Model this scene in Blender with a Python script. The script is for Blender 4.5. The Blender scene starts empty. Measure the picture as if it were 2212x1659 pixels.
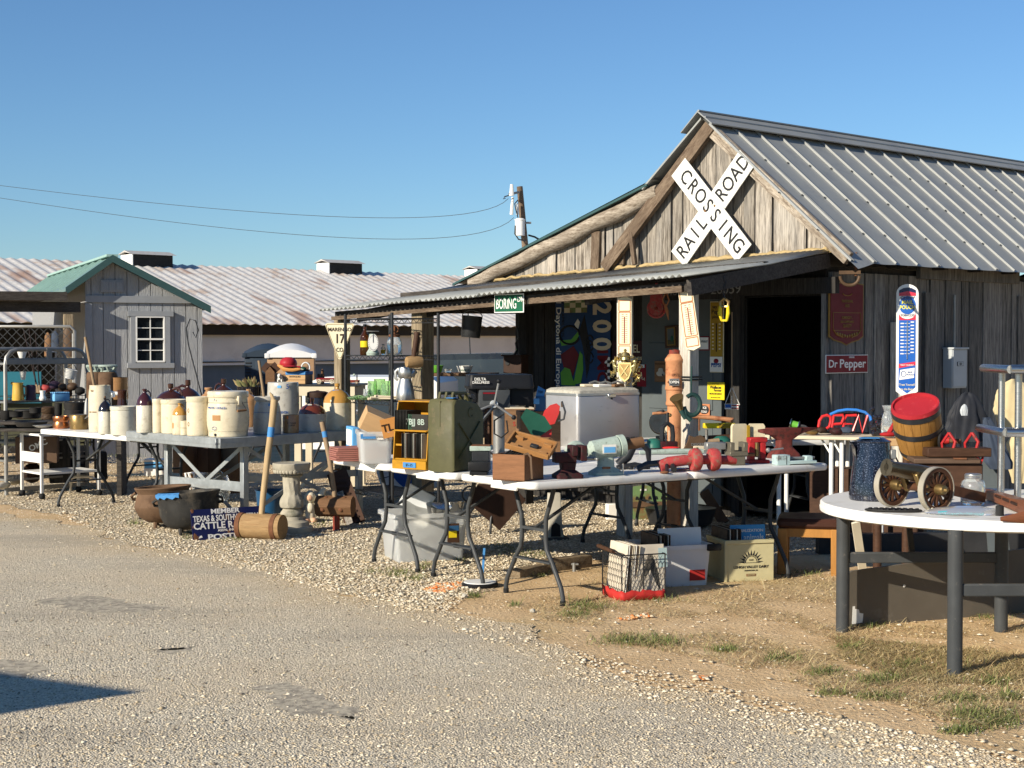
import bpy,bmesh,math,random
import numpy as np
from mathutils import Vector,Matrix
random.seed(7); rng=np.random.default_rng(11)
R=math.radians
sc=bpy.context.scene
COL=sc.collection
# ---------------------------------------------------------------- camera, sky, sun, exposure
CX,CY,HZ,F,CH=1106.0,829.5,738.0,3323.0,1.60
PIT=math.atan((CY-HZ)/F)
cam=bpy.data.cameras.new('camera'); cob=bpy.data.objects.new('camera',cam); COL.objects.link(cob)
cam.sensor_width=36.0; cam.lens=36.0*F/2212.0; cam.clip_end=3000; cam.clip_start=0.1
cob.location=(0,0,CH); cob.rotation_euler=(R(90)-PIT,0,0)
sc.camera=cob
SUN_EL,SAZ=R(23),math.atan2(-0.743,-0.669)
world=bpy.data.worlds.new('World'); sc.world=world; world.use_nodes=True
wn=world.node_tree; wn.nodes.clear()
sky=wn.nodes.new('ShaderNodeTexSky'); sky.sky_type='NISHITA'; sky.sun_disc=False
sky.sun_elevation=SUN_EL; sky.sun_rotation=SAZ; sky.air_density=1.0; sky.dust_density=0.0; sky.ozone_density=4.0
bg=wn.nodes.new('ShaderNodeBackground'); bg.inputs[1].default_value=0.075
wo=wn.nodes.new('ShaderNodeOutputWorld')
tn=wn.nodes.new('ShaderNodeMix'); tn.data_type='RGBA'; tn.blend_type='MULTIPLY'; tn.inputs[0].default_value=1.0; tn.inputs[7].default_value=(.74,.92,1.08,1)
wn.links.new(sky.outputs[0],tn.inputs[6]); wn.links.new(tn.outputs[2],bg.inputs[0]); wn.links.new(bg.outputs[0],wo.inputs[0])
sl=bpy.data.lights.new('sun','SUN'); sl.energy=5.0; sl.angle=R(0.5); sl.color=(1.0,0.90,0.74)
so=bpy.data.objects.new('sun',sl); COL.objects.link(so)
SDIR=Vector((-0.743*math.cos(SUN_EL),-0.669*math.cos(SUN_EL),math.sin(SUN_EL)))
so.rotation_euler=SDIR.to_track_quat('Z','Y').to_euler(); so.location=(-20,-15,15)
sc.view_settings.view_transform='Standard'; sc.view_settings.look='None'
sc.view_settings.exposure=0.55; sc.view_settings.gamma=1.0
sc.view_settings.use_curve_mapping=False
# ---------------------------------------------------------------- measuring helpers (photograph -> ground plan)
CR={'D':(0,0,1),'R1':(0,537.6,.19842),'R2':(0,713.2,.23148),'R3':(164.6,795.5,.18186),
      'R4':(411.5,795.5,.18192),'R5':(263.3,960.0,.24801),'R6':(537.6,713.2,.17361),'R7':(691.2,822.9,.17361),
      'R8':(1020.4,795.5,.17361),'S1':(1316.6,795.5,.22321),'S2':(1179.5,619.9,.20499),'S3':(1481.2,619.9,.20501),
      'S4':(1728.1,548.6,.23152),'S5':(1755.5,768.0,.23146),'S6':(691.2,987.5,.22321),'S7':(1124.6,987.5,.29762),
      'S8':(1645.8,1014.9,.29767),'T1':(1261.8,219.4,.27282),'T2':(987.5,356.6,.22321),'T3':(685.8,619.9,.22321)}
CAM=Vector((0,0,CH))
FW=Vector((0,math.cos(PIT),-math.sin(PIT))); UPV=Vector((0,math.sin(PIT),math.cos(PIT))); RT=Vector((1,0,0))
def px(K,x,y):
 a,b,k=CR[K]
 return a+k*x,b+k*y
def ray(K,x,y):
 X,Y=px(K,x,y)
 return RT*(X-CX)+UPV*(CY-Y)+FW*F
def g(K,x,y,z=0.0):
 d=ray(K,x,y); return CAM+d*((z-CH)/d.z)
def dp(K,x,y,Y):
 d=ray(K,x,y); return CAM+d*(Y/d.y)
def pm(K,P):
 return CR[K][2]*(P-CAM).dot(FW)/F
def setv(K,cx,by,z,w):
 """a round thing whose front foot shows at (cx, by) on a plane at height z -> centre of its base, metres per unit"""
 P=g(K,cx,by,z); s=pm(K,P); d=Vector((P.x,P.y,0)).normalized()
 return P+d*(w*s*0.5),s
# ---------------------------------------------------------------- materials
MATS={}
def hsv(c,f):
 return tuple(max(0.0,min(1.0,x*f))for x in c[:3])+(1,)
class N:
 def __init__(s,name):
  s.m=bpy.data.materials.new(name); s.m.use_nodes=True; s.t=s.m.node_tree
  s.b=s.t.nodes['Principled BSDF']; MATS[name]=s.m
 def n(s,ty,**k):
  o=s.t.nodes.new('ShaderNode'+ty)
  for a,v in k.items():
   if a.startswith('i_'):
    key=a[2:]; key=int(key)if key.isdigit()else key
    o.inputs[key].default_value=v
   else:setattr(o,a,v)
  return o
 def l(s,a,b):s.t.links.new(a,b)
 def ramp(s,f,pts):
  r=s.n('ValToRGB'); e=r.color_ramp.elements
  while len(e)<len(pts):e.new(0.5)
  for q,(p,c)in zip(e,pts):q.position=p; q.color=tuple(c[:3])+(1,)if len(c)>=3 else c
  s.l(f,r.inputs[0]); return r.outputs[0]
 def coords(s,stretch=(1,1,1),kind='Object'):
  tc=s.n('TexCoord'); mp=s.n('Mapping'); mp.inputs['Scale'].default_value=stretch
  s.l(tc.outputs[kind],mp.inputs[0]); return mp.outputs[0]
 def noise(s,vec,scale,detail=4,rough=.6,w=None):
  t=s.n('TexNoise',noise_dimensions='4D' if w is not None else '3D')
  t.inputs['Scale'].default_value=scale; t.inputs['Detail'].default_value=detail; t.inputs['Roughness'].default_value=rough
  s.l(vec,t.inputs['Vector'])
  if w is not None:s.l(w,t.inputs['W'])
  return t.outputs[0]
 def mix(s,f,a,b,mode='MIX'):
  x=s.n('Mix',data_type='RGBA',blend_type=mode)
  for sock,val in((x.inputs[0],f),(x.inputs[6],a),(x.inputs[7],b)):
   if isinstance(val,(int,float)):sock.default_value=val
   elif isinstance(val,(tuple,list)):sock.default_value=tuple(val[:3])+(1,)
   else:s.l(val,sock)
  return x.outputs[2]
 def math(s,op,a,b=0.0):
  x=s.n('Math',operation=op)
  for sock,val in((x.inputs[0],a),(x.inputs[1],b)):
   if isinstance(val,(int,float)):sock.default_value=val
   else:s.l(val,sock)
  return x.outputs[0]
 def bump(s,h,st,dist=.01):
  b=s.n('Bump'); b.inputs['Strength'].default_value=st; b.inputs['Distance'].default_value=dist
  s.l(h,b.inputs['Height']); s.l(b.outputs[0],s.b.inputs['Normal'])
 def rnd(s,k=40.0):
  o=s.n('ObjectInfo'); return s.math('MULTIPLY',o.outputs['Random'],k)
 def set(s,**k):
  for a,v in k.items():
   s.b.inputs[a.replace('_',' ')].default_value=v
def mk(name,col,rough=.55,metal=0.,v=.18,vs=7.,bump=0.,bs=60.,c2=None,amt=.5,s2=5.,st=(1,1,1),coat=0.,trans=0.,ior=1.45,rr=.12):
 n=N(name); vec=n.coords(st); w=n.rnd()
 f=n.noise(vec,vs,5,.62,w)
 c=n.ramp(f,[(.25,hsv(col,1-v)),(.75,hsv(col,1+v))])
 if c2:
  f2=n.noise(vec,s2,6,.68,w)
  e=1-amt
  c=n.mix(n.ramp(f2,[(max(0,e-.07),(0,0,0)),(min(1,e+.07),(1,1,1))]),c,c2)
 n.l(c,n.b.inputs['Base Color'])
 fr=n.noise(vec,vs*2.3,4,.6)
 n.l(n.math('ADD',n.math('MULTIPLY',fr,rr*2),max(.02,rough-rr)),n.b.inputs['Roughness'])
 n.set(Metallic=metal,Coat_Weight=coat,Transmission_Weight=trans,IOR=ior,Specular_IOR_Level=.5 if rough<.4 else .22)
 if bump:n.bump(n.noise(vec,bs,4,.6),bump,.004)
 return name
def wood(name,dark,light,st=(22,22,1.2),rough=.85,bump=.55,rnd=.35,pale=None):
 n=N(name); w=n.rnd(60.); vec=n.coords(st)
 f=n.noise(vec,2.4,7,.68,w); f2=n.noise(vec,9.0,3,.6,w); lo=n.noise(n.coords((1.3,1.3,.7)),2.2,3,.5,w)
 mixf=n.math('ADD',n.math('MULTIPLY',f,.62),n.math('MULTIPLY',f2,.38))
 c=n.ramp(mixf,[(.30,hsv(dark,.45)),(.42,dark),(.58,light),(.75,hsv(light,1.12))])
 c=n.mix(n.ramp(lo,[(.42,(0,0,0)),(.68,(.55,.55,.55))]),c,pale or hsv(dark,.8))
 o=n.n('ObjectInfo'); k=n.n('MapRange',i_3=1-rnd,i_4=1+rnd*.45); n.l(o.outputs['Random'],k.inputs[0])
 c=n.mix(1.0,c,k.outputs[0],'MULTIPLY')
 n.l(c,n.b.inputs['Base Color']); n.set(Roughness=rough,Specular_IOR_Level=.25)
 n.bump(mixf,bump,.006)
 return name
def glass(name,col,rough=.03,dens=.85):
 n=N(name); n.set(Base_Color=tuple(col)+(1,),Roughness=rough,IOR=1.45,Transmission_Weight=dens)
 return name
mk('white_plastic',(.74,.73,.69),.42,v=.06,vs=5,c2=(.58,.54,.44),amt=.38,s2=4,bump=.05,bs=120)
mk('white_paint',(.74,.74,.71),.45,v=.07,c2=(.45,.42,.36),amt=.32,s2=9)
mk('leg_grey',(.050,.054,.057),.44,v=.2,c2=(.12,.11,.1),amt=.33,s2=30)
mk('leg_dark',(.03,.031,.033),.45,v=.25)
mk('galvanised',(.36,.385,.39),.45,metal=.55,v=.22,vs=14,c2=(.5,.52,.52),amt=.36,s2=10,rr=.15)
mk('shelf_steel',(.27,.27,.26),.5,metal=.6,v=.2,c2=(.16,.13,.1),amt=.35)
mk('black_metal',(.018,.019,.021),.38,v=.3,vs=12)
mk('black_plastic',(.011,.0115,.013),.46,v=.2)
mk('black_rubber',(.02,.02,.02),.8,v=.3)
mk('chrome',(.62,.63,.63),.22,metal=1.,v=.08)
mk('stainless',(.5,.5,.49),.3,metal=1.,v=.1,st=(1,1,20),vs=12)
mk('aluminium',(.52,.52,.5),.36,metal=.9,v=.12,vs=10,c2=(.3,.3,.3),amt=.3)
mk('cream_glaze',(.62,.55,.40),.26,v=.10,vs=14,c2=(.42,.33,.20),amt=.36,s2=17,coat=.25,bump=.06,bs=30)
mk('bone_glaze',(.58,.55,.45),.28,v=.10,vs=14,c2=(.40,.35,.26),amt=.37,s2=20,coat=.25,bump=.06,bs=30)
mk('grey_glaze',(.42,.40,.35),.3,v=.10,vs=14,c2=(.28,.25,.21),amt=.38,s2=20,coat=.2)
mk('brown_glaze',(.045,.014,.008),.16,v=.35,vs=5,coat=.5)
mk('red_brown_glaze',(.11,.024,.010),.16,v=.3,vs=5,coat=.5)
mk('plum_glaze',(.05,.014,.016),.16,v=.3,vs=5,coat=.5)
mk('black_glaze',(.014,.012,.015),.14,v=.3,coat=.5)
mk('ochre_glaze',(.42,.22,.045),.2,v=.12,vs=6,coat=.4)
mk('tan_glaze',(.36,.19,.08),.25,v=.15,coat=.4)
mk('yellow_glaze',(.55,.34,.06),.3,v=.2,vs=9,coat=.3)
mk('white_glaze',(.76,.75,.7),.2,v=.05,coat=.4)
mk('copper',(.50,.19,.08),.3,metal=1.,v=.2)
mk('brass_dull',(.30,.20,.08),.38,metal=.85,v=.25,vs=9,c2=(.1,.07,.04),amt=.35)
mk('brass',(.46,.38,.17),.38,metal=.9,v=.25,vs=14,c2=(.15,.11,.04),amt=.36)
mk('cast_iron',(.022,.021,.02),.62,v=.3,vs=14,bump=.4,bs=90,c2=(.055,.035,.022),amt=.34)
mk('black_pot',(.03,.029,.027),.6,v=.4,vs=9,bump=.3,bs=50,c2=(.10,.085,.065),amt=.42,s2=7)
mk('rust_pot',(.13,.078,.046),.8,v=.35,vs=6,bump=.4,bs=50,c2=(.065,.035,.02),amt=.4,s2=5)
mk('rust',(.16,.07,.035),.8,v=.4,vs=14,bump=.5,bs=70)
mk('rust_red',(.22,.04,.026),.65,v=.3,vs=25,c2=(.10,.05,.035),amt=.42,s2=30)
mk('hydrant_paint',(.46,.21,.10),.65,v=.2,vs=12,bump=.3,c2=(.27,.10,.05),amt=.42,s2=11)
mk('red_paint',(.40,.024,.022),.35,v=.15,c2=(.28,.02,.015),amt=.32)
mk('red_dusty',(.36,.05,.05),.55,v=.25,vs=30,c2=(.22,.14,.10),amt=.43,s2=34,bump=.3,bs=150)
mk('anvil_red',(.13,.03,.024),.65,v=.3,vs=25,bump=.3,c2=(.05,.025,.02),amt=.42,s2=30)
mk('vise_red',(.36,.02,.022),.45,v=.25,vs=30,c2=(.07,.045,.035),amt=.38,s2=45,bump=.2)
mk('maroon',(.045,.012,.014),.6,v=.35,vs=30,c2=(.03,.02,.017),amt=.45,s2=40)
mk('mint_metal',(.33,.40,.35),.55,v=.14,vs=25,c2=(.15,.15,.12),amt=.38,s2=40)
mk('blue_metal',(.36,.47,.47),.5,v=.1,c2=(.12,.12,.11),amt=.34,s2=14)
mk('army_green',(.075,.072,.032),.5,v=.25,vs=9,bump=.15,bs=20,c2=(.12,.095,.05),amt=.37,s2=14)
mk('helmet_green',(.02,.11,.085),.45,v=.2)
mk('dark_green',(.012,.07,.045),.5,v=.25,c2=(.05,.05,.035),amt=.3)
mk('seat_green',(.15,.24,.10),.6,v=.2,vs=6,c2=(.20,.10,.045),amt=.46,s2=4,bump=.2)
mk('rack_yellow',(.42,.21,.014),.45,v=.12,c2=(.2,.1,.015),amt=.36,s2=9)
mk('tape_blue',(.06,.22,.48),.6,v=.12)
mk('blue_paint',(.02,.085,.19),.35,v=.15)
mk('teal_board',(.012,.11,.15),.6,v=.25,vs=3)
mk('blue_plastic',(.12,.36,.66),.4,v=.15)
mk('cardboard',(.47,.30,.15),.8,v=.12,vs=9,st=(1,1,4))
mk('cardboard_brown',(.12,.075,.05),.8,v=.2)
mk('paper_white',(.72,.70,.64),.75,v=.06)
mk('paper_cream',(.60,.52,.38),.75,v=.1)
mk('ink_black',(.02,.02,.022),.6,v=.1)
mk('ink_red',(.42,.03,.025),.6,v=.1)
mk('ink_green',(.015,.10,.05),.6,v=.1)
mk('banner_blue_shaded',(.018,.055,.15),.6,v=.1); mk('ink_blue',(.02,.085,.30),.45,v=.08)  # banner gets a darker blue than the ink, porch shade in its colour
mk('enamel_navy',(.010,.014,.07),.4,v=.15,coat=.1,c2=(.06,.03,.025),amt=.3,s2=9)
mk('enamel_white',(.74,.73,.70),.3,v=.06,coat=.2,c2=(.50,.44,.36),amt=.30,s2=16)
mk('sign_white',(.72,.72,.67),.5,v=.07,vs=6,c2=(.50,.47,.40),amt=.36,s2=9)
mk('sign_cream',(.66,.60,.42),.4,v=.06,c2=(.42,.34,.2),amt=.32,s2=9)
mk('sign_green',(.01,.10,.05),.5,v=.15,c2=(.03,.06,.045),amt=.4,s2=14)
mk('sign_red',(.20,.008,.015),.55,v=.12)
mk('sign_darkred',(.13,.006,.010),.5,v=.2)
mk('sign_yellow',(.68,.52,.02),.4,v=.08)
mk('sign_mustard',(.34,.21,.02),.45,v=.12)
mk('gold_print',(.22,.13,.03),.4,metal=.4,v=.1)
mk('terracotta',(.42,.17,.08),.8,v=.12)
mk('concrete',(.36,.33,.26),.85,v=.18,vs=9,bump=.4,bs=40,c2=(.17,.165,.12),amt=.4,s2=6)
mk('concrete_pale',(.46,.43,.36),.85,v=.15,bump=.3,bs=40)
mk('gold_wood',(.36,.17,.045),.5,v=.2,st=(3,3,.6),vs=9)
mk('orange_wood',(.33,.165,.06),.45,v=.18,st=(4,18,18),vs=4)
mk('box_wood',(.20,.092,.042),.5,v=.25,st=(3,20,20),vs=3,c2=(.42,.22,.11),amt=.3,s2=10)
mk('dark_wood',(.06,.03,.018),.6,v=.35,st=(3,14,14),vs=4)
mk('cart_wood',(.085,.036,.018),.5,v=.3,st=(6,6,6),vs=4)
mk('stock_wood',(.16,.06,.03),.45,v=.3,st=(3,18,18),vs=4)
mk('crate_wood',(.20,.11,.055),.75,v=.25,st=(3,16,16),vs=4)
mk('mallet_wood',(.31,.20,.095),.75,v=.25,st=(3,22,22),vs=3,bump=.5,bs=20,c2=(.22,.12,.05),amt=.4,s2=4)
mk('mallet_dark',(.15,.08,.04),.75,v=.25,st=(3,14,14),vs=4,bump=.4,bs=20)
mk('stick_wood',(.40,.29,.16),.7,v=.22,st=(14,14,2),vs=4,c2=(.24,.14,.06),amt=.32)
mk('handle_wood',(.27,.19,.115),.7,v=.2,st=(14,14,2),vs=4)
mk('barrel_wood',(.28,.14,.035),.5,v=.25,st=(10,10,1.6),vs=4,c2=(.17,.07,.014),amt=.36,s2=6)
mk('barrel_red',(.36,.022,.03),.45,v=.12,bump=.3,bs=50,c2=(.6,.09,.09),amt=.34,s2=22)
mk('tan_canvas',(.52,.43,.25),.9,v=.08,vs=4,bump=.2)
mk('dark_tarp',(.02,.022,.028),.6,v=.3)
mk('navy_canvas',(.045,.06,.09),.8,v=.2)
mk('grey_blue_paint',(.085,.10,.105),.6,v=.15,st=(1,1,1),vs=3,c2=(.075,.085,.085),amt=.38)  # base darkened so the door's colour carries some of the porch shade
mk('board_brown',(.115,.10,.08),.6,v=.12,vs=5,c2=(.16,.145,.12),amt=.34,s2=7)  # dark brown of the skirt board, with paler patches
mk('crate_cream',(.50,.45,.26),.55,v=.10,vs=12,c2=(.36,.30,.15),amt=.36,s2=14)
mk('plaster',(.66,.60,.46),.8,v=.1)
mk('skin_doll',(.60,.37,.24),.7,v=.1)
mk('leather_brown',(.09,.055,.032),.55,v=.3)
mk('leather_purple',(.05,.03,.05),.5,v=.3)
mk('straw_blue',(.16,.40,.66),.6,v=.2)
mk('car_dark',(.012,.017,.028),.2,v=.1,coat=.6)
mk('trailer_white',(.72,.72,.70),.35,v=.04)
mk('porta_tan',(.40,.25,.14),.5,v=.06)
mk('porta_dark',(.03,.045,.065),.5,v=.1)
mk('porta_roof',(.74,.74,.73),.45,v=.04)
mk('curtain',(.58,.55,.53),.85,v=.1,vs=.6,c2=(.46,.43,.41),amt=.4,s2=.5)
mk('shed_wall_blue',(.09,.12,.16),.6,v=.15,vs=1.)
mk('far_dark',(.03,.028,.026),.8,v=.2)
mk('foam',(.40,.30,.15),.9,v=.15,vs=25,bump=.8,bs=60)
mk('horn_green',(.02,.05,.045),.45,v=.3,vs=18)
mk('wax_seat',(.055,.022,.014),.5,v=.2)
mk('neon_red',(.62,.03,.03),.25,v=.05)
mk('neon_blue',(.04,.20,.60),.25,v=.05)
mk('teal_cloth',(.06,.32,.36),.7,v=.1)
mk('record_brown',(.10,.07,.05),.7,v=.4,vs=20)
mk('record_pale',(.58,.52,.42),.7,v=.2,vs=4,st=(1,1,1))
mk('record_blue',(.05,.24,.48),.5,v=.1)
mk('spray_orange',(.78,.20,.045),.85,v=.12,vs=20)
mk('deep_brown',(.035,.018,.012),.6,v=.3)
mk('wax_orange',(.52,.24,.07),.4,v=.1)
mk('clear_film',(.7,.72,.72),.25,v=.05)
mk('pale_seat',(.55,.48,.33),.6,v=.15,c2=(.4,.3,.18),amt=.35)
mk('olive_cloth',(.06,.06,.035),.8,v=.2)
mk('fishing_dark',(.05,.035,.03),.4,v=.2)
glass('clear_glass',(.92,.95,.94)); glass('green_glass',(.66,.90,.55)); glass('amber_glass',(.16,.05,.008))
glass('tub_plastic',(.86,.88,.88),.38,.68); glass('frost_plastic',(.85,.85,.84),.5,.35)
glass('plastic_bag',(.93,.94,.94),.2,.8); glass('car_glass',(.05,.07,.09),.05,.3)
n_=N('window_glass'); n_.set(Base_Color=(.012,.016,.02,1),Roughness=.04,Specular_IOR_Level=.8)
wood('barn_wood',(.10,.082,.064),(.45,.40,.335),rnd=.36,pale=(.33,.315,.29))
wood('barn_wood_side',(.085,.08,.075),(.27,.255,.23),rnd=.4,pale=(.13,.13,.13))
wood('rafter_wood',(.09,.06,.04),(.22,.165,.115),(3,20,20),rnd=.15)
wood('rafter_pale',(.16,.125,.092),(.42,.365,.295),(3,20,20),rnd=.15)
wood('post_wood',(.17,.13,.08),(.38,.31,.21),rnd=.15)
wood('post_white',(.36,.33,.28),(.66,.62,.54),rnd=.1)
wood('dark_beam',(.035,.03,.027),(.09,.08,.07),(2,20,20),rnd=.2)
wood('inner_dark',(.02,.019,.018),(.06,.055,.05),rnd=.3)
wood('timber',(.14,.10,.06),(.32,.25,.16),(3,20,20),rnd=.1)
# ---------------------------------------------------------------- mesh builder
class B:
 def __init__(s):s.v=[]; s.f=[]; s.k=[]; s.ms=[]; s.T=Matrix.Identity(4)
 def at(s,loc=(0,0,0),rx=0,ry=0,rz=0):
  s.T=Matrix.Translation(loc)@Matrix.Rotation(rz,4,'Z')@Matrix.Rotation(ry,4,'Y')@Matrix.Rotation(rx,4,'X'); return s
 def add(s,vs,fs,m):
  o=len(s.v); T=s.T; s.v+=[tuple(T@Vector(p))for p in vs]
  if m not in s.ms:s.ms.append(m)
  i=s.ms.index(m)
  for f in fs:s.f.append([o+j for j in f]); s.k.append(i)
  return s
 def box(s,m,c,d,bev=0.,rz=0.,top=1.0):
  bm=bmesh.new(); bmesh.ops.create_cube(bm,size=1)
  for v in bm.verts:
   t=top if v.co.z>0 else 1.0
   v.co=Vector((v.co.x*d[0]*t,v.co.y*d[1]*t,v.co.z*d[2]))
  if bev:bmesh.ops.bevel(bm,geom=bm.edges[:],offset=bev,segments=2 if bev>.006 else 1,affect='EDGES',profile=.6)
  bm.verts.index_update()
  M=Matrix.Translation(c)@Matrix.Rotation(rz,4,'Z')
  s.add([M@v.co for v in bm.verts],[[v.index for v in f.verts]for f in bm.faces],m); bm.free(); return s
 def bar(s,m,a,b,w,h=None,up=(0,0,1),bev=0.):
  a=Vector(a); b=Vector(b); z=(b-a); L=z.length; z.normalize()
  u=Vector(up)
  if abs(z.dot(u))>.98:u=Vector((0,1,0))
  x=u.cross(z).normalized(); y=z.cross(x); h=h or w
  old=s.T; M=Matrix((x,y,z)).transposed().to_4x4(); M.translation=(a+b)/2
  s.T=old@M; s.box(m,(0,0,0),(w,h,L),bev); s.T=old; return s
 def ring(s,rings,m,caps=(1,1),closed=False):
  n=len(rings[0]); vs=[p for r in rings for p in r]; fs=[]
  K=len(rings)
  for i in range(K if closed else K-1):
   a=i*n; b=((i+1)%K)*n
   for j in range(n):fs.append([a+j,a+(j+1)%n,b+(j+1)%n,b+j])
  if not closed:
   if caps[0]:fs.append(list(range(n))[::-1])
   if caps[1]:fs.append([(K-1)*n+j for j in range(n)])
  return s.add(vs,fs,m)
 def lathe(s,m,prof,n=24,c=(0,0,0),caps=(1,1),sx=1.,sy=1.):
  rs=[[(c[0]+r*sx*math.cos(2*math.pi*j/n),c[1]+r*sy*math.sin(2*math.pi*j/n),c[2]+z)for j in range(n)]for r,z in prof]
  return s.ring(rs,m,caps)
 def tube(s,m,pts,r,n=8,closed=False,flat=1.0):
  pts=[Vector(p)for p in pts]; K=len(pts); rs=r if isinstance(r,(list,tuple))else[r]*K
  def tan(i):
   if closed:return(pts[(i+1)%K]-pts[i-1]).normalized()
   return(pts[min(K-1,i+1)]-pts[max(0,i-1)]).normalized()
  t=tan(0); u=Vector((0,0,1))if abs(t.z)<.9 else Vector((1,0,0))
  x=(u-t*u.dot(t)).normalized(); rings=[]
  for i in range(K):
   t=tan(i); x=(x-t*x.dot(t)).normalized(); y=t.cross(x)
   rings.append([pts[i]+(x*math.cos(2*math.pi*j/n)+y*flat*math.sin(2*math.pi*j/n))*rs[i]for j in range(n)])
  return s.ring(rings,m,closed=closed)
 def cyl(s,m,a,b,r0,r1=None,n=16):return s.tube(m,[a,b],[r0,r0 if r1 is None else r1],n)
 def prism(s,m,poly,d,z0=0.):
  """outline in local XZ, thickness along +Y from z0"""
  n=len(poly); vs=[(x,z0,z)for x,z in poly]+[(x,z0+d,z)for x,z in poly]
  fs=[list(range(n)),[n+j for j in range(n)][::-1]]+[[j,n+j,n+(j+1)%n,(j+1)%n]for j in range(n)]
  return s.add(vs,fs,m)
 def ball(s,m,c,r,n=12,k=8):
  r=r if isinstance(r,(tuple,list))else(r,r,r)
  rs=[[(c[0]+r[0]*math.sin(math.pi*i/k)*math.cos(2*math.pi*j/n),c[1]+r[1]*math.sin(math.pi*i/k)*math.sin(2*math.pi*j/n),
    c[2]-r[2]*math.cos(math.pi*i/k))for j in range(n)]for i in range(1,k)]
  return s.ring(rs,m)
 def rock(s,m,c,r,seed=0,jag=.25):
  rr=random.Random(seed); bm=bmesh.new(); bmesh.ops.create_icosphere(bm,subdivisions=2,radius=1)
  bm.verts.index_update(); r=r if isinstance(r,(tuple,list))else(r,r,r); vs=[]
  for v in bm.verts:
   q=1+rr.uniform(-jag,jag); vs.append((c[0]+v.co.x*r[0]*q,c[1]+v.co.y*r[1]*q,c[2]+v.co.z*r[2]*q))
  s.add(vs,[[v.index for v in f.verts]for f in bm.faces],m); bm.free(); return s
 def out(s,name,par=None,loc=(0,0,0),rz=0.,flat=False,rot=None):
  me=bpy.data.meshes.new(name); me.from_pydata(s.v,[],s.f)
  for m in s.ms:me.materials.append(MATS[m])
  me.polygons.foreach_set('material_index',s.k)
  if not flat:
   me.polygons.foreach_set('use_smooth',[True]*len(s.f)); me.set_sharp_from_angle(angle=R(38))
  me.update()
  o=bpy.data.objects.new(name,me); COL.objects.link(o); o.location=loc; o.rotation_euler=rot or(0,0,rz)
  if par:o.parent=par
  return o
def tag(o,label,cat,group=None):
 o['label']=label; o['category']=cat
 if group:o['group']=group
 return o
def thing(name,label,cat,loc=(0,0,0),rz=0.,group=None,rot=None):
 o=bpy.data.objects.new(name,None); COL.objects.link(o); o.location=loc; o.rotation_euler=rot or(0,0,rz); o.empty_display_size=.1
 return tag(o,label,cat,group)
def one(b,name,label,cat,loc=(0,0,0),rz=0.,group=None,rot=None):
 return tag(b.out(name,None,loc,rz,rot=rot),label,cat,group)
def text(txt,size,m,par,loc=(0,0,0),rx=90.,rz=0.,ry=0.,sx=1.,bold=0.,ext=.0008,name='lettering',align='CENTER',shear=0.,fit=None):
 """flat lettering standing in the local XZ plane, facing -Y"""
 cu=bpy.data.curves.new('txt','FONT'); cu.body=txt; cu.size=size; cu.align_x=align; cu.align_y='CENTER'
 cu.offset=bold*size; cu.extrude=ext; cu.resolution_u=3; cu.shear=shear
 t=bpy.data.objects.new('txt',cu); me=bpy.data.meshes.new_from_object(t); bpy.data.objects.remove(t); bpy.data.curves.remove(cu)
 if fit:
  q=[v.co.x for v in me.vertices]; sx=fit/max(1e-4,max(q)-min(q)); o_=(max(q)+min(q))/2
  for v in me.vertices:v.co.x-=o_
 me.name=name; me.materials.clear(); me.materials.append(MATS[m])
 o=bpy.data.objects.new(name,me); COL.objects.link(o); o.parent=par; o.location=loc; o.rotation_euler=(R(rx),R(ry),R(rz)); o.scale=(sx,1,1)
 return o
def arc(c,r,a0,a1,n,ax='xz'):
 out=[]
 for i in range(n+1):
  a=R(a0+(a1-a0)*i/n); p=[c[0],c[1],c[2]]
  i0={'x':0,'y':1,'z':2}[ax[0]]; i1={'x':0,'y':1,'z':2}[ax[1]]
  rr=r if isinstance(r,(tuple,list))else(r,r)
  p[i0]+=rr[0]*math.cos(a); p[i1]+=rr[1]*math.sin(a); out.append(tuple(p))
 return out
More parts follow.
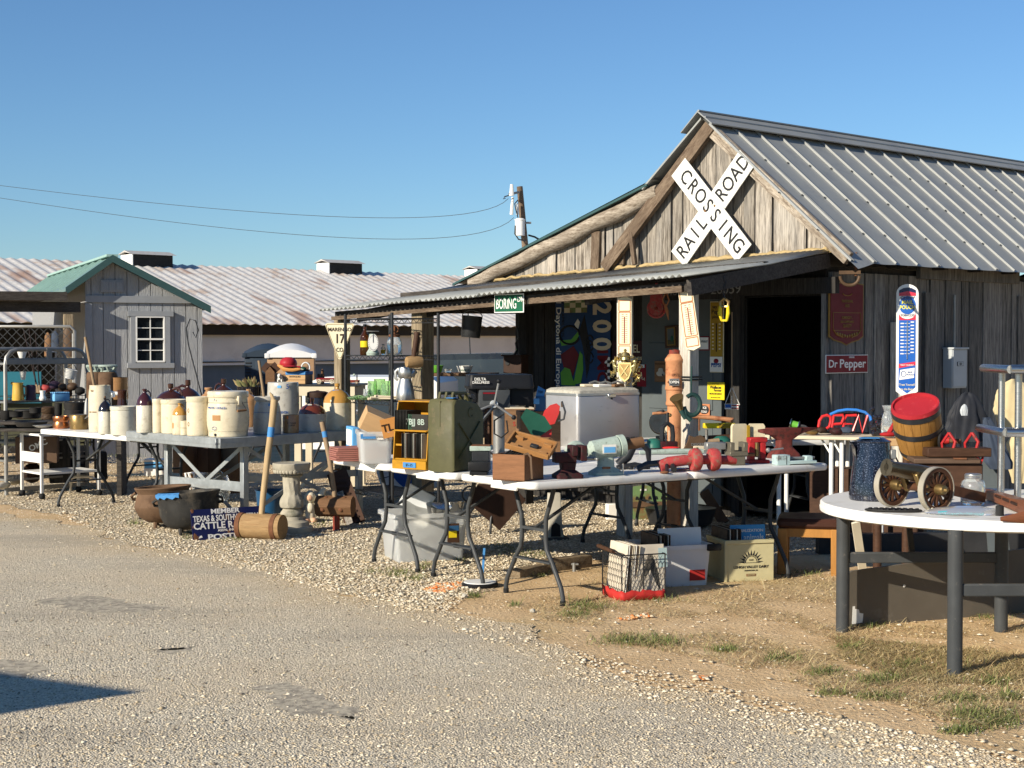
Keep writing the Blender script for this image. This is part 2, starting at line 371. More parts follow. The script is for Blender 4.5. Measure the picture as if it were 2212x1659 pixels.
# ================================================================ THE SETTING
def fall(x,y):
 """the yard is level round the barn and sinks gently behind the stalls on the left"""
 s=np.clip((y-17.5)/16.0,0,1)*np.clip((6.0-x)/8.0,0,1)
 return-0.85*s*s*(3-2*s)
def ground_mat(name,kind):
 n=N(name); vec=n.coords(kind='Object'); P=n.n('NewGeometry').outputs['Position']
 big=n.noise(P,.55,5,.62); mid=n.noise(P,3.2,5,.65); fine=n.noise(P,38,4,.7); grit=n.noise(P,130,3,.75)
 vo=n.n('TexVoronoi',feature='F1'); vo.inputs['Scale'].default_value={'road':98,'gravel':52,'dirt':60}[kind]; n.l(P,vo.inputs['Vector'])
 vr=n.n('SeparateColor'); n.l(vo.outputs['Color'],vr.inputs[0])
 if kind=='road':
  c=n.ramp(vr.outputs[0],[(.0,(.30,.26,.20)),(.18,(.50,.435,.325)),(.6,(.70,.615,.46)),(1,(.86,.77,.60))])
  c=n.mix(n.ramp(vo.outputs['Distance'],[(.45,(0,0,0)),(.8,(.75,.75,.75))]),c,(.24,.205,.155))
  c=n.mix(n.ramp(grit,[(.35,(.0,.0,.0)),(.7,(.35,.35,.35))]),c,(.70,.62,.48))
  c=n.mix(n.ramp(big,[(.40,(0,0,0)),(.62,(.5,.5,.5))]),c,(.62,.50,.34))
  at=n.n('Attribute',attribute_name='core'); c=n.mix(n.ramp(n.math('ADD',n.math('MULTIPLY',at.outputs['Fac'],.75),n.math('MULTIPLY',n.math('ADD',mid,fine),.32)),[(.30,(1,1,1)),(.72,(0,0,0))]),c,n.ramp(vr.outputs[1],[(0,(.36,.25,.13)),(.5,(.60,.46,.28)),(1,(.74,.64,.47))]))
  wear=n.noise(n.coords((.35,1.5,1)),1.0,5,.6)
  c=n.mix(n.ramp(wear,[(.50,(0,0,0)),(.68,(.75,.75,.75))]),c,(.42,.365,.28))
  h=n.math('ADD',n.math('MULTIPLY',vo.outputs['Distance'],-1.0),n.math('MULTIPLY',fine,.6)); st,d=.8,.011
 elif kind=='gravel':
  c=n.ramp(vr.outputs[1],[(0,(.38,.31,.21)),(.4,(.56,.48,.35)),(1,(.72,.65,.51))])
  c=n.mix(n.ramp(vo.outputs['Distance'],[(.4,(0,0,0)),(.75,(.8,.8,.8))]),c,(.30,.235,.155))
  c=n.mix(n.ramp(mid,[(.48,(0,0,0)),(.66,(.6,.6,.6))]),c,(.46,.33,.19))
  h=n.math('ADD',n.math('MULTIPLY',vo.outputs['Distance'],-1.0),n.math('MULTIPLY',fine,.5)); st,d=1.0,.02
 else:
  c=n.ramp(mid,[(.3,(.52,.345,.175)),(.55,(.68,.475,.265)),(.75,(.74,.55,.34))])
  c=n.mix(n.ramp(fine,[(.4,(0,0,0)),(.62,(.6,.6,.6))]),c,(.58,.45,.27))
  c=n.mix(n.ramp(big,[(.5,(0,0,0)),(.66,(.5,.5,.5))]),c,(.44,.35,.17))
  c=n.mix(n.ramp(grit,[(.58,(0,0,0)),(.68,(.6,.6,.6))]),c,(.27,.18,.095))
  h=n.math('ADD',mid,n.math('MULTIPLY',fine,.7)); st,d=.8,.03
 n.l(c,n.b.inputs['Base Color']); n.set(Roughness=.92,Specular_IOR_Level=.15); n.bump(h,st,d)
ground_mat('dirt','dirt'); ground_mat('gravel_mat','gravel'); ground_mat('road_mat','road'); mk('patch_mat',(.29,.255,.20),.9,v=.55,vs=80,c2=(.50,.44,.33),amt=.5,s2=24,bump=.9,bs=90)
def sheet(name,xs,ys,zf,m):
 X,Y=np.meshgrid(xs,ys); Z=zf(X,Y); v=np.stack([X.ravel(),Y.ravel(),Z.ravel()],1); nx=len(xs)
 f=[[j*nx+i,j*nx+i+1,(j+1)*nx+i+1,(j+1)*nx+i]for j in range(len(ys)-1)for i in range(nx-1)]
 b=B(); b.v=[tuple(p)for p in v]; b.f=f; b.ms=[m]; b.k=[0]*len(f)
 return b.out(name)
xs=np.concatenate([[-900,-300,-120,-70],np.arange(-48,34,2.0),[60,120,300,900]])
ys=np.concatenate([[-40,-10],np.arange(0,52,1.0),[60,90,200,600,1500]])
o=sheet('ground',xs,ys,lambda x,y:fall(x,y),'dirt'); o['kind']='structure'
def jagged(pts,step=.06,amp=(.10,.04,.015),seed=3):
 r=np.random.default_rng(seed); out=[]
 L=0; ph=r.uniform(0,9,12)
 for a,b in zip(pts[:-1],pts[1:]):
  a=np.array(a[:2]); b=np.array(b[:2]); n=max(1,int(np.linalg.norm(b-a)/step)); d=(b-a)/np.linalg.norm(b-a); q=np.array([-d[1],d[0]])
  for i in range(n):
   t=L+i*step
   w=amp[0]*math.sin(t*2.1+ph[0])+amp[1]*math.sin(t*6.7+ph[1])+amp[1]*math.sin(t*10.3+ph[3])+amp[2]*r.normal()
   out.append(tuple(a+(b-a)*i/n+q*w))
  L+=np.linalg.norm(b-a)
 out.append(tuple(pts[-1][:2])); return out
road_edge_px=[(-260,1085),(0,1102),(150,1138),(263,1168),(480,1205),(700,1262),(960,1322),(1130,1372),(1270,1432),(1450,1478),(1600,1512),(1900,1590),(2260,1668)]
road_edge=[tuple(g('D',x,y))[:2]for x,y in road_edge_px]
def flat_poly(name,poly,z,m,drape=False):
 bm=bmesh.new(); vs=[bm.verts.new((x,y,z+(float(fall(np.array(x),np.array(y)))if drape else 0)))for x,y in poly]
 f=bm.faces.new(vs); f.normal_update()
 if f.normal.z<0:f.normal_flip()
 bmesh.ops.triangulate(bm,faces=[f]); me=bpy.data.meshes.new(name); bm.to_mesh(me); bm.free(); me.materials.append(MATS[m])
 o=bpy.data.objects.new(name,me); COL.objects.link(o); o['kind']='structure'; return o
je=jagged(road_edge); jin=[]
for i,p in enumerate(je):a,c=je[max(0,i-14)],je[min(len(je)-1,i+14)]; d=Vector((c[0]-a[0],c[1]-a[1])).normalized(); jin.append((p[0]+d.y*1.0,p[1]-d.x*1.0))
bm=bmesh.new(); lay=bm.verts.layers.float.new('core'); vo_=[bm.verts.new((x,y,.006))for x,y in je]; vi_=[bm.verts.new((x,y,.006))for x,y in jin]
for v in vi_:v[lay]=1.0
for i in range(len(je)-1):bm.faces.new((vo_[i],vi_[i],vi_[i+1],vo_[i+1]))
ex=[bm.verts.new((x,y,.006))for x,y in((12,2.0),(12,-30),(-30,-30),(-30,14.0),(-9.5,13.6))]
for v in ex:v[lay]=1.0
bmesh.ops.triangulate(bm,faces=[bm.faces.new(vi_+ex)]); bmesh.ops.recalc_face_normals(bm,faces=bm.faces[:])
for f in bm.faces:
 if f.normal.z<0:f.normal_flip()
me=bpy.data.meshes.new('road'); bm.to_mesh(me); bm.free(); me.materials.append(MATS['road_mat']); o=bpy.data.objects.new('road',me); COL.objects.link(o); o['kind']='structure'
PATCH=[]
for k,pl in enumerate(([(535,1488),(600,1480),(680,1498),(770,1540),(795,1558),(720,1568),(660,1545),(600,1535),(560,1515)],[(95,1298),(170,1294),(290,1298),(360,1312),(300,1330),(210,1332),(140,1322)],[(-60,1425),(20,1428),(52,1440),(44,1458),(0,1466),(-60,1468)],[(330,1404),(410,1396),(440,1398),(420,1408),(350,1413)])):
 PATCH.append(jagged([tuple(g('D',x,y))[:2]for x,y in pl+pl[:1]],.03,(.05,.04,.02),30+k)[:-1]); flat_poly('road_patch',PATCH[-1],.0072,'patch_mat')
grav_px=[(-200,1070),(0,1082),(120,1112),(263,1172),(480,1214),(700,1274),(900,1318),(970,1316),(1015,1292),(1070,1256),(1130,1236),(1273,1212),(1500,1204),(1800,1198),(2350,1192)]
gj=jagged([tuple(g('D',x,y))[:2]for x,y in grav_px],seed=5)
flat_poly('gravel',gj+[(9,15),(5,17.4),(-16,17.4)],.003,'gravel_mat')
def scatter(name,pts,size,mats,kind='stone',zs=None,seed=1,label=None):
 """many small loose pieces as one piece of ground cover"""
 r=np.random.default_rng(seed); n=len(pts); pts=np.asarray(pts)
 base=np.array([(1,0,0),(0,1,0),(-1,0,0),(0,-1,0),(0,0,1),(0,0,-.4)],float)
 tri=np.array([(0,1,4),(1,2,4),(2,3,4),(3,0,4),(1,0,5),(2,1,5),(3,2,5),(0,3,5)])
 V=base[None]*(1+r.uniform(-.35,.35,(n,6,3))); V[:,:,:2]+=r.uniform(-.15,.15,(n,6,2))
 a=r.uniform(0,6.28,n); c,s=np.cos(a)[:,None],np.sin(a)[:,None]
 sz=size(n,r)if callable(size)else np.full(n,size)
 el=r.uniform(.6,1.2,n)
 x=V[:,:,0]*sz[:,None]; y=V[:,:,1]*(sz*el)[:,None]; z=V[:,:,2]*(sz*.42)[:,None]
 W=np.stack([x*c-y*s+pts[:,0:1],x*s+y*c+pts[:,1:2],z+sz[:,None]*.12+(zs[:,None]if zs is not None else .006)],2).reshape(-1,3)
 Fc=(tri[None]+(np.arange(n)*6)[:,None,None]).reshape(-1,3)
 me=bpy.data.meshes.new(name); me.vertices.add(len(W)); me.vertices.foreach_set('co',W.ravel())
 me.loops.add(Fc.size); me.loops.foreach_set('vertex_index',Fc.ravel()); me.polygons.add(len(Fc))
 me.polygons.foreach_set('loop_start',np.arange(len(Fc))*3)
 me.polygons.foreach_set('material_index',np.repeat(r.integers(0,len(mats),n),8))
 for m in mats:me.materials.append(MATS[m])
 me.update(); me.validate(); o=bpy.data.objects.new(name,me); COL.objects.link(o); o['kind']='stuff'
 return o
for i,c in enumerate([(.64,.56,.42),(.54,.45,.31),(.70,.63,.50),(.44,.35,.23)]):
 mk('stone_%d'%i,c,.9,v=.15)
STN=['stone_0','stone_1','stone_2','stone_3']
def inside(poly,P):
 x,y=P[:,0],P[:,1]; c=np.zeros(len(P),bool); p=np.array(poly); j=len(p)-1
 for i in range(len(p)):
  k=((p[i,1]>y)!=(p[j,1]>y))&(x<(p[j,0]-p[i,0])*(y-p[i,1])/(p[j,1]-p[i,1]+1e-12)+p[i,0]); c^=k; j=i
 return c
def pix_scatter(n,poly_px,seed):
 """points spread over a patch of ground, denser where it is near"""
 r=np.random.default_rng(seed); p=np.array(poly_px); lo,hi=p.min(0),p.max(0)
 q=r.uniform(lo,hi,(n,2)); q=q[inside(p,q)]
 d=np.array([tuple(ray('D',x,y))for x,y in q]); t=-CH/d[:,2]
 return np.stack([d[:,0]*t,d[:,1]*t],1)
gp=[(-20,1084),(120,1112),(263,1172),(480,1216),(700,1276),(900,1322),(965,1322),(1010,1292),(1070,1258),(1130,1238),(1273,1212),(1500,1204),(1800,1190),(2240,1190),(2240,1100),(1500,1060),(900,1010),(200,985),(-20,1000)]
scatter('gravel_stones',pix_scatter(170000,gp,21),lambda n,r:r.gamma(2.4,.0023,n)+.0024,STN,seed=4)
edge=[(0,1078),(263,1150),(480,1190),(700,1245),(960,1305),(1130,1360),(1270,1415),(1600,1495),(1900,1570),(2212,1640),(2212,1700),(1900,1650),(1600,1560),(1270,1480),(1130,1415),(960,1360),(700,1300),(480,1230),(263,1190),(0,1125)]
scatter('loose_pebbles',pix_scatter(60000,edge,22),lambda n,r:r.gamma(2.4,.0022,n)+.002,STN,seed=5)
allroad=[(0,1130),(700,1290),(1270,1470),(1900,1640),(2212,1700),(0,1700)]
cp=pix_scatter(52000,allroad,23); kp=np.ones(len(cp),bool)
for q in PATCH:kp&=~(inside(q,cp)&(rng.random(len(cp))<.72))
scatter('road_chippings',cp[kp],lambda n,r:np.where(r.random(n)<.003,.011,r.gamma(2.8,.0012,n)+.0015),['stone_0','stone_1','stone_2','stone_3','stone_0','road_dark']if mk('road_dark',(.18,.155,.12),.9)else 0,seed=6)
dirtp=[(960,1320),(1270,1212),(1800,1205),(2230,1200),(2230,1640),(1900,1560),(1600,1500),(1270,1420)]
scatter('dirt_pebbles',pix_scatter(3500,dirtp,24),lambda n,r:r.gamma(2,.0022,n)+.002,STN,seed=7)
# grass: blades, dry straw, green tufts
def blades(name,base,h,w,lean,mats,seed):
 r=np.random.default_rng(seed); n=len(base); a=r.uniform(0,6.28,n); d=np.stack([np.cos(a),np.sin(a)],1); q=np.stack([-d[:,1],d[:,0]],1)
 H=h(n,r); Wd=w*r.uniform(.6,1.3,n); Ln=H*lean(n,r)
 b0=np.concatenate([base-q*Wd[:,None],np.full((n,1),.002)],1); b1=np.concatenate([base+q*Wd[:,None],np.full((n,1),.002)],1)
 mz=(H*.62)[:,None]; m=base+d*(Ln*.4)[:,None]
 m0=np.concatenate([m-q*(Wd*.7)[:,None],mz],1); m1=np.concatenate([m+q*(Wd*.7)[:,None],mz],1)
 tp=np.concatenate([base+d*Ln[:,None],H[:,None]],1)
 V=np.stack([b0,b1,m1,m0,tp],1).reshape(-1,3); o5=(np.arange(n)*5)[:,None]
 Fc=np.concatenate([o5+np.array([[0,1,2]]),o5+np.array([[0,2,3]]),o5+np.array([[3,2,4]])],1).reshape(-1,3)
 me=bpy.data.meshes.new(name); me.vertices.add(len(V)); me.vertices.foreach_set('co',V.ravel()); me.loops.add(Fc.size); me.loops.foreach_set('vertex_index',Fc.ravel())
 me.polygons.add(len(Fc)); me.polygons.foreach_set('loop_start',np.arange(len(Fc))*3); me.polygons.foreach_set('material_index',np.repeat(r.integers(0,len(mats),n),3))
 for x in mats:me.materials.append(MATS[x])
 me.update(); o=bpy.data.objects.new(name,me); COL.objects.link(o); o['kind']='stuff'; return o
for nm,c in(('grass_a',(.09,.12,.035)),('grass_b',(.15,.18,.055)),('grass_c',(.26,.25,.10)),('straw_a',(.62,.50,.27)),('straw_b',(.52,.39,.20)),('straw_c',(.38,.29,.14)),('straw_d',(.22,.155,.075))):
 mk(nm,c,.7,v=.2,vs=3)
def noise_keep(P,thr,sc_,seed):
 r=np.random.default_rng(seed); v=np.zeros(len(P))
 for k in range(6):
  a=r.uniform(0,6.28); f=sc_*(1.0+.7*k); v+=np.sin((P[:,0]*math.cos(a)+P[:,1]*math.sin(a))*f+r.uniform(0,6.28))
 return P[v>thr]
dryp=[(1080,1330),(1285,1250),(1500,1225),(1700,1205),(1850,1230),(2230,1240),(2230,1600),(2050,1560),(1800,1500),(1500,1420),(1250,1380)]
blades('dry_grass',noise_keep(pix_scatter(60000,dryp,31),-.2,2.6,2),lambda n,r:r.gamma(2.2,.0052,n)+.003,.0018,lambda n,r:r.uniform(1.2,5.5,n),['straw_a','straw_b','straw_a','straw_c','straw_d'],3)
dark=[(1800,1375),(2060,1400),(2212,1420),(2212,1475),(2000,1480),(1820,1430)]
blades('withered_grass',pix_scatter(16000,dark,32),lambda n,r:r.gamma(2.2,.0048,n)+.003,.0019,lambda n,r:r.uniform(1.2,5.0,n),['straw_b','straw_c','straw_d','straw_c','grass_c'],8)
tufts=[(1350,1385,55,14,700),(1430,1388,50,12,500),(1560,1405,40,8,350),(1690,1425,35,8,300),(1780,1455,40,9,350),(1900,1470,55,12,700),(1960,1440,30,8,250),(2080,1512,50,9,420),(1900,1508,50,8,420),
         (2110,1545,60,14,900),(2155,1560,45,14,600),(2080,1580,45,10,450),(2180,1508,30,10,320),(2150,1475,35,10,300),(1800,1500,40,6,220),(1270,1310,45,14,700),(1240,1330,30,8,260),(1110,1308,14,5,90),
         (860,1240,34,9,420),(900,1252,26,7,240),(915,1225,22,8,260),(800,1237,14,5,90),(1090,1185,38,9,420),(1150,1200,42,10,420),(1165,1238,22,10,420),(1025,1290,18,6,150),(995,1210,14,6,130),
         (290,1132,16,8,190),(500,1166,26,6,230),(405,1163,10,5,90),(690,1135,16,10,150),(1410,1295,60,8,300),(1600,1245,60,7,300),(1740,1240,40,6,220),(1830,1400,30,7,200),(1870,1354,40,6,220),(2140,1335,40,7,220),(2190,1300,30,8,200),(2190,1205,30,9,330),(1990,1205,20,6,160),(380,1018,26,6,150),(250,985,60,5,300)]
bp=[]
for x,y,w,h,n in tufts:
 w*=1.15; n=int(n*.62)
 q=rng.normal(0,1,(n,2))*(w*.5,h*.5)+(x,y)
 d=np.array([tuple(ray('D',a,max(b,960)))for a,b in q]); t=-CH/d[:,2]; bp.append(np.stack([d[:,0]*t,d[:,1]*t],1))
blades('green_grass',np.concatenate(bp),lambda n,r:r.gamma(3,.0060,n)+.005,.0023,lambda n,r:r.uniform(.4,2.2,n),['grass_a','grass_b','grass_b','grass_c'],9)
# orange survey paint on the stones
scatter('paint_marks',np.concatenate([pix_scatter(1900,[(915,1273),(945,1262),(1000,1258),(995,1270),(960,1283),(930,1282)],41),pix_scatter(350,[(1500,1464),(1530,1464),(1528,1471),(1503,1472)],42),pix_scatter(260,[(1330,1337),(1400,1327),(1412,1334),(1350,1342)],43)]),
  lambda n,r:r.gamma(3,.0022,n)+.003,['spray_orange','spray_soft','spray_soft','stone_0','stone_1']if mk('spray_soft',(.62,.30,.12),.85)else 0,seed=12)
# ---------------------------------------------------------------- long poultry house far behind, parallel to the barn
U=Vector((-.682,.731,0)); V=Vector((.731,.682,0)); RZB=math.atan2(-.731,.682)
n=N('old_tin_roof'); vec=n.coords(); sp=n.n('SeparateXYZ'); n.l(vec,sp.inputs[0])
f=n.noise(vec,.9,5,.7); f2=n.noise(n.coords((1,1,1)),7.0,4,.7); fb=n.noise(n.coords((1.0,.28,1)),.55,3,.6)
c=n.ramp(f2,[(.3,(.52,.50,.47)),(.7,(.78,.75,.70))])
c=n.mix(n.ramp(n.math('ADD',n.math('MULTIPLY',f,.6),n.math('MULTIPLY',f2,.4)),[(.515,(0,0,0)),(.60,(.6,.6,.6))]),c,(.36,.21,.11))
c=n.mix(n.ramp(fb,[(.57,(0,0,0)),(.62,(.65,.65,.65))]),c,(.32,.16,.09))
n.l(c,n.b.inputs['Base Color']); n.set(Roughness=.6)
E0=Vector((-8.55,43.0,0)); L0=thing('poultry_house','long poultry house with rusty white tin roof and grey side curtain behind the shed','farm building',E0-V*12,math.atan2(.682,.731))
def lh(p,y=0):return p
LN=60.
b=B()
# roof slope facing the yard, corrugated; local x along V, local y = back (U)
pitch=.36; nx=int(LN/(pitch/4)); rows=[]
for yy,zz in((-.35,2.09),(6.0,4.06)):
 rows.append([(i*pitch/4,yy,zz+.022*math.sin(i*math.pi/2))for i in range(nx+1)])
vs=rows[0]+rows[1]; fs=[[i,i+1,nx+1+i+1,nx+1+i]for i in range(nx)]
b.add(vs,fs,'old_tin_roof'); b.add([(0,6,4.03),(LN,6,4.03),(LN,12.4,2.05),(0,12.4,2.05)],[[0,3,2,1]],'old_tin_roof')
b.out('roof',L0)
b=B(); b.box('far_dark',(LN/2,.25,1.93),(LN,.3,.28)); b.out('fascia',L0)
b=B(); seg=120; rr=random.Random(2); vs=[]; fs=[]
for i in range(seg+1):
 for j,z in enumerate((.93,1.2,1.5,1.8)):
  vs.append((i*LN/seg,.30+rr.uniform(-.05,.05),z))
for i in range(seg):
 for j in range(3):a=i*4+j; fs.append([a,a+4,a+5,a+1])
b.add(vs,fs,'curtain'); b.box('far_dark',(LN/2,.26,1.02),(LN,.02,.03)); b.out('side_curtain',L0)
b=B(); nx=int(LN/.1); vs=[(i*.1,.42+.02*(i%2),z)for z in(-.9,.95)for i in range(nx+1)]
b.add(vs,[[i,i+1,nx+2+i,nx+1+i]for i in range(nx)],'shed_wall_blue'); b.box('far_dark',(LN/2,6.5,.6),(LN-.2,10,3)); b.out('wall',L0)
for i,t in enumerate((13.6,21.1,27.9)):
 v=B(); v.box('far_dark',(0,0,.14),(1.4,.7,.40)); v.box('white_paint',(-.71,0,.14),(.03,.72,.38)); v.ring([[(x,y,z)for y,z in((-.44,.33),(0,.46),(.44,.33),(0,.41))]for x in(-.80,.80)],'vent_tin' if 'vent_tin' in MATS else mk('vent_tin',(.45,.43,.40),.5)); v.out('roof_vent',L0,(t,6.0,3.98))  # vent's sunlit end is white, its shaded long sides dark, set by colour
# ---------------------------------------------------------------- utility pole with transformer and lines
pb=dp('D',1141,536,62); pt=dp('D',1122.5,403,62)
up=thing('utility_pole','leaning wooden utility pole with a white transformer, beyond the barn roof','utility pole',(pb.x+.4,62,-.8))
b=B(); off=Vector(up.location); q=Vector((pt.x,62,pt.z))-off; b.cyl('rafter_wood',(pb.x-off.x+.45,0,0),tuple(q),.17,.12,10); b.out('pole',up)
b=B(); tc=dp('D',1123,491,61.7)-off; b.lathe('white_paint',[(.02,-.34),(.19,-.33),(.195,.27),(.22,.28),(.22,.31),(.13,.36),(.02,.37)],14,tuple(tc)); b.cyl('white_paint',tc+Vector((-.1,0,.5)),tc+Vector((-.1,0,.95)),.05); b.bar('shelf_steel',tc+Vector((0,.2,.2)),tc+Vector((.45,.3,.2)),.08); b.out('transformer',up)
b=B(); a0=dp('D',1121,415,61.8)-off; a1=dp('D',1100,420,61.5)-off; b.bar('shelf_steel',a0,a1,.09); b.tube('white_paint',[a1+Vector((.1,0,-.05)),a1+Vector((.1,0,.4))],[.1,.06]); b.tube('white_paint',[a0+Vector((-.3,0,-.9)),a0+Vector((-.25,0,-.2))],[.07,.05]); b.out('insulator',up)
b=B(); b.tube('black_metal',[dp('D',x,y,61.6)-off for x,y in((1100,422),(1090,425),(1087,430),(1092,428))],.025,5); b.tube('black_metal',[dp('D',x,y,61.6)-off for x,y in((1119,432),(1112,440),(1115,455),(1119,470))],.025,5)
b.tube('black_metal',[dp('D',x,y,61.6)-off for x,y in((1113,487),(1112,505),(1120,517),(1136,521))],.03,5); b.tube('black_metal',[dp('D',x,y,62.2)-off for x,y in((1141,508),(1155,512),(1174,523),(1200,540))],.04,5); b.out('service_wire',up)
for a,m_,c_,lab in(((1098,429),(700,467),(-160,380),'upper thin power line sagging across the sky to the pole'),((1110,470),(700,511),(-160,402),'lower thin power line sagging across the sky to the transformer')):
 A,M2,C2=dp('D',*a,61.6),dp('D',*m_,66),dp('D',*c_,74); pts=[]
 for i in range(25):
  t=i/24.; pts.append(A*((1-t)*(1-2*t))+M2*(4*t*(1-t))+C2*(t*(2*t-1)))
 b=B(); b.tube('leg_grey',pts,.011,5); one(b,'power_line',lab,'power line')
# ---------------------------------------------------------------- grey garden shed
SA=Vector((-7.48,27.0,-.55)); RZS=math.atan2(.394,.919)
sh=thing('garden_shed','small grey painted garden shed with a teal metal roof and one white window','shed',SA,RZS)
n=N('shed_siding'); vec=n.coords((60,60,5)); f=n.noise(vec,1.0,5,.65); c=n.ramp(f,[(.3,(.24,.25,.265)),(.7,(.33,.34,.35))]); n.l(c,n.b.inputs['Base Color']); n.set(Roughness=.7); n.bump(f,.9,.02)
mk('shed_trim',(.25,.265,.285),.6,v=.08); mk('teal_roof',(.17,.27,.25),.45,metal=.2,v=.08); mk('teal_dark',(.04,.085,.085),.45,v=.1); mk('teal_pale',(.30,.45,.41),.5,v=.1)
W0=2.06; PX,PZ=.44,3.60; LE,RE=(-.36,3.02),(2.16,2.72)
def roofz(x):return(LE[1]+(PZ-LE[1])*(x-LE[0])/(PX-LE[0]))if x<PX else(PZ+(RE[1]-PZ)*(x-PX)/(RE[0]-PX))
b=B(); xs_=[.0]+[round(.1+.207*i,3)for i in range(10)]+[W0]
w_=B(); w_.prism('shed_siding',[(0,0),(W0,0),(W0,roofz(W0)-.03),(PX,PZ-.03),(0,roofz(0)-.03)],8.6,.05); sw=w_.out('wall',sh)
for i in range(len(xs_)-1):
 x0,x1=xs_[i]+.006,xs_[i+1]-.006
 for z0,z1 in((0,2.86),(2.94,None)):
  t0=min(2.86,roofz(x0)-.05)if z1 else roofz(x0)-.05; t1=min(2.86,roofz(x1)-.05)if z1 else roofz(x1)-.05
  if t0<=z0+.03 and t1<=z0+.03:continue
  poly=[(x0,z0),(x1,z0),(x1,max(t1,z0)),(x0,max(t0,z0))]
  if x0<PX<x1 and not z1:poly=[(x0,z0),(x1,z0),(x1,t1),(PX,PZ-.05),(x0,t0)]
  b=B(); b.prism('shed_siding',poly,.03,.018); b.out('siding_board',sw)
b=B(); b.box('shed_trim',(W0/2-.1,.0,2.90),(W0-.2,.05,.12)); b.box('shed_trim',(.05,.0,1.4),(.12,.05,2.84)); b.out('trim',sh)
b=B()
b.prism('teal_roof',[(PX,PZ),(LE[0],LE[1]),(LE[0],LE[1]+.05),(PX,PZ+.05)],9.0,-.2); b.prism('teal_roof',[(PX,PZ),(PX,PZ+.05),(RE[0],RE[1]+.05),(RE[0],RE[1])],9.0,-.2)
for k in range(10):yy=.7+k*.9; b.bar('teal_pale',(PX,yy,PZ+.06),(LE[0],yy,LE[1]+.06),.05,.02,up=(0,1,0))
rf=b.out('roof',sh)
b=B()
for(xa,za),(xb,zb)in(((PX,PZ),RE),((PX,PZ),LE)):b.bar('teal_dark',(xa,-.22,za+.02),(xb,-.22,zb+.02),.03,.13,up=(0,1,0))if False else b.prism('teal_dark',[(xa,za-.06),(xb,zb-.06),(xb,zb+.07),(xa,za+.07)],.03,-.235)
b.out('rake_trim',rf)
b=B(); b.bar('teal_pale',(PX,-.2,PZ+.06),(PX,8.8,PZ+.06),.2,.04); b.out('ridge_cap',rf)
# gable vent and window
b=B(); zc=3.13; b.box('shed_trim',(.46,-.005,zc),(.40,.03,.21))
for k in range(3):
 b.box('shed_siding',(.335+.125*k,-.024,zc),(.10,.012,.16))
 for j in range(6):b.box('shed_trim',(.335+.125*k,-.032,zc-.065+.026*j),(.095,.008,.012))
b.out('gable_vent',sh)
k_=.19842
wx0,wx1,wz0,wz1=.92,1.42,1.66,2.45
zz=lambda y:1.6+(738-(537.6+k_*y))*27.5/3323+.55
wz1,wz0=zz(740),zz(1225); ow1,ow0=zz(690),zz(1290)
b=B(); b.box('shed_trim',((.77+1.48)/2,-.02,ow1-.03),(.80,.07,.09)); b.box('shed_trim',((.77+1.48)/2,-.02,ow0+.035),(.82,.08,.09)); b.box('shed_trim',(.815,-.02,(ow0+ow1)/2),(.08,.06,ow1-ow0-.16)); b.box('shed_trim',(1.425,-.02,(ow0+ow1)/2),(.08,.06,ow1-ow0-.16))
wf=b.out('window',sh); a0,a1=.858,1.382
b=B()
for x in(a0+.012,a1-.02):b.box('white_paint',(x,-.025,(wz0+wz1)/2),(.028,.05,wz1-wz0))
for z in(wz0,wz1,(wz0+wz1)/2):b.box('white_paint',((a0+a1)/2,-.025,z),(a1-a0-.03,.052,.03))
for z in(wz0*.75+wz1*.25,wz0*.25+wz1*.75):b.box('white_paint',((a0+a1)/2,-.01,z),(a1-a0-.05,.02,.014))
b.box('white_paint',((a0+a1)/2,-.012,(wz0+wz1)/2),(.016,.02,wz1-wz0)); b.out('sash',wf)
b=B(); b.box('window_glass',((a0+a1)/2,.012,(wz0+wz1)/2),(a1-a0,.008,wz1-wz0)); b.out('pane',wf)
# open porch on the shed's left side
po=thing('shed_porch','dark flat porch roof on posts built against the left side of the grey shed','porch',SA,RZS)
b=B(); zt=2.97; b.box('dark_beam',(-3.05,2.0,zt),(5.4,4.6,.06)); b.out('roof',po)
b=B(); b.box('dark_beam',(-3.1,-.33,zt-.04),(5.5,.05,.15)); b.out('fascia',po)
b=B(); b.box('dark_beam',(-2.5,-.1,zt-.22),(4.8,.07,.18)); b.out('beam',po)
b=B(); b.box('post_wood',(-.32,-.2,1.3),(.15,.15,2.65)); b.out('post',po)
b=B(); b.box('inner_dark',(-2.2,3.2,1.2),(1.1,.1,2.5)); b.box('inner_dark',(-.9,4.1,1.2),(1.7,.1,2.5)); b.out('back_wall',po)
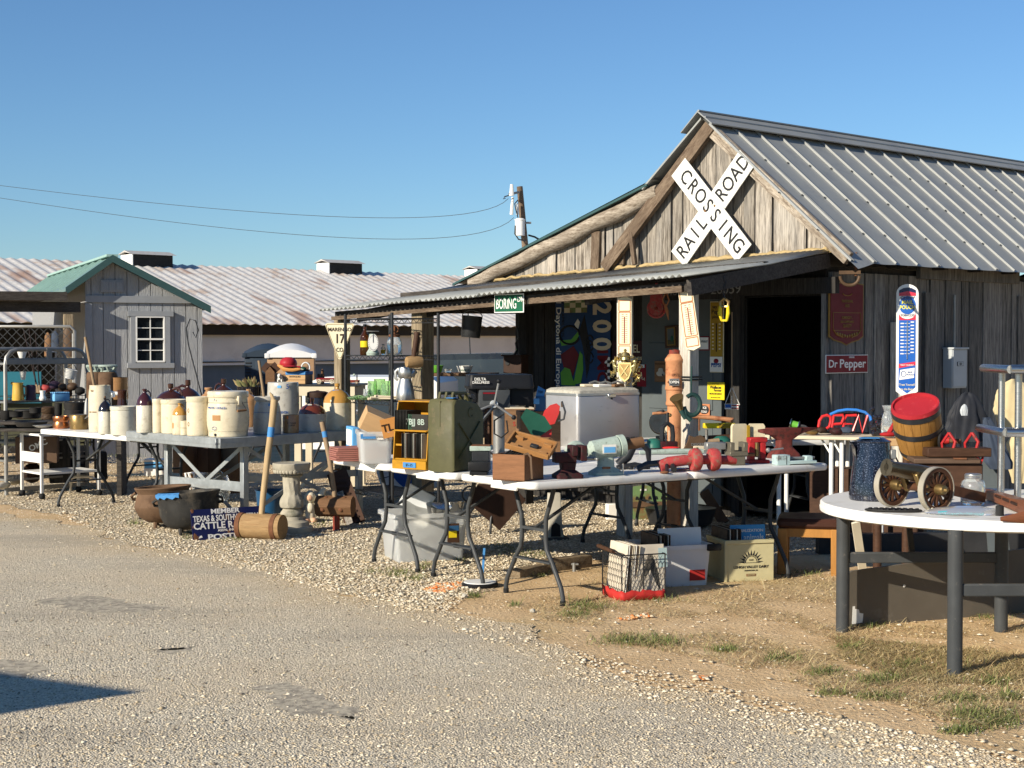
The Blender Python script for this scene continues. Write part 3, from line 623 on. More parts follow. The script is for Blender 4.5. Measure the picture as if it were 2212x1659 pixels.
# ---------------------------------------------------------------- portable toilets in front of the poultry house
def toilet(name,lab,cx,Y,rz,bodym,roofm,w=1.12):
 P=dp('D',cx,760,Y); z0=-.82; t=thing(name,lab,'portable toilet',(P.x,Y,z0),rz)
 b=B(); b.box(bodym,(0,.55,1.03),(w,w,2.06),.03)
 for i in range(6):
  for sx in(-1,1):b.box(bodym,(sx*(w/2-.03-.0),-.02+0,.4+.0),(.05,.05,.01))
 b.out('body',t)
 b=B(); b.box(bodym,(.06,-.025,1.0),(.70,.04,1.86),.012); b.tube(bodym,arc((.06,-.04,1.55),(.33,.12),0,180,12),.012,6); d=b.out('door',t)
 b=B(); b.box('leg_dark',(.34,-.06,1.0),(.05,.03,.12)); b.out('handle',d)
 b=B(); rows=[]
 for k in range(9):
  x=-w/2-.03+(w+.06)*k/8; rows.append([(x,-.06,2.04),(x,1.16,2.04),(x,1.16,2.12+.15*math.sin(math.pi*k/8)),(x,.55,2.18+.20*math.sin(math.pi*k/8)),(x,-.06,2.10+.13*math.sin(math.pi*k/8))])
 b.ring(rows,roofm); b.box(roofm,(-w/2-.0,.0,2.08),(.12,.14,.12),.02); b.box(roofm,(w/2,.0,2.08),(.12,.14,.12),.02); b.out('roof',t)
 b=B()
 for k in range(9):b.box('leg_dark' if bodym=='porta_dark' else 'crate_wood',(-w/2+.09,-.012,1.25+.08*k),(.14,.03,.03))
 b.out('vent_slats',t); return t
toilet('portable_toilet','tan portable toilet with a white domed roof behind the antiques table',628,37.0,R(6),'porta_tan','porta_roof')
toilet('portable_toilet','dark blue portable toilet half hidden behind the tan one',577,38.6,R(6),'porta_dark','porta_dark')
# ================================================================ BARN
BO=Vector((1.827,14.15,0.0)); BX=Vector((.682,-.731,0)).normalized(); BY=Vector((.731,.682,0)).normalized(); RZB=math.atan2(BX.y,BX.x)
def bf(K,x,y,yl=0.):
 """point of the photograph on the barn's front wall (or a plane parallel to it) -> barn coordinates"""
 d=ray(K,x,y); q=CAM-BO; t=(yl-q.dot(BY))/d.dot(BY); p=q+d*t
 return Vector((p.dot(BX),yl,p.z))
def bs(K,x,y,xl=1.29):
 d=ray(K,x,y); q=CAM-BO; t=(xl-q.dot(BX))/d.dot(BX); p=q+d*t
 return Vector((xl,p.dot(BY),p.z))
def bw(v):
 return BO+BX*v[0]+BY*v[1]+Vector((0,0,v[2]))
barn=thing('barn','weathered grey board barn with a metal roof and a tin roofed porch','barn',BO,RZB)
AZ=3.61; PM=.844; XR=1.29; XL=-2.62; XLE=-3.46; BL=9.5
def rz_(x):
 if x>=-.70:return AZ-PM*abs(x)
 return AZ-PM*.70-.306*(-x-.70)
rr=random.Random(5)
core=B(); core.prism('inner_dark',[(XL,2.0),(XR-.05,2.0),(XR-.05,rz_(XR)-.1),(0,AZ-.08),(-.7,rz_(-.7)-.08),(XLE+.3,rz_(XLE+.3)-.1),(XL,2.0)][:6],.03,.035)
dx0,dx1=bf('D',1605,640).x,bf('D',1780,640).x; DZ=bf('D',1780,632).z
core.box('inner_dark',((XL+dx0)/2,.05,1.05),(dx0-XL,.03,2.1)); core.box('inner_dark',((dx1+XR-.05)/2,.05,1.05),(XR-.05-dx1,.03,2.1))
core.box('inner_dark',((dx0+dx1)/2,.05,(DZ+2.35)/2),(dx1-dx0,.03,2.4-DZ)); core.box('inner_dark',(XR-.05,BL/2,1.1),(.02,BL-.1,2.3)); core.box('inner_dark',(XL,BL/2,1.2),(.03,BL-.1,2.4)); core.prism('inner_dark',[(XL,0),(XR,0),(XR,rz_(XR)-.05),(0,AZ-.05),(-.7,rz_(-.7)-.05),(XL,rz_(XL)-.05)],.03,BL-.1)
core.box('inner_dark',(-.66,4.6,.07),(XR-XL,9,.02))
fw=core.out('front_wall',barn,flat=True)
def clipped_board(x0,x1,zb0,zb1,ymat,y,d,par,inset=.04):
 xs2=sorted({x0,x1}|{q for q in(0.,-.7)if x0<q<x1}); top=[(x,rz_(x)-inset)for x in xs2][::-1]
 if max(t[1]for t in top)-max(zb0,zb1)<.05:return
 top=[(x,max(z,(zb0 if x<(x0+x1)/2 else zb1)+.002))for x,z in top]
 b=B(); b.prism(ymat,[(x0,zb0),(x1,zb1)]+top,d,y); b.out('plank',par,flat=True)
PE=-1.81
def ptop(x):return 2.36+(x-1.3)*.031
def pbot(x):return 2.085+(x-1.3)*.036
x=XR
while x>XLE+.55:
 w=rr.choice((.10,.13,.16,.19,.21)); x0=max(x-w,XLE+.5); dd=rr.uniform(0,.022)
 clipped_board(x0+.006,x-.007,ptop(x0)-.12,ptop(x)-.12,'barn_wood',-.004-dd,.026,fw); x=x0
x=dx0-.08
while x>XL:
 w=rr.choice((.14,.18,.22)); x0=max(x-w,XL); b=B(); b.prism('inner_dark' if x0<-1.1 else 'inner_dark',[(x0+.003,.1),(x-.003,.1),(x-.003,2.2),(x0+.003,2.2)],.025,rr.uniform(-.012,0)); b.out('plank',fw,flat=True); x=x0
b=B(); b.box('inner_dark',((dx0+dx1)/2,-.02,DZ+.06),(dx1-dx0+.3,.06,.14)); b.box('inner_dark',(dx0-.04,-.02,1.05),(.09,.07,2.0)); b.box('barn_wood_side',(dx1+.025,-.01,1.05),(.05,.06,2.0)); b.out('door_frame',barn)
# grey panelled door standing beside the opening
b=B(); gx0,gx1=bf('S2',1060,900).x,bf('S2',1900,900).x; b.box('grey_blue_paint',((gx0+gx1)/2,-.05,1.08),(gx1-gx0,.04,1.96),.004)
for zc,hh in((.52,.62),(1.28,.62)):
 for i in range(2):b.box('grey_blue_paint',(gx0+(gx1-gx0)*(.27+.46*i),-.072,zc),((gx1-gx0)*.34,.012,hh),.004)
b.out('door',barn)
# timbers on the gable
b=B(); b.bar('rafter_pale',(0,-.075,AZ-.10),(1.60,-.075,rz_(1.60)-.10),.05,.135,up=(0,1,0))if False else None
def raft(m,p,q,w,d,y,name,par,rnd=False):
 p=Vector((p[0],y,p[1])); q=Vector((q[0],y,q[1])); b=B(); L=(q-p).length; a=math.atan2(q.z-p.z,q.x-p.x)
 if rnd:
  n=14; pts=[p+(q-p)*i/n+Vector((0,0,.012*math.sin(i*1.7)))for i in range(n+1)]; b.tube(m,[(v-p)for v in pts],[w*(.5+.03*math.sin(i*2.3))for i in range(n+1)],12); o=b.out(name,par,p); return o
 b.box(m,(L/2,0,0),(L,d,w),.008); o=b.out(name,par,p); o.rotation_euler=(0,-a,0); return o
tip=bf('T1',2110,1300,-.09); apx=bf('T1',1000,105,-.09); lb=bf('T1',160,1320,-.11)
raft('rafter_pale',(apx.x+.0,apx.z-.13),(tip.x-.02,tip.z+.06),.115,.05,-.085,'rafter',barn)
raft('rafter_wood',(apx.x+.02,apx.z-.10),(lb.x,lb.z+.0),.125,.06,-.10,'rafter',barn)
q0,q1=bf('T2',1935,250,-.10),bf('T2',130,1160,-.10)
raft('rafter_pale',(q0.x,q0.z-.01),(q1.x,q1.z+.02),.16,.1,-.06,'log_rafter',barn,True)
c0,c1=bf('T2',1675,650,-.13),bf('T2',1768,968,-.05); raft('rafter_wood',(c0.x,c0.z),(c1.x,c1.z),.045,.04,-.12,'brace',barn)
c0,c1=bf('T2',1600,700,-.05),bf('T2',1605,965,-.03); raft('rafter_wood',(c0.x,c0.z),(c1.x,c1.z),.07,.03,-.05,'stud',barn)
c0,c1=bf('T2',1345,640,-.05),bf('T2',1345,1010,-.03); raft('rafter_wood',(c0.x,c0.z),(c1.x,c1.z),.11,.03,-.045,'stud',barn)
# spray foam along the join of porch roof and wall
b=B(); pts=[]; rad=[]
for i in range(90):
 x=-3.0+4.36*i/89; pts.append((x,-.05+rr.uniform(-.02,.01),ptop(x)+.022+rr.uniform(-.008,.012))); rad.append(rr.uniform(.018,.036)*(.55 if x<-1.2 else 1))
b.tube('foam',pts,rad,7); b.out('foam_seal',barn)
# ---- main roof: right slope in ribbed panels, left slope, lean-to
mk('roof_metal',(.30,.31,.30),.5,metal=.15,v=.07,vs=2.5,c2=(.245,.255,.26),amt=.42,s2=2.2,rr=.1)
mk('rib_metal',(.31,.32,.315),.45,metal=.15,v=.05)
RO=B(); RO.add([(0,-.12,AZ+.03),(-.72,-.12,rz_(-.72)+.04),(-.72,BL,rz_(-.72)+.04),(0,BL,AZ+.03)],[[0,1,2,3]],'roof_metal'); RO.add([(-.60,-.14,rz_(-.60)+.02),(XLE,-.14,rz_(XLE)+.05),(XLE,BL,rz_(XLE)+.05),(-.60,BL,rz_(-.6)+.02)],[[0,1,2,3]],'roof_metal')
for pa,pb_ in(((0,AZ+.03),(-.72,rz_(-.72)+.04)),((-.66,rz_(-.66)+.035),(XLE,rz_(XLE)+.05))):
 RO.prism('teal_dark' if pb_[0]<-1 else 'roof_metal',[(pa[0],pa[1]-.022),(pa[0],pa[1]),(pb_[0],pb_[1]),(pb_[0],pb_[1]-.022)],.03,-.15)
RF=RO.out('roof',barn,flat=True)
EX=1.63; EZ=AZ+.03-PM*EX; PW=.335
for i in range(int(BL/PW)):
 y0=-.15+i*PW; y1=y0+PW; b=B(); rows=[]; NS=6
 for t in(0.,.5,1.):
  row=[]
  for j in range(NS+1):
   sg=(-.005 if t==1. else-.004)*math.sin(math.pi*j/NS)*(1 if i%2 else .5)
   row.append((.02+(EX-.02)*t+(0.07*(1-j/NS)if i==0 and t==1 else 0),y0+PW*j/NS,AZ+.03-PM*(.02+(EX-.02)*t)+sg-(.06*(1-j/NS)if i==0 and t==1 else 0)))
  rows.append(row)
 vs=[p for r in rows for p in r]; n=NS+1; fs=[[a*n+j,(a+1)*n+j,(a+1)*n+j+1,a*n+j+1]for a in range(2)for j in range(NS)]
 b.add(vs,fs,'roof_metal'); pn=b.out('roof_panel',RF,flat=True)
 b=B(); b.bar('rib_metal',(.10,y0,AZ+.045-PM*.10),(EX,y0,AZ+.042-PM*EX),.02,.010,up=(0,1,0))
 if i<2 or i%3==1:b.bar('rib_metal',(.10,y0+.04,AZ+.04-PM*.10),(EX,y0+.04,AZ+.04-PM*EX),.012,.014,up=(0,1,0))
 for t in(.3,.55,.8):b.ball('leg_grey',(EX*t,y0-.022,AZ+.04-PM*EX*t),.009,6,4)
 b.out('rib',RF)
b=B(); b.prism('roof_metal',[(-.20,AZ-.09),(0,AZ+.085),(.17,AZ-.045),(.165,AZ-.055),(0,AZ+.07),(-.20,AZ-.10)],BL+.2,-.20); b.bar('rib_metal',(.09,-.2,AZ+.02),(.09,BL,AZ+.02),.012,.012); b.bar('rib_metal',(.01,-.2,AZ+.085),(.01,BL,AZ+.085),.02,.012); b.out('ridge_cap',RF)
# ---- side wall boards
b=B(); b.box('inner_dark',(XR-.02,BL/2,1.1),(.02,BL,2.3)); swl=b.out('side_wall',barn)
y=.0
while y<7.2:
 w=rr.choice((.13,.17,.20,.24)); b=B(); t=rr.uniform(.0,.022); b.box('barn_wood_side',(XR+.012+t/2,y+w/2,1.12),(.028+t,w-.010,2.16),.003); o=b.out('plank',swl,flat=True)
 y+=w
hb0,hb1=bs('S4',1112,135,XR+.06),bs('S4',2040,160,XR+.06)
b=B(); b.box('barn_wood_side',(XR+.05,(hb0.y+hb1.y)/2,hb0.z),(.05,hb1.y-hb0.y,.19),.004); b.out('header_beam',barn)
for yy in(hb0.y-.02,hb0.y+.14,hb1.y+.03):b=B(); b.box('barn_wood_side',(XR+.045,yy,1.05),(.045,.075,2.0)); b.out('batten',barn)
for i in range(12):b=B(); b.box('dark_beam',(XR+.10,.3+.62*i,rz_(XR+.10)-.14),(.22,.05,.08)); b.out('rafter_tail',barn)
# ---- porch: corrugated sheets, beam, posts
porch=thing('porch_roof','low tin roofed porch with a corrugated front edge across the barn front','porch',BO,RZB)
n=N('tin_sheet'); vec=n.coords((1,1,1)); f=n.noise(vec,5,5,.65); c=n.ramp(f,[(.35,(.27,.285,.275)),(.65,(.37,.38,.36))]); n.l(c,n.b.inputs['Base Color']); n.set(Roughness=.5,Metallic=.3)
XA,XB=-3.38,1.325; pit=.068; nsh=6
for k in range(nsh):
 xa=XA+(XB-XA)*k/nsh-.03; xb=XA+(XB-XA)*(k+1)/nsh+.03; m=int((xb-xa)/(pit/6)); vs=[]; lift=.006*(k%2)+.004*k
 for yy,zf in((PE-.13-.02*(k%2),pbot),(PE*.5,lambda q:(pbot(q)+ptop(q))/2-.01),(-.02,ptop)):
  for i in range(m+1):
   x=xa+(xb-xa)*i/m; vs.append((x,yy,zf(x)+.013*math.sin(2*math.pi*x/pit)+lift))
 fs=[[r*(m+1)+i,r*(m+1)+i+1,(r+1)*(m+1)+i+1,(r+1)*(m+1)+i]for r in range(2)for i in range(m)]
 b=B(); b.add(vs,fs,'tin_sheet'); o=b.out('roof_sheet',porch); md=o.modifiers.new('thick','SOLIDIFY'); md.thickness=.004
b=B(); ya=PE+.03; b.bar('dark_beam',(XA+.05,ya,pbot(XA)-.055),(XB-.05,ya,pbot(XB)-.055),.05,.075); b.out('eave_beam',porch)
b=B(); b.bar('rafter_wood',(XA+.02,ya-.04,pbot(XA)-.085),(-.55,ya-.04,pbot(-.55)-.075),.02,.035); b.bar('rafter_wood',(-.5,ya-.045,pbot(-.5)-.07),(XB-.1,ya-.045,pbot(XB)-.075),.02,.05); b.out('lath',porch)
b=B(); b.bar('dark_beam',(XB,PE-.05,pbot(XB)-.07),(XB,-.05,ptop(XB)-.07),.045,.125); b.out('rake_board',porch)
b=B()
for i in range(5):x=XA+.3+i*1.05; b.bar('dark_beam',(x,PE+.1,pbot(x)-.08),(x,-.05,ptop(x)-.09),.05,.11)
b.bar('dark_beam',(XA,-.9,2.06),(XB,-.9,2.21),.06,.09); b.out('porch_rafter',porch)
PY=PE+.12
def post(px_,m,w,top_,name='post',yl=PY,lab=None):
 p=bf('D',px_,740,yl); b=B(); b.box(m,(p.x,yl,(pbot(p.x)-.08)/2),(w,w,pbot(p.x)-.08),.006); o=b.out(name,porch)
 return p.x
xp1=post(1488,'post_white',.115,2.0); xp2=post(1350,'post_white',.10,2.0); xp3=post(913,'post_wood',.155,1.95); xp4=post(739,'post_wood',.12,1.95)
b=B(); q=bf('D',1137,760,-.55); b.box('inner_dark',(q.x,-.55,1.05),(.10,.10,2.1)); b.out('post',porch)
b=B(); q0,q1=bf('T3',1370,230,-1.0),bf('T3',1990,240,-.6); b.bar('dark_beam',(q0.x,-1.3,q0.z+.02),(q1.x,-.6,q1.z+.03),.10,.10); b.out('cross_beam',porch)
# ================================================================ SIGNS AND THINGS HUNG ON THE BARN
def on_front(K,x,y,yl=-.03):return bw(bf(K,x,y,yl))
# railroad crossing sign
cs=bf('T1',1010,855,-.13); xs_=thing('crossing_sign','white railroad crossbuck sign with black letters on the barn gable','sign',bw(cs),RZB)
def blade(a,L,w,y,name):
 b=B(); b.box('sign_white',(0,0,0),(L,.012,w),.003); o=b.out(name,xs_,(0,y,0)); o.rotation_euler=(0,R(a),0); return o
p0,p1=bf('T1',757,495,-.14),bf('T1',1279,1180,-.14); L1=(p1-p0).length; a1=math.degrees(math.atan2(-(p1.z-p0.z),p1.x-p0.x))
p2,p3=bf('T1',748,1226,-.12),bf('T1',1296,421,-.12); L2=(p3-p2).length; a2=math.degrees(math.atan2(-(p3.z-p2.z),p3.x-p2.x))
bA=blade(a1,L1,.225,-.014,'blade'); bB=blade(a2,L2,.225,.004,'blade')
for i,ch in enumerate('CROSSING'):text(ch,.19,'ink_black',bA,((i-3.5)*L1*.113+.02,-.0085,0),bold=.010,sx=.86)
for i,ch in enumerate('RAIL'):text(ch,.19,'ink_black',bB,(-L2*.5+L2*(.075+.095*i),-.0085,0),bold=.010,sx=.86)
for i,ch in enumerate('ROAD'):text(ch,.19,'ink_black',bB,(L2*(.145+.102*i),-.0085,0),bold=.010,sx=.86)
b=B(); b.ball('crate_wood',(-.06,-.022,-.01),(.012,.005,.012)); b.ball('crate_wood',(.05,-.022,.03),(.012,.005,.012)); b.out('bolt',xs_)
# street sign BORING DR
q0,q1=bf('T3',1712,150,PE-.03),bf('T3',1998,130,PE-.03); c_=(q0+q1)/2; c_.z=bf('T3',1855,158,PE-.03).z
t=thing('street_sign','small green street sign reading BORING hung at the porch eave','sign',bw(c_),RZB)
b=B(); wS=(q1-q0).length; b.box('enamel_white',(0,0,0),(wS,.004,.165),.002); b.box('sign_green',(0,-.0035,0),(wS-.02,.003,.145),.001); b.out('plate',t); text('BORING',.125,'enamel_white',t,(-.030,-.006,-.008),bold=.008,fit=wS*.68); text('DR',.06,'enamel_white',t,(wS*.40,-.006,.03),bold=.01)
# Racing banner
q0,q1=bf('S2',105,130,-.03),bf('S2',680,1040,-.03); cx_=(q0.x+q1.x)/2; wB=q1.x-q0.x; zt_,zb_=bf('S2',400,105,-.03).z,bf('S2',400,1060,-.03).z; hB=zt_-zb_
t=thing('race_banner','tall blue race banner with a green motorbike and big white 200','banner',bw((cx_,-.035,zb_)),RZB)
b=B(); b.box('banner_blue_shaded',(0,0,hB/2),(wB,.004,hB)); b.out('cloth',t)
b=B()
for i in range(4):
 for j in range(3):b.box('seat_green' if(i+j)%2 else 'sign_cream',(-wB*.5+wB*(.22+.105*i),-.004,hB*(.965-.055*j)),(wB*.105,.002,hB*.055))
for i in range(2):
 for j in range(9):b.box('enamel_white' if(i+j)%2 else 'ink_black',(wB*(.43+.045*i),-.004,hB*(.05+.034*j)),(wB*.045,.002,hB*.034))
b.out('check_print',t)['kind']='stuff'
b=B(); S=lambda u,v:(-wB/2+wB*u,hB*v)
mk('bike_green',(.12,.36,.045),.5,v=.1)
b.prism('bike_green',[S(.12,.02),S(.10,.16),S(.18,.22),S(.28,.20),S(.32,.10),S(.38,.02)],.003,-.006); b.prism('bike_green',[S(.34,.03),S(.40,.22),S(.46,.40),S(.51,.36),S(.52,.20),S(.48,.05)],.003,-.006)
b.prism('bike_green',[S(.09,.52),S(.12,.46),S(.36,.48),S(.46,.60),S(.44,.63),S(.30,.53)],.003,-.006); b.out('fairing_print',t)
b=B(); b.prism('sign_darkred',[S(.10,.36),S(.34,.46),S(.44,.36),S(.33,.12),S(.28,.20),S(.16,.22)],.003,-.0055); b.prism('ink_black',[S(.44,.62),S(.54,.80),S(.60,.60),S(.66,.40),S(.62,.20),S(.58,.10),S(.55,.32),S(.50,.48)],.003,-.0055)
for zc in(.46,.33,.52):b.tube('ink_black',[(p[0],-.005,p[2])for p in arc((-wB/2+wB*.64,0,hB*zc),(.045,.05),0,340,14)],.008,5)
b.tube('ink_black',[(p[0],-.005,p[2])for p in arc((-wB/2+wB*.27,0,hB*.58),(.14,.09),0,340,20)],.012,5); b.prism('sign_white',[S(.36,.70),S(.42,.76),S(.46,.72),S(.42,.63)],.003,-.0065); b.out('bike_print',t)
for i,ch in enumerate('200'):text(ch,.33,'paper_cream',t,(wB*.34,-.005,hB*(.87-.195*i)),ry=90,bold=.035,sx=.75)
text('IMO',.20,'sign_darkred',t,(wB*.36,-.005,hB*.21),ry=90,bold=.02,sx=1.05); text('Il Daytona di Europa',.098,'enamel_white',t,(-wB*.44,-.005,hB*.48),ry=90,bold=.012,sx=1.12); text('IMOLA APRIL 1975',.05,'ink_black',t,(-wB*.36,-.005,hB*.78),ry=90)
# thermometers on the posts
def thermo(K,a,b_,w,h,lab,tilt=0.,cap=''):
 yl=PY-.075; p=bf(K,a,b_,yl); t=thing('thermometer',lab,'thermometer',bw(p),RZB+R(14),rot=(0,R(tilt),RZB+R(14)))
 m=B(); m.prism('sign_cream',[(-w/2,-h/2+.02),(0,-h/2),(w/2,-h/2+.02),(w/2,h/2-.02),(0,h/2+.01),(-w/2,h/2-.02)],.012,0); m.out('board',t)
 m=B(); wi,hi=w*.84,h*.90
 for z0,z1 in((.30,.49),(-.30,.28),(-.48,-.33)):
  za,zb2=hi*z0+.0,hi*z1
  for sx in(-1,1):m.box('terracotta',(sx*wi/2,-.003,(za+zb2)/2),(.006,.003,zb2-za))
  for z in(za,zb2):m.box('terracotta',(0,-.003,z),(wi,.003,.006))
 for i in range(14):m.box('crate_wood',(-.018,-.003,-hi*.26+hi*.50*i/13),(.018,.003,.003)); m.box('crate_wood',(.018,-.003,-hi*.26+hi*.50*i/13),(.018,.003,.003))
 m.out('print',t); m=B(); m.cyl('red_paint',(0,-.006,-hi*.28),(0,-.006,hi*.2),.003,n=6); m.out('glass_tube',t); return t
thermo('S2',828,428,.125,.50,'cream thermometer hung straight on the post above the brass crest')
thermo('S2',1508,335,.125,.50,'cream thermometer hung tilted on the right porch post',tilt=-9)
# brass crest
p=bf('S2',838,880,PE-.02); t=thing('brass_crest','ornate brass coat of arms crest hung below a thermometer on the post','crest',bw(p),RZB+R(20)); t.scale=(.72,.72,.72)
b=B(); sh_=[(-.075,.09),(.075,.09),(.085,.0),(.05,-.09),(0,-.13),(-.05,-.09),(-.085,.0)]; b.prism('brass',sh_,.03,-.03); b.prism('brass_dull',[(x*.8,z*.8)for x,z in sh_],.034,-.034)
for a in(-1,1):b.bar('brass',(a*.05,-.037,.06),(-a*.04,-.037,-.06),.014,.01)
b.out('shield',t); b=B(); r2=random.Random(4)
for k in range(90):
 a=r2.uniform(0,6.28); q=r2.uniform(.085,.18); pt=(q*math.cos(a),r2.uniform(-.02,.02),q*.98*math.sin(a)+.0); a2_=a+r2.uniform(-1,1); l=r2.uniform(.018,.04)
 b.tube('brass' if k%3 else 'brass_dull',[pt,(pt[0]+l*math.cos(a2_),pt[1]-.012,pt[2]+l*math.sin(a2_)),(pt[0]+l*1.2*math.cos(a2_+1.1),pt[1],pt[2]+l*1.2*math.sin(a2_+1.1))],[.007,.012,.004],6)
b.out('scrollwork',t); b=B(); b.lathe('brass',[(.002,.0),(.055,.01),(.05,.04),(.06,.055),(.04,.09),(.012,.10),(.02,.12),(.002,.135)],14,(0,-.01,.11)); b.out('crown',t)
b=B()
for sx in(-1,1):
 b.ball('brass',(sx*.125,-.03,.10),(.026,.022,.026)); b.tube('brass',[(sx*.13,-.03,.09),(sx*.12,-.03,.04),(sx*.105,-.03,-.02)],[.02,.022,.014],8); b.tube('brass',[(sx*.12,-.04,.06),(sx*.09,-.05,.04)],[.012,.008],7)
b.out('lion',t)
# red pulley, hooked tongs, yellow pulley
p=bf('S2',1165,190,-.95); t=thing('hay_pulley','red iron hay trolley pulley hanging under the porch roof','pulley',bw(p),RZB+R(30))
b=B(); b.tube('red_dusty',[(x,0,z)for x,_,z in arc((0,0,-.03),.075,0,359,24)],.012,8,True); b.lathe('red_dusty',[(.002,-.02),(.062,-.02),(.066,0),(.062,.02),(.002,.02)],20); o=b.out('wheel',t);
for v in o.data.vertices[192:]:v.co=Vector((v.co.x,v.co.z,v.co.y-.03))
b=B(); b.prism('red_dusty',[(-.06,.0),(.06,.0),(.05,.10),(.03,.11),(.03,.14),(-.03,.14),(-.03,.11),(-.05,.10)],.03,-.015); b.cyl('red_dusty',(0,0,.13),(0,0,.19),.012); b.ball('rust_red',(0,-.03,-.03),(.016,.02,.016)); b.out('housing',t)
b=B(); b.cyl('black_metal',(0,0,0),(0,0,.12),.006); b.out('hook',t,(0,0,.17))
p=bf('S2',1262,190,-.95); b=B(); b.tube('terracotta',[(0,0,.14),(-.008,0,.09),(-.028,0,.05),(-.02,0,.01),(.01,0,.0),(.028,0,.04),(.012,0,.09),(0,0,.12)],.006,6); b.tube('terracotta',[(-.005,0,.0),(.01,0,-.05),(.025,0,-.13)],[.012,.014,.003],6); b.cyl('black_metal',(0,0,.14),(0,0,.24),.004)
one(b,'hook_tool','slim rusty hook hanging right beside the red pulley','hook',bw(p),RZB+R(30))
p=bf('S2',1878,235,PE+.35); t=thing('hanging_pulley','yellow painted block with two handles hanging from a chain','pulley',bw(p),RZB+R(25))
b=B(); b.tube('brass_dull',[(-.035,0,.06),(0,0,.085),(.035,0,.06),(.03,0,.02),(-.03,0,.02)],.014,7,True); b.out('block',t)
b=B()
for sx in(-1,1):b.tube('sign_yellow',[(sx*.03,0,.03),(sx*.034,-.01,-.03),(sx*.02,0,-.09)],[.012,.016,.010],8)
b.bar('sign_yellow',(-.022,0,-.088),(.022,0,-.088),.016); b.out('handle',t); b=B()
for k in range(5):b.tube('black_metal',[(x,0,z)if k%2 else(0,x,z)for x,_,z in arc((0,0,.10+.035*k),(.011,.02),0,359,10)],.004,5,True)
b.out('chain',t)
# rusty pulley at barn corner
p=bs('S4',525,215,1.40); t=thing('corner_pulley','rusty iron pulley bracket under the eave at the barn corner','pulley',bw(p)+Vector((-.1,-.2,0)),RZB+R(35))
b=B(); b.tube('leather_brown',arc((0,0,0),.08,180,360,12),.014,8); b.bar('leather_brown',(-.09,0,.03),(.09,0,.03),.05,.03); b.out('bracket',t); b=B(); b.tube('rust',[(.05,.0,0),(.05,0,.2)],.012,6); b.out('hanger',t)
# small signs under the porch
def sign(name,lab,K,x0,y0,x1,y1,yl,m,depth=.006,frame=None,side=False,group=None,cat='sign',dz=0.):
 f=(lambda a,c:bs(K,a,c,yl))if side else(lambda a,c:bf(K,a,c,yl)); pa,pb2,pc,pd=f(x0,y0),f(x1,y0),f(x0,y1),f(x1,y1)
 c=(pa+pb2+pc+pd)/4; w=(pb2-pa).length*1.0; w=abs((pb2.y-pa.y)if side else(pb2.x-pa.x)); h=((pa.z-pc.z)+(pb2.z-pd.z))/2
 t=thing(name,lab,cat,bw(c),RZB+(R(90)if side else 0)); b=B()
 if frame:b.box(frame,(0,.002,0),(w,depth,h),.003); b.box(m,(0,-.003,0),(w-.02,depth,h-.02))
 else:b.box(m,(0,0,0),(w,depth,h),.002)
 b.out('plate',t); return t,w,h
YD=-.085
t,w,h=sign('soda_thermometer','tall mustard soda thermometer sign on the grey door under the porch','S3',255,150,402,900,YD,'sign_mustard',frame='sign_cream',cat='thermometer sign')
b=B(); b.box('enamel_white',(0,-.008,-h*.385),(w*.9,.003,h*.21)); b.box('ink_black',(0,-.008,-.01*h),(w*.05,.004,h*.4))
for i in range(8):
 for sx in(-1,1):b.box('sign_cream',(sx*w*.24,-.008,h*(.18-.05*i)),(w*.12,.003,h*.018))
b.ball('sign_red',(0,-.010,-h*.34),(w*.18,.003,h*.035)); b.box('ink_blue',(0,-.0085,-h*.385),(w*.75,.002,h*.012)); b.out('scale_print',t); text('say',.045,'ink_black',t,(-w*.12,-.008,h*.42),bold=.01); text('Pepsi',.055,'ink_black',t,(0,-.008,h*.35),bold=.012); text('please',.04,'ink_black',t,(0,-.008,h*.28)); text('PEPSI',.052,'ink_blue',t,(0,-.0115,-h*.40),bold=.02)
t,w,h=sign('farmer_sign','square yellow farm magazine sign on the grey door','S3',228,1003,410,1188,YD,'sign_yellow')
text('Wallaces',h*.24,'ink_black',t,(-.0,-.006,h*.2),bold=.022,sx=.95); text('Farmer',h*.19,'ink_black',t,(w*.12,-.006,h*.03),bold=.02); text('PROTECTIVE SERVICE',h*.13,'ink_black',t,(0,-.006,-h*.17),bold=.01,sx=.72); text('for farm members',h*.07,'ink_black',t,(0,-.006,h*.40)); text('DES MOINES, IOWA',h*.08,'ink_black',t,(0,-.006,-h*.38))
t,w,h=sign('way_sign','white sign with red border half hidden behind the right post','S3',100,520,250,668,YD,'enamel_white',frame='sign_red'); text('WAY',h*.27,'ink_black',t,(w*.18,-.008,h*.12))
t,w,h=sign('cold_sign','orange sign with a black oval low on the grey door behind the post','S3',110,1232,255,1352,YD,'terracotta'); b=B(); b.ball('ink_black',(w*.1,-.004,0),(w*.36,.003,h*.40),18,8); b.out('oval',t); text('ICE',h*.28,'enamel_white',t,(w*.17,-.009,h*.16),bold=.02); text('COLD',h*.24,'enamel_white',t,(w*.12,-.009,-h*.18),bold=.02)
t,w,h=sign('framed_picture','small dark framed landscape picture hung crooked on the grey door','S2',1262,405,1400,640,YD,'dark_wood',.03,cat='picture'); t.rotation_euler[1]=R(-3); b=B(); b.box('gold_print',(0,-.018,0),(w*.62,.006,h*.80)); b.box('grey_blue_paint',(0,-.023,h*.1),(w*.48,.004,h*.52)); b.box('olive_cloth',(0,-.0235,-h*.25),(w*.48,.004,h*.2)); b.ball('dark_green',(w*.1,-.026,-.02),(w*.1,.004,h*.14)); b.out('canvas',t)
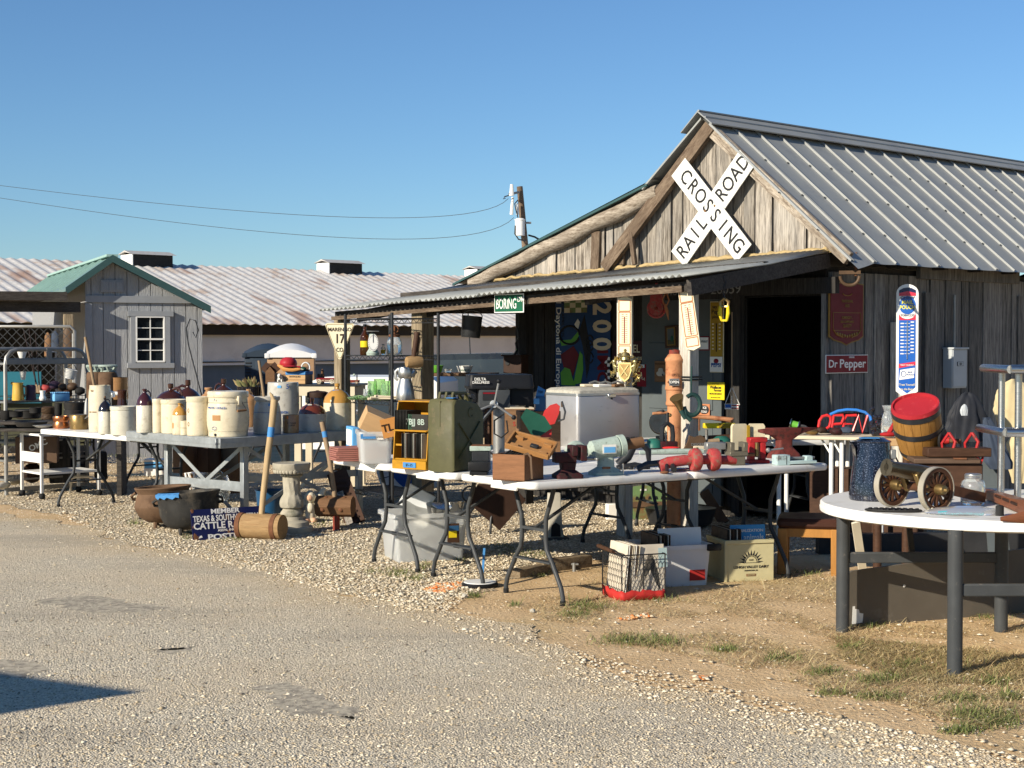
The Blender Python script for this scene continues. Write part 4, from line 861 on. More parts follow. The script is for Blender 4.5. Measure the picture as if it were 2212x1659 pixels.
t,w,h=sign('car_poster','faded brown poster of a pale vintage car beside the hydrant','S2',1145,780,1265,1000,YD-.02,'crate_wood',cat='poster'); b=B(); b.ball('concrete_pale',(w*.05,-.005,-.02),(w*.38,.003,h*.14),14,6); b.ball('concrete_pale',(w*.05,-.005,h*.06),(w*.22,.003,h*.12),14,6); b.ball('ink_black',(w*.25,-.006,-h*.16),(w*.08,.004,h*.06)); b.out('print',t); text('ROADSTER',h*.12,'deep_brown',t,(0,-.005,h*.36))
t,w,h=sign('arrow_sign','dark purple sign with old fashioned cream letters behind the crest post','S2',700,565,1055,800,-.06,'maroon'); text('CAMEL',h*.5,'sign_cream',t,(0,-.006,h*.12),bold=.01,sx=.85); text('BRANDS',h*.2,'sign_cream',t,(w*.2,-.006,-h*.3),bold=.01)
t,w,h=sign('red_tin_sign','red tin sign with a white strip low behind the brass crest','S2',960,815,1055,1050,-.07,'sign_red'); b=B(); b.box('enamel_white',(0,-.005,h*.42),(w*.7,.004,h*.14)); b.out('strip',t); text('OLD',h*.1,'ink_black',t,(0,-.0085,h*.42)); text('COLA',h*.18,'sign_cream',t,(0,-.005,-h*.1),ry=20)
p=bf('S2',1330,45,-.75); q=bf('S2',1880,25,-.75); t=thing('letter_board','dark board with faint grey letters under the porch roof','sign',bw((p+q)/2),RZB); b=B(); wl=(q-p).length; b.box('inner_dark',(0,0,0),(wl*1.25,.03,.16)); b.out('board',t); text('THIS SIDE  26059',.12,'shelf_steel',t,(0,-.017,0),sx=1.1)
# signs on the shaded side wall
t,w,h=sign('tin_soda_sign','dark red Dr Pepper tin sign on the shaded boards right of the doorway','S4',237,940,632,1112,1.34,'enamel_white',side=True); b=B(); b.box('sign_red',(0,-.004,0),(w-.02,.004,h-.014)); b.out('red_field',t)
text('Dr',h*.58,'enamel_white',t,(-w*.335,-.0072,0),bold=.014,fit=w*.20); text('Pepper',h*.66,'enamel_white',t,(w*.13,-.0072,0),bold=.014,fit=w*.62); text('DRINK',h*.14,'enamel_white',t,(w*.1,-.0072,h*.36),bold=.012,sx=1.2)
f=lambda a,c:bs('S4',a,c,1.34)
p0=f(435,560); w=abs(f(595,500).y-f(275,500).y); h=f(435,270).z-f(435,860).z
t=thing('carved_sign','tall dark red shield shaped sign with gold lettering on the side wall','sign',bw(p0),RZB+R(90))
sil=[(-w/2,h*.48),(-w*.3,h*.5),(0,h*.49),(w*.3,h*.5),(w/2,h*.48),(w*.5,-h*.36),(w*.36,-h*.42),(w*.12,-h*.46),(0,-h*.5),(-w*.12,-h*.46),(-w*.36,-h*.42),(-w*.5,-h*.36)]
b=B(); b.prism('gold_print',sil,.012,0); b.prism('sign_darkred',[(x*.94,z*.965)for x,z in sil],.012,-.004); b.out('board',t)
b=B()
for z in(h*.02,-h*.26):b.box('gold_print',(0,-.006,z),(w*.8,.003,.004))
for sx in(-1,1):b.box('gold_print',(sx*w*.4,-.006,-h*.12),(.005,.003,h*.28)); b.tube('gold_print',[(sx*w*.4,-.006,-h*.25),(sx*w*.3,-.006,-h*.33),(sx*w*.12,-.006,-h*.37)],.006,5)
for i in range(9):b.ball('gold_print',((i-4)*w*.07,-.007,-h*.355+abs(i-4)*.006),(.014,.004,.016),7,5)
b.tube('gold_print',[(x,-.006,z)for x,_,z in arc((0,0,h*.34),(w*.14,h*.05),200,340,10)],.005,5); b.out('gold_relief',t)
for s_,z,k in(('SOMEBODY...',-.06,.062),('SAID COMPROMISE?',-.125,.05),('QUALITY',-.19,.07),('TRADITIONAL',.20,.06),('ALES',.13,.07)):text(s_,h*k,'gold_print',t,(0,-.007,h*z),bold=.012,sx=.8)
# big thermometer on the lit post
pb_=bs('S4',875,900,1.34); rot_=math.atan2(.25,.97)*-1
pw=bw(pb_); t0=thing('corner_post','pale weathered post against the shaded side wall behind the blue thermometer','post',(pw.x+.035,pw.y-.02,0),R(-16))
b=B(); zt_=bs('S4',870,635,1.36).z; b.box('post_white',(0,0,zt_/2),(.14,.05,zt_),.004); b.out('timber',t0)
pc=bs('S4',1000,805,1.36); pc=bs('S4',1000,805,1.62); pw=bw(pc); s_=pm('S4',pw); w,h=200*s_,1045*s_
t=thing('tobacco_thermometer','big blue and white tobacco thermometer on the side wall by the corner post','thermometer',pw,R(-15),rot=(0,0,R(-15)))
def capsule(w,h,r,n=9):
 out=[]
 for a in range(0,181,180//n):out.append((w/2*math.cos(R(a)),h/2-r+r*math.sin(R(a))))
 return out+[(-w/2,-h/2+r*.55),(-w*.25,-h/2+r*.1),(0,-h/2),(w*.25,-h/2+r*.1),(w/2,-h/2+r*.55)]
b=B(); b.prism('enamel_white',capsule(w,h,w*.42),.02,-.01); b.out('plate',t)
mk('mp_blue',(.012,.10,.42),.3,v=.06,coat=.3); mk('mp_red',(.55,.03,.06),.3,v=.06); mk('mp_navy',(.01,.015,.06),.3); mk('mp_yellow',(.72,.66,.10),.35)
b=B(); wi=w*.76
b.prism('mp_blue',[(-wi/2,-h*.42),(0,-h*.475),(wi/2,-h*.42),(wi/2,h*.19),(-wi/2,h*.19)],.003,-.0125)
b.prism('mp_red',[(-wi/2,h*.18),(wi/2,h*.18)]+[(wi*.5*math.cos(R(a)),h*.245-h*.055*math.sin(R(a)))for a in range(0,181,15)],.003,-.013)
b.prism('enamel_white',[(wi*.5*math.cos(R(a)),h*.262-h*.055*math.sin(R(a)))for a in range(0,181,15)]+[(-wi/2,h*.36),(wi/2,h*.36)],.003,-.0135)
b.prism('mp_blue',[(wi*.5*math.cos(R(a)),h*.312+wi*.56*math.sin(R(a)))for a in range(0,360,15)],.003,-.0145)
b.prism('mp_navy',[(-wi/2,h*.40),(wi/2,h*.40),(wi/2,h*.445),(wi*.25,h*.465),(0,h*.47),(-wi*.25,h*.465),(-wi/2,h*.445)],.003,-.0125); b.prism('mp_red',[(-wi/2,h*.395),(wi/2,h*.395),(wi/2,h*.42),(0,h*.437),(-wi/2,h*.42)],.003,-.0135)
b.prism('mp_red',[(-wi/2,-h*.25),(wi/2,-h*.222),(wi/2,-h*.190),(-wi/2,-h*.212)],.003,-.0135); b.prism('enamel_white',[(-wi*.46,-h*.355),(wi*.42,-h*.335),(wi*.46,-h*.245),(-wi*.40,-h*.265)],.003,-.014)
b.tube('ink_blue',[(x,-.0145,z)for x,_,z in arc((-wi*.2,0,-h*.30),(.02,.024),0,350,14)],.003,5)
for i in range(10):
 for sx in(-1,1):b.box('enamel_white',(sx*wi*.30,-.0135,h*(.15-.030*i)+(.012*h if sx>0 else 0)),(wi*.20,.003,h*.010)); b.box('enamel_white',(sx*wi*.10,-.0135,h*(.15-.030*i)),(wi*.12,.003,h*.004))
b.out('print',t); b=B(); b.cyl('chrome',(0,-.018,-h*.17),(0,-.018,h*.17),.004,n=8); b.out('glass_tube',t)
text('CHEW',w*.17,'mp_navy',t,(0,-.016,h*.378),bold=.02,sx=1.25); text('MAIL',w*.24,'mp_yellow',t,(0,-.0165,h*.337),bold=.02); text('POUCH',w*.24,'mp_yellow',t,(0,-.0165,h*.292),bold=.035,sx=.84); text('TOBACCO',w*.13,'mp_navy',t,(0,-.016,h*.222),bold=.01)
text('TREAT YOURSELF',w*.085,'enamel_white',t,(0,-.0145,-h*.222),bold=.02,sx=.9,rz=0); text('MAIL',w*.1,'ink_blue',t,(wi*.18,-.0155,-h*.285),bold=.02); text('POUCH',w*.1,'ink_blue',t,(wi*.2,-.0155,-h*.308),bold=.02); text('Treat Yourself',w*.14,'sign_cream',t,(0,-.014,-h*.397),bold=.014,sx=.85); text('to the Best',w*.14,'sign_cream',t,(0,-.014,-h*.437),bold=.014,sx=.85)
# electric box
p=bs('S4',1400,1065,1.33); sE=pm('S4',bw(p)); hE=370*sE
t=thing('breaker_box','grey electric breaker box on the shaded side wall','electric box',bw(p),RZB+R(90)); wE=abs(bs('S4',1475,1060,1.4).y-bs('S4',1335,1060,1.4).y)
mk('box_grey',(.42,.45,.47),.45,v=.06); b=B(); b.box('box_grey',(0,-.05,0),(wE,.10,hE),.006); b.box('box_grey',(0,-.06,hE/2),(wE+.014,.12,.018),.003); b.out('case',t); b=B(); b.box('box_grey',(0,-.103,0),(wE-.02,.008,hE-.03),.003); b.box('leg_grey',(0,-.108,hE*.11),(wE*.42,.004,hE*.11)); b.box('box_grey',(0,-.111,hE*.11),(wE*.36,.003,hE*.09)); d=b.out('door',t); text('QO',hE*.075,'ink_black',d,(0,-.1135,hE*.11),bold=.02); b=B(); b.cyl('shelf_steel',(0,-.04,hE/2),(0,-.04,hE/2+.5),.014,n=10); b.out('conduit',t)
# flag on a string beside the door
p=bf('S3',485,1170,YD-.35); b=B(); b.cyl('handle_wood',(0,0,.02),(0,0,.75),.006,n=6)
for sx in(-.06,.07,.0):b.cyl('paper_white',(sx,0,-.06),(-.0,0,.10),.003,n=5)
b.box('paper_white',(0,0,-.075),(.12,.01,.045)); b.box('sign_red',(.03,-.007,-.065),(.06,.003,.01)); b.box('sign_red',(.03,-.007,-.088),(.06,.003,.01)); b.box('ink_blue',(-.03,-.007,-.07),(.05,.003,.03)); one(b,'flag_mobile','tiny red white and blue hanging decoration on strings beside the dark doorway','decoration',bw(p),RZB+R(30))
# black bucket under the porch, birdhouse
p=bw(bf('T3',1490,380,-1.35)); s_=pm('T3',p); t=thing('hanging_bucket','black ribbed metal bucket hanging under the porch beam','bucket',p,0,rot=(0,R(5),0)); w=200*s_
b=B(); b.lathe('black_metal',[(.01,-w*.55),(w*.45,-w*.55),(w*.46,-w*.5)]+[q for i in range(9)for q in((w*(.462+.003*i),-w*.46+i*w*.1),(w*(.475+.003*i),-w*.43+i*w*.1))]+[(w*.5,w*.5),(w*.47,w*.5),(w*.42,-w*.3)],26,caps=(1,0)); b.out('body',t); b=B(); b.tube('shelf_steel',arc((0,0,w*.48),(w*.48,w*.28),0,180,14),.005,5); b.out('bail',t)
p=bw(bf('T3',1920,750,-.75)); s_=pm('T3',p); w=195*s_; t=thing('birdhouse','dark wooden birdhouse with a round hole on the porch post','birdhouse',p,RZB+R(20)); b=B(); b.box('deep_brown',(0,0,0),(w,w*.8,w*.85),.004); b.box('deep_brown',(0,-.01,w*.45),(w*1.1,w,.015)); b.out('box',t); b=B(); b.lathe('ink_black',[(.001,0),(w*.12,0),(w*.12,.006),(.001,.006)],14); o=b.out('hole',t,(-w*.25,-w*.41,w*.08)); o.rotation_euler=(R(90),0,0)
b=B(); b.tube('black_metal',[(0,0,.0),(.05,0,.06),(.03,0,.12),(.07,0,.18),(.05,0,.28)],.012,6); one(b,'iron_hook','twisted black iron hook on the porch post above the birdhouse','hook',bw(bf('T3',1900,665,-.75)),RZB)
# ================================================================ BUILDERS FOR THE STALLS
def vessel(name,lab,cat,K,cx,by,z,w,h,layers,group=None,n=26,rz=0.,Y=None):
 if Y:P=dp(K,cx,by,Y); s=pm(K,P); loc=P
 else:loc,s=setv(K,cx,by,z,w)
 Wr,H=w*s/2,h*s; t=thing(name,lab,cat,loc,rz,group)
 for nm,m,prof in layers:
  b=B(); b.lathe(m,[(r*Wr,q*H)for r,q in prof],n,caps=(1,0 if prof[-1][0]>.12 else 1)); b.out(nm,t)
 return t,Wr,H
CROCK=lambda m:[('body',m,[(.93,0),(.97,.012),(.985,.05),(1,.30),(1,.82),(.985,.86),(1.03,.88),(1.04,.985),(1.0,1),(.90,.99),(.89,.8),(.88,.1),(.01,.06)])]
def jug_layers(body,top,sh=.60,nk=.16,nt=.92):
 return[('body',body,[(.95,0),(.985,.015),(1,.1),(1,sh),(.985,sh+.004)]),
   ('shoulder',top,[(1.0,sh),(.985,sh+.03),(.90,sh+(nt-sh)*.38),(.68,sh+(nt-sh)*.66),(.40,sh+(nt-sh)*.84),(nk*1.3,sh+(nt-sh)*.93),(nk,nt),(nk,nt+.03),(nk*1.35,nt+.045),(nk*1.35,.995),(nk,1),(nk*.7,.97),(.01,.96)])]
def jug(lab,K,cx,by,z,w,h,body,top,sh=.60,nk=.16,hand=0,group=None,Y=None,nt=.92):
 t,W,H=vessel('jug',lab,'jug',K,cx,by,z,w,h,jug_layers(body,top,sh,nk,nt),group,Y=Y)
 if hand is not None:
  a=R(hand); u=Vector((math.cos(a),math.sin(a),0)); b=B(); zt=H*(sh+(nt-sh)*.95)
  b.tube(top,[u*(nk*W*.7)+Vector((0,0,zt+H*.015)),u*(W*.42)+Vector((0,0,zt+H*.05)),u*(W*.66)+Vector((0,0,zt+H*.01)),u*(W*.76)+Vector((0,0,zt-(nt-sh)*H*.25)),u*(W*.72)+Vector((0,0,sh*H+(nt-sh)*H*.42))],[W*.10,W*.10,W*.09,W*.085,W*.10],8,flat=.7); b.out('handle',t)
 return t,W,H
def mark(t,W,H,K,txt,z,size,m='ink_black',a=0.,wmax=.9):
 """print that wraps round the front of a vessel: letters set one by one on the curve"""
 n=len(txt); st=size*W*.62
 for i,ch in enumerate(txt):
  if ch==' ':continue
  ang=a+(i-(n-1)/2)*st/(W*1.0)
  text(ch,size*W,m,t,(math.sin(ang)*W*1.012,-math.cos(ang)*W*1.012,z*H),rz=math.degrees(ang),bold=.012)
def patch(t,W,z0,z1,a0,a1,m,name='label',rr=1.012):
 b=B(); n=6; vs=[];
 for i in range(n+1):
  a=a0+(a1-a0)*i/n
  for z in(z0,z1):vs.append((math.sin(a)*W*rr,-math.cos(a)*W*rr,z))
 b.add(vs,[[2*i,2*i+2,2*i+3,2*i+1]for i in range(n)],m); return b.out(name,t)
def rrect(w,d,r,n=5):
 out=[]
 for cx,cy,a0 in((w/2-r,d/2-r,0),(-w/2+r,d/2-r,90),(-w/2+r,-d/2+r,180),(w/2-r,-d/2+r,270)):
  for i in range(n+1):a=R(a0+90*i/n); out.append((cx+r*math.cos(a),cy+r*math.sin(a)))
 return out
def slab(b,m,poly,z0,z1,bev=.008):
 def off(k):
  c=Vector((sum(p[0]for p in poly)/len(poly),sum(p[1]for p in poly)/len(poly)))
  return[(c.x+(p[0]-c.x)*k,c.y+(p[1]-c.y)*k)for p in poly]
 ext=max(abs(p[0])for p in poly); k=1-bev/ext
 b.ring([[(x,y,z0)for x,y in off(k)],[(x,y,z0+bev)for x,y in poly],[(x,y,z1-bev)for x,y in poly],[(x,y,z1)for x,y in off(k)]],m)
def leg_frame(t,x,W,zt,m,flip=1,foot=.30,waist=.125,top=.215,bar=True,logo=False,brace=.55):
 """wishbone end frame of a folding table; x along the table, legs spread across it"""
 for sy in(-1,1):
  b=B(); b.tube(m,[(x,sy*foot,0),(x,sy*foot,.05),(x,sy*(foot-.02),.11),(x,sy*(waist+.065),.25),(x,sy*(waist+.012),.32),(x,sy*waist,.39),(x,sy*(waist+.005),.52),(x,sy*(top-.03),.64),(x,sy*top,zt)],.0145,10); b.cyl('black_rubber',(x,sy*foot,0),(x,sy*foot,.03),.018); b.out('leg',t)
 if bar:
  b=B(); b.bar(m,(x,-waist-.07,.245),(x,waist+.07,.245),.012,.052,up=(1,0,0),bev=.003); o=b.out('crossbar',t)
  if logo:lg=B(); lg.box('black_plastic',(x-.009,0,.245),(.004,.07,.026),.002); lg.out('badge',o); text('LIFETIME',.014,'shelf_steel',o,(x-.0125,0,.245),rz=-90,bold=.02)
 b=B(); b.bar(m,(x,0,.44),(x+flip*brace,0,zt-.01),.022,.014); b.bar(m,(x,-waist,.44),(x,waist,.44),.018,.018); b.out('brace',t)
def folding_table(lab,N_,q,p,L,W,z,group=None,m='leg_grey',logo=False,split=True,ins=.30):
 """N_ near corner, q unit vector along the length, p unit vector from the far long edge towards the near one"""
 c=N_+q*(L/2)-p*(W/2); c.z=0; t=thing('folding_table',lab,'table',c,math.atan2(q.y,q.x),group)
 for i,xc in enumerate((-L/4,L/4)if split else(0,)):
  b=B(); pl=rrect(L/2 if split else L,W,.05); pl=[(x+xc,y)for x,y in pl]if not split else[(x+xc,y)for x,y in[(max(-L/4,min(L/4,x_))if True else x_,y_)for x_,y_ in rrect(L/2,W,.05 if True else 0)]]
  b2=B(); o=[(x-xc,y)for x,y in pl]; slab(b2,'white_plastic',o,z-.045,z); b2.out('top_panel' if split else 'top',t,(xc*(.9985 if split else 1),0,0))
 b=B(); b.box('leg_dark',(0,0,z-.05),(L-.2,W-.16,.02))
 for e in(-1,1):b.box('white_plastic',(e*(L/2-.012),-W*.12,z-.052),(.02,W*.34,.02),.004)
 b.out('under_frame',t)
 leg_frame(t,-L/2+ins,W,z-.045,m,1,logo=logo); leg_frame(t,L/2-ins,W,z-.045,m,-1,logo=logo); return t
def v2(a):return Vector((a[0],a[1],0))
# ================================================================ LEFT STALLS
ZL=.75; na=g('D',325,946,ZL); nb=g('D',74,926,ZL); ql=v2(nb-na).normalized(); pl_=Vector((-ql.y,ql.x,0)); pl_=pl_ if pl_.y<0 else-pl_
TL1=folding_table('white folding table under cream crocks at the left, beside the galvanised stand',v2(na),ql,pl_,1.98,.72,ZL,ins=.26,split=False)
# galvanised stand
ZM=.80; nm_=g('D',471.5,946,ZM); e1=v2(g('D',277.4,930.5,ZM)-nm_); Lm=e1.length; e1.normalize(); e2=Vector((e1.y,-e1.x,0)); e2=e2 if e2.y>0 else-e2
e2=(e2*.6+v2(g('D',764,926.5,ZM)-nm_).normalized()*.4).normalized(); Wm=1.75
gs=thing('galvanised_stand','wide galvanised steel stand with cross braces holding crocks and jugs','table',v2(nm_),0)
def loc_(a,c,z):return tuple(e1*a+e2*c+Vector((0,0,z)))
b=B(); cor=[loc_(0,0,0),loc_(Lm,0,0),loc_(Lm,Wm,0),loc_(0,Wm,0)]
b.ring([[(x,y,ZM-.012)for x,y,_ in cor],[(x,y,ZM)for x,y,_ in cor]],'galvanised'); b.out('top',gs)
for a,c in(((0,0),(Lm,0)),((0,0),(0,Wm)),((Lm,0),(Lm,Wm)),((0,Wm),(Lm,Wm))):
 b=B(); b.bar('galvanised',loc_(*a,ZM-.045),loc_(*c,ZM-.045),.05,.086,bev=.004); b.bar('galvanised',loc_(*a,ZM-.05),loc_(*c,ZM-.05),.058,.012); b.out('edge_rail',gs)
LG=[(.10,.34),(Lm-.35,.20),(.10,Wm-.1),(Lm-.35,Wm-.2)]
for a,c in LG:
 b=B(); b.box('galvanised',loc_(a,c,(ZM-.08)/2),(.055,.055,ZM-.08),.004,rz=math.atan2(e1.y,e1.x)); b.out('leg',gs)
def brace(a,c,za,zb_):b=B(); b.bar('galvanised',loc_(*a,za),loc_(*c,zb_),.008,.036,bev=.002); b.out('brace',gs)
brace(LG[0],LG[1],.05,ZM-.08); brace(LG[0],LG[1],ZM-.08,.05); brace(LG[0],LG[2],ZM-.1,.04); brace(LG[0],LG[2],.1,ZM-.1); brace(LG[1],LG[3],.1,ZM-.1); brace(LG[2],LG[3],ZM-.1,.1)
b=B(); b.bar('galvanised',loc_(*LG[0],.36),loc_(*LG[1],.36),.01,.085,bev=.002); b.bar('galvanised',loc_(*LG[0],.43),loc_(*LG[2],.40),.01,.06,bev=.002); b.out('shelf_rail',gs)
GC='stoneware crocks and jugs on the left tables'
# --- on the white table (crop R2 / R3)
t,W,H=vessel('butter_churn','tall cream stoneware churn with a wooden dasher, at the left of the crocks','churn','R3',285,752,ZL,270,548,[('body','cream_glaze',[(.92,0),(.97,.02),(1,.15),(1,.7),(.97,.82),(.90,.96),(.90,1),(.84,1),(.85,.9),(.86,.2),(.01,.15)])],GC); mark(t,W,H,'','W',.88,.3,'crate_wood',-.5); mark(t,W,H,'','RED WING',.42,.16,'crate_wood',-.45)
b=B(); b.cyl('handle_wood',(0,0,H*.3),(-.13,-.02,H*2.05),.014); b.out('dasher',t)
b=B(); b.tube('white_glaze',[(W*.85,0,H*.86),(W*1.2,0,H*.84),(W*1.25,0,H*.74)],.014,7); b.out('handle',t)
t,W,H=jug('squat bone jug with a black shoulder and cork in front of the churn','R3',345,785,ZL,160,435,'bone_glaze','black_glaze',.62,.17,20,GC); b=B(); b.cyl('crate_wood',(0,0,H*.97),(0,0,H*1.04),W*.14); b.out('cork',t); patch(t,W,H*.57,H*.60,-.75,-.65,'ink_blue','print')
vessel('crock','plain bone coloured crock in front on the white table','crock','R3',562,800,ZL,305,345,CROCK('bone_glaze'),GC)
t,W,H=vessel('pitcher','brown glazed pitcher with a pale handle behind the corked jug','pitcher','R3',550,700,ZL,150,440,[('body','brown_glaze',[(.8,0),(1,.1),(1,.45),(.75,.7),(.7,.85),(.85,1),(.78,1),(.6,.8),(.01,.5)])],GC); b=B(); b.tube('white_glaze',[(-W*.7,0,H*.9),(-W*1.6,0,H*.92),(-W*1.75,0,H*.8)],.02,8); b.out('handle',t)
t,W,H=jug('small pale jug with a blue shoulder squeezed between two crocks','R3',690,752,ZL,110,235,'bone_glaze','blue_plastic',.66,.25,None,GC,nt=.88)
t,W,H=jug('tall bone jug with a plum brown shoulder at the left end of the stand','R3',815,766,ZM,198,520,'bone_glaze','plum_glaze',.62,.2,30,GC)
vessel('crock','narrow cream crock left of the wide cream crock on the stand','crock','R3',968,770,ZM,120,405,CROCK('cream_glaze'),GC)
vessel('crock','wide cream crock behind the small ochre jug','crock','R3',1165,778,ZM,310,405,CROCK('cream_glaze'),GC)
t,W,H=jug('small ochre topped jug with an orange sticker in front of a cream crock','R3',1232,792,ZM,178,375,'cream_glaze','ochre_glaze',.62,.2,60,GC); patch(t,W,H*.2,H*.38,-1.15,-.75,'spray_orange','sticker')
for i,(z,lab)in enumerate(((.0,'lower of two small stacked cream mugs beside the ochre jug'),(.0,''))):
 if lab:t,W,H=vessel('mug',lab,'mug','R3',1285,797,ZM,92,84,[('body','cream_glaze',[(.9,0),(1,.05),(1,1),(.88,1),(.85,.1),(.01,.06)])],'stacked cream mugs'); zz_=t.location.z+H; b=B(); b.tube('cream_glaze',[(W,0,H*.8),(W*1.5,-.01,H*.7),(W*1.5,-.01,H*.3),(W,0,H*.2)],.006,6); b.out('handle',t); L_=t.location.copy()
t=thing('mug','upper of two small stacked cream mugs beside the ochre jug','mug',(L_.x,L_.y,zz_+.002),0,'stacked cream mugs'); b=B(); b.lathe('cream_glaze',[(.9*W,0),(W,.05*H),(W,H),(.88*W,H),(.85*W,.1*H),(.001,.06*H)],20); b.out('body',t); b=B(); b.tube('cream_glaze',[(W,0,H*.8),(W*1.5,-.01,H*.7),(W*1.5,-.01,H*.3),(W,0,H*.2)],.006,6); b.out('handle',t)
t,W,H=vessel('crock','cream crock left of the barrel shaped water cooler','crock','R3',1445,806,ZM,265,465,CROCK('cream_glaze'),GC); b=B()
for q in(.65,.3):b.tube('crate_wood',[(math.sin(a)*W*1.008,-math.cos(a)*W*1.008,z)for a,_,z in arc((-.75,0,H*q),(.10,H*.05),0,350,12)],.0025,5)
b.out('stamp',t)
t,W,H=vessel('water_cooler','barrel shaped cream stoneware water cooler with a lid and wire handle','water cooler','R4',447,818,ZM,510,540,[('body','cream_glaze',[(.90,0),(.925,.01),(.925,.10),(.94,.12),(.985,.25),(1,.42),(.98,.58),(.93,.72),(.92,.76),(.92,.865),(.9,.87)]),('lid','cream_glaze',[(.95,.865),(.97,.88),(.97,.975),(.93,1),(.3,1.0),(.01,1.0)])],GC)
b=B()
for z in(.115,.745):b.lathe('ink_black',[(W*.925,H*z),(W*.945,H*(z+.004)),(W*.925,H*(z+.008))],30,caps=(0,0))
b.out('band',t); mark(t,W,H,'','WATER COOLER',.64,.135,'ink_blue',-.42); mark(t,W,H,'','8',.82,.13,'ink_blue',-.48)
b=B(); b.tube('ink_blue',[(math.sin(a)*W*1.0,-math.cos(a)*W*1.0,z)for a,_,z in arc((-.52,0,H*.19),(.13,H*.035),0,350,14)],.002,5); a=-.5; b.ball('ink_black',(math.sin(a)*W*.92,-math.cos(a)*W*.92,H*.045),.013,8,6); b.out('stamp',t)
patch(t,W,H*.36,H*.48,-.62,-.18,'tan_glaze','stain',1.004)
b=B(); a=.75; u=Vector((math.sin(a),-math.cos(a),0)); v=Vector((math.cos(a),math.sin(a),0)); c=u*W*.96+Vector((0,0,H*.8)); b.tube('black_metal',[c-v*.02,c-v*.045+u*.03-Vector((0,0,.08)),c+v*.0+u*.04-Vector((0,0,.085)),c+v*.045+u*.03-Vector((0,0,.07)),c+v*.02],.004,6); b.cyl('crate_wood',c-v*.045+u*.04-Vector((0,0,.085)),c+v*.045+u*.035-Vector((0,0,.08)),.01); b.box('cream_glaze',tuple(c),(.04,.04,.08),.008,rz=a); b.out('bail_handle',t)
t,W,H=vessel('butter_churn','shaded grey churn crock with a wooden dasher right of the water cooler','churn','R4',912,788,ZM,340,450,[('body','grey_glaze',[(.92,0),(.97,.02),(1,.3),(.98,.5),(.9,.72),(.78,.84),(.78,.87),(.90,.90),(.91,.985),(.86,1),(.76,.97),(.7,.8),(.01,.7)])],GC)
b=B(); b.cyl('handle_wood',(-.01,0,H*.6),(-.07,.0,H*1.95),.0125); b.out('dasher',t); b=B(); b.lathe('ink_blue',[(W*.965,H*.575),(W*.978,H*.578),(W*.965,H*.583)],30,caps=(0,0)); b.out('band',t); patch(t,W*.86,H*.74,H*.82,.25,.5,'tape_blue','tape')
t,W,H=vessel('crock','tall grey crock marked with a 5 at the back of the stand','crock','R4',1102,700,ZM,385,530,[('body','grey_glaze',[(.88,0),(.95,.03),(1,.35),(1,.62),(.965,.9),(.96,.985),(.93,1),(.86,.99),(.85,.2),(.01,.1)])],GC); mark(t,W,H,'','5',.905,.42,'ink_blue',.42); patch(t,W*.985,H*.88,H*.935,-.22,.02,'blue_plastic','tape'); mark(t,W,H,'','UNION',.33,.22,'ink_blue',.1)
t,W,H=vessel('stoneware_mug','small tan stoneware jar with black print between churn and brown jug','jar','R4',1192,772,ZM,195,215,[('body','tan_glaze',[(.94,0),(1,.03),(1,.97),(.97,1),(.88,1),(.86,.1),(.01,.06)])],GC); mark(t,W,H,'','PITCHER',.55,.26,'ink_black',.25); mark(t,W,H,'','SYRUP',.42,.26,'ink_black',.25); patch(t,W,H*.8,H*.95,-.35,-.15,'spray_orange','sticker')
t,W,H=jug('squat grey jug with a shiny red brown shoulder on the stand','R4',1445,758,ZM,335,400,'grey_glaze','red_brown_glaze',.53,.11,None,GC,nt=.86); patch(t,W*.62,H*.79,H*.83,-.35,.1,'grey_glaze','sticker',1.1)
t,W,H=jug('big cream jug with an ochre top and blue price label','R4',1745,738,ZM,335,555,'cream_glaze','ochre_glaze',.585,.13,None,GC,nt=.90); b=B(); b.box('tape_blue',(-.01,-W*.63,H*.815),(W*.42,.004,H*.065)); o=b.out('price_tag',t); o.rotation_euler=(R(-6),0,0); b=B(); b.box('ink_black',(0,-.003,0),(W*.14,.002,H*.02)); b.out('writing',o,(-.01,-W*.63,H*.815))
jug('dark brown loop handled jug behind the wide cream crock','R3',1125,700,ZM,370,515,'brown_glaze','brown_glaze',.55,.13,-10,GC,nt=.86); jug('red brown jug with its handle to the left, behind the first brown jug','R3',1330,680,ZM,330,540,'red_brown_glaze','brown_glaze',.5,.14,185,GC,nt=.84)
jug('brown jug with a glossy looped handle behind the water cooler','R4',395,690,ZM,270,565,'red_brown_glaze','brown_glaze',.6,.16,180,GC,nt=.86); jug('low tan jug peeping over the crock left of the water cooler','R4',215,700,ZM,230,470,'tan_glaze','tan_glaze',.6,.3,0,GC,nt=.9); jug('tan jug with a dark handle behind the shaded churn','R4',690,700,ZM,200,450,'tan_glaze','tan_glaze',.7,.2,60,GC,nt=.88)
t,W,H=vessel('bean_pot','black lidded bean pot in shade behind the brown shouldered jug','pot','R4',1510,690,ZM,260,425,[('body','black_glaze',[(.8,0),(1,.25),(1,.6),(.85,.78),(.85,.8)]),('lid','deep_brown',[(.95,.8),(.98,.86),(.96,.94),(.7,.97),(.2,.985),(.1,1),(.01,1)])])
t,W,H=vessel('planter','dark bowl planter filled with dried brown leaves behind the churn','planter','R4',705,640,ZM,300,420,[('bowl','black_glaze',[(.6,0),(.9,.4),(1,.95),(1.02,1),(.9,.97),(.01,.9)])]); b=B(); r2=random.Random(3)
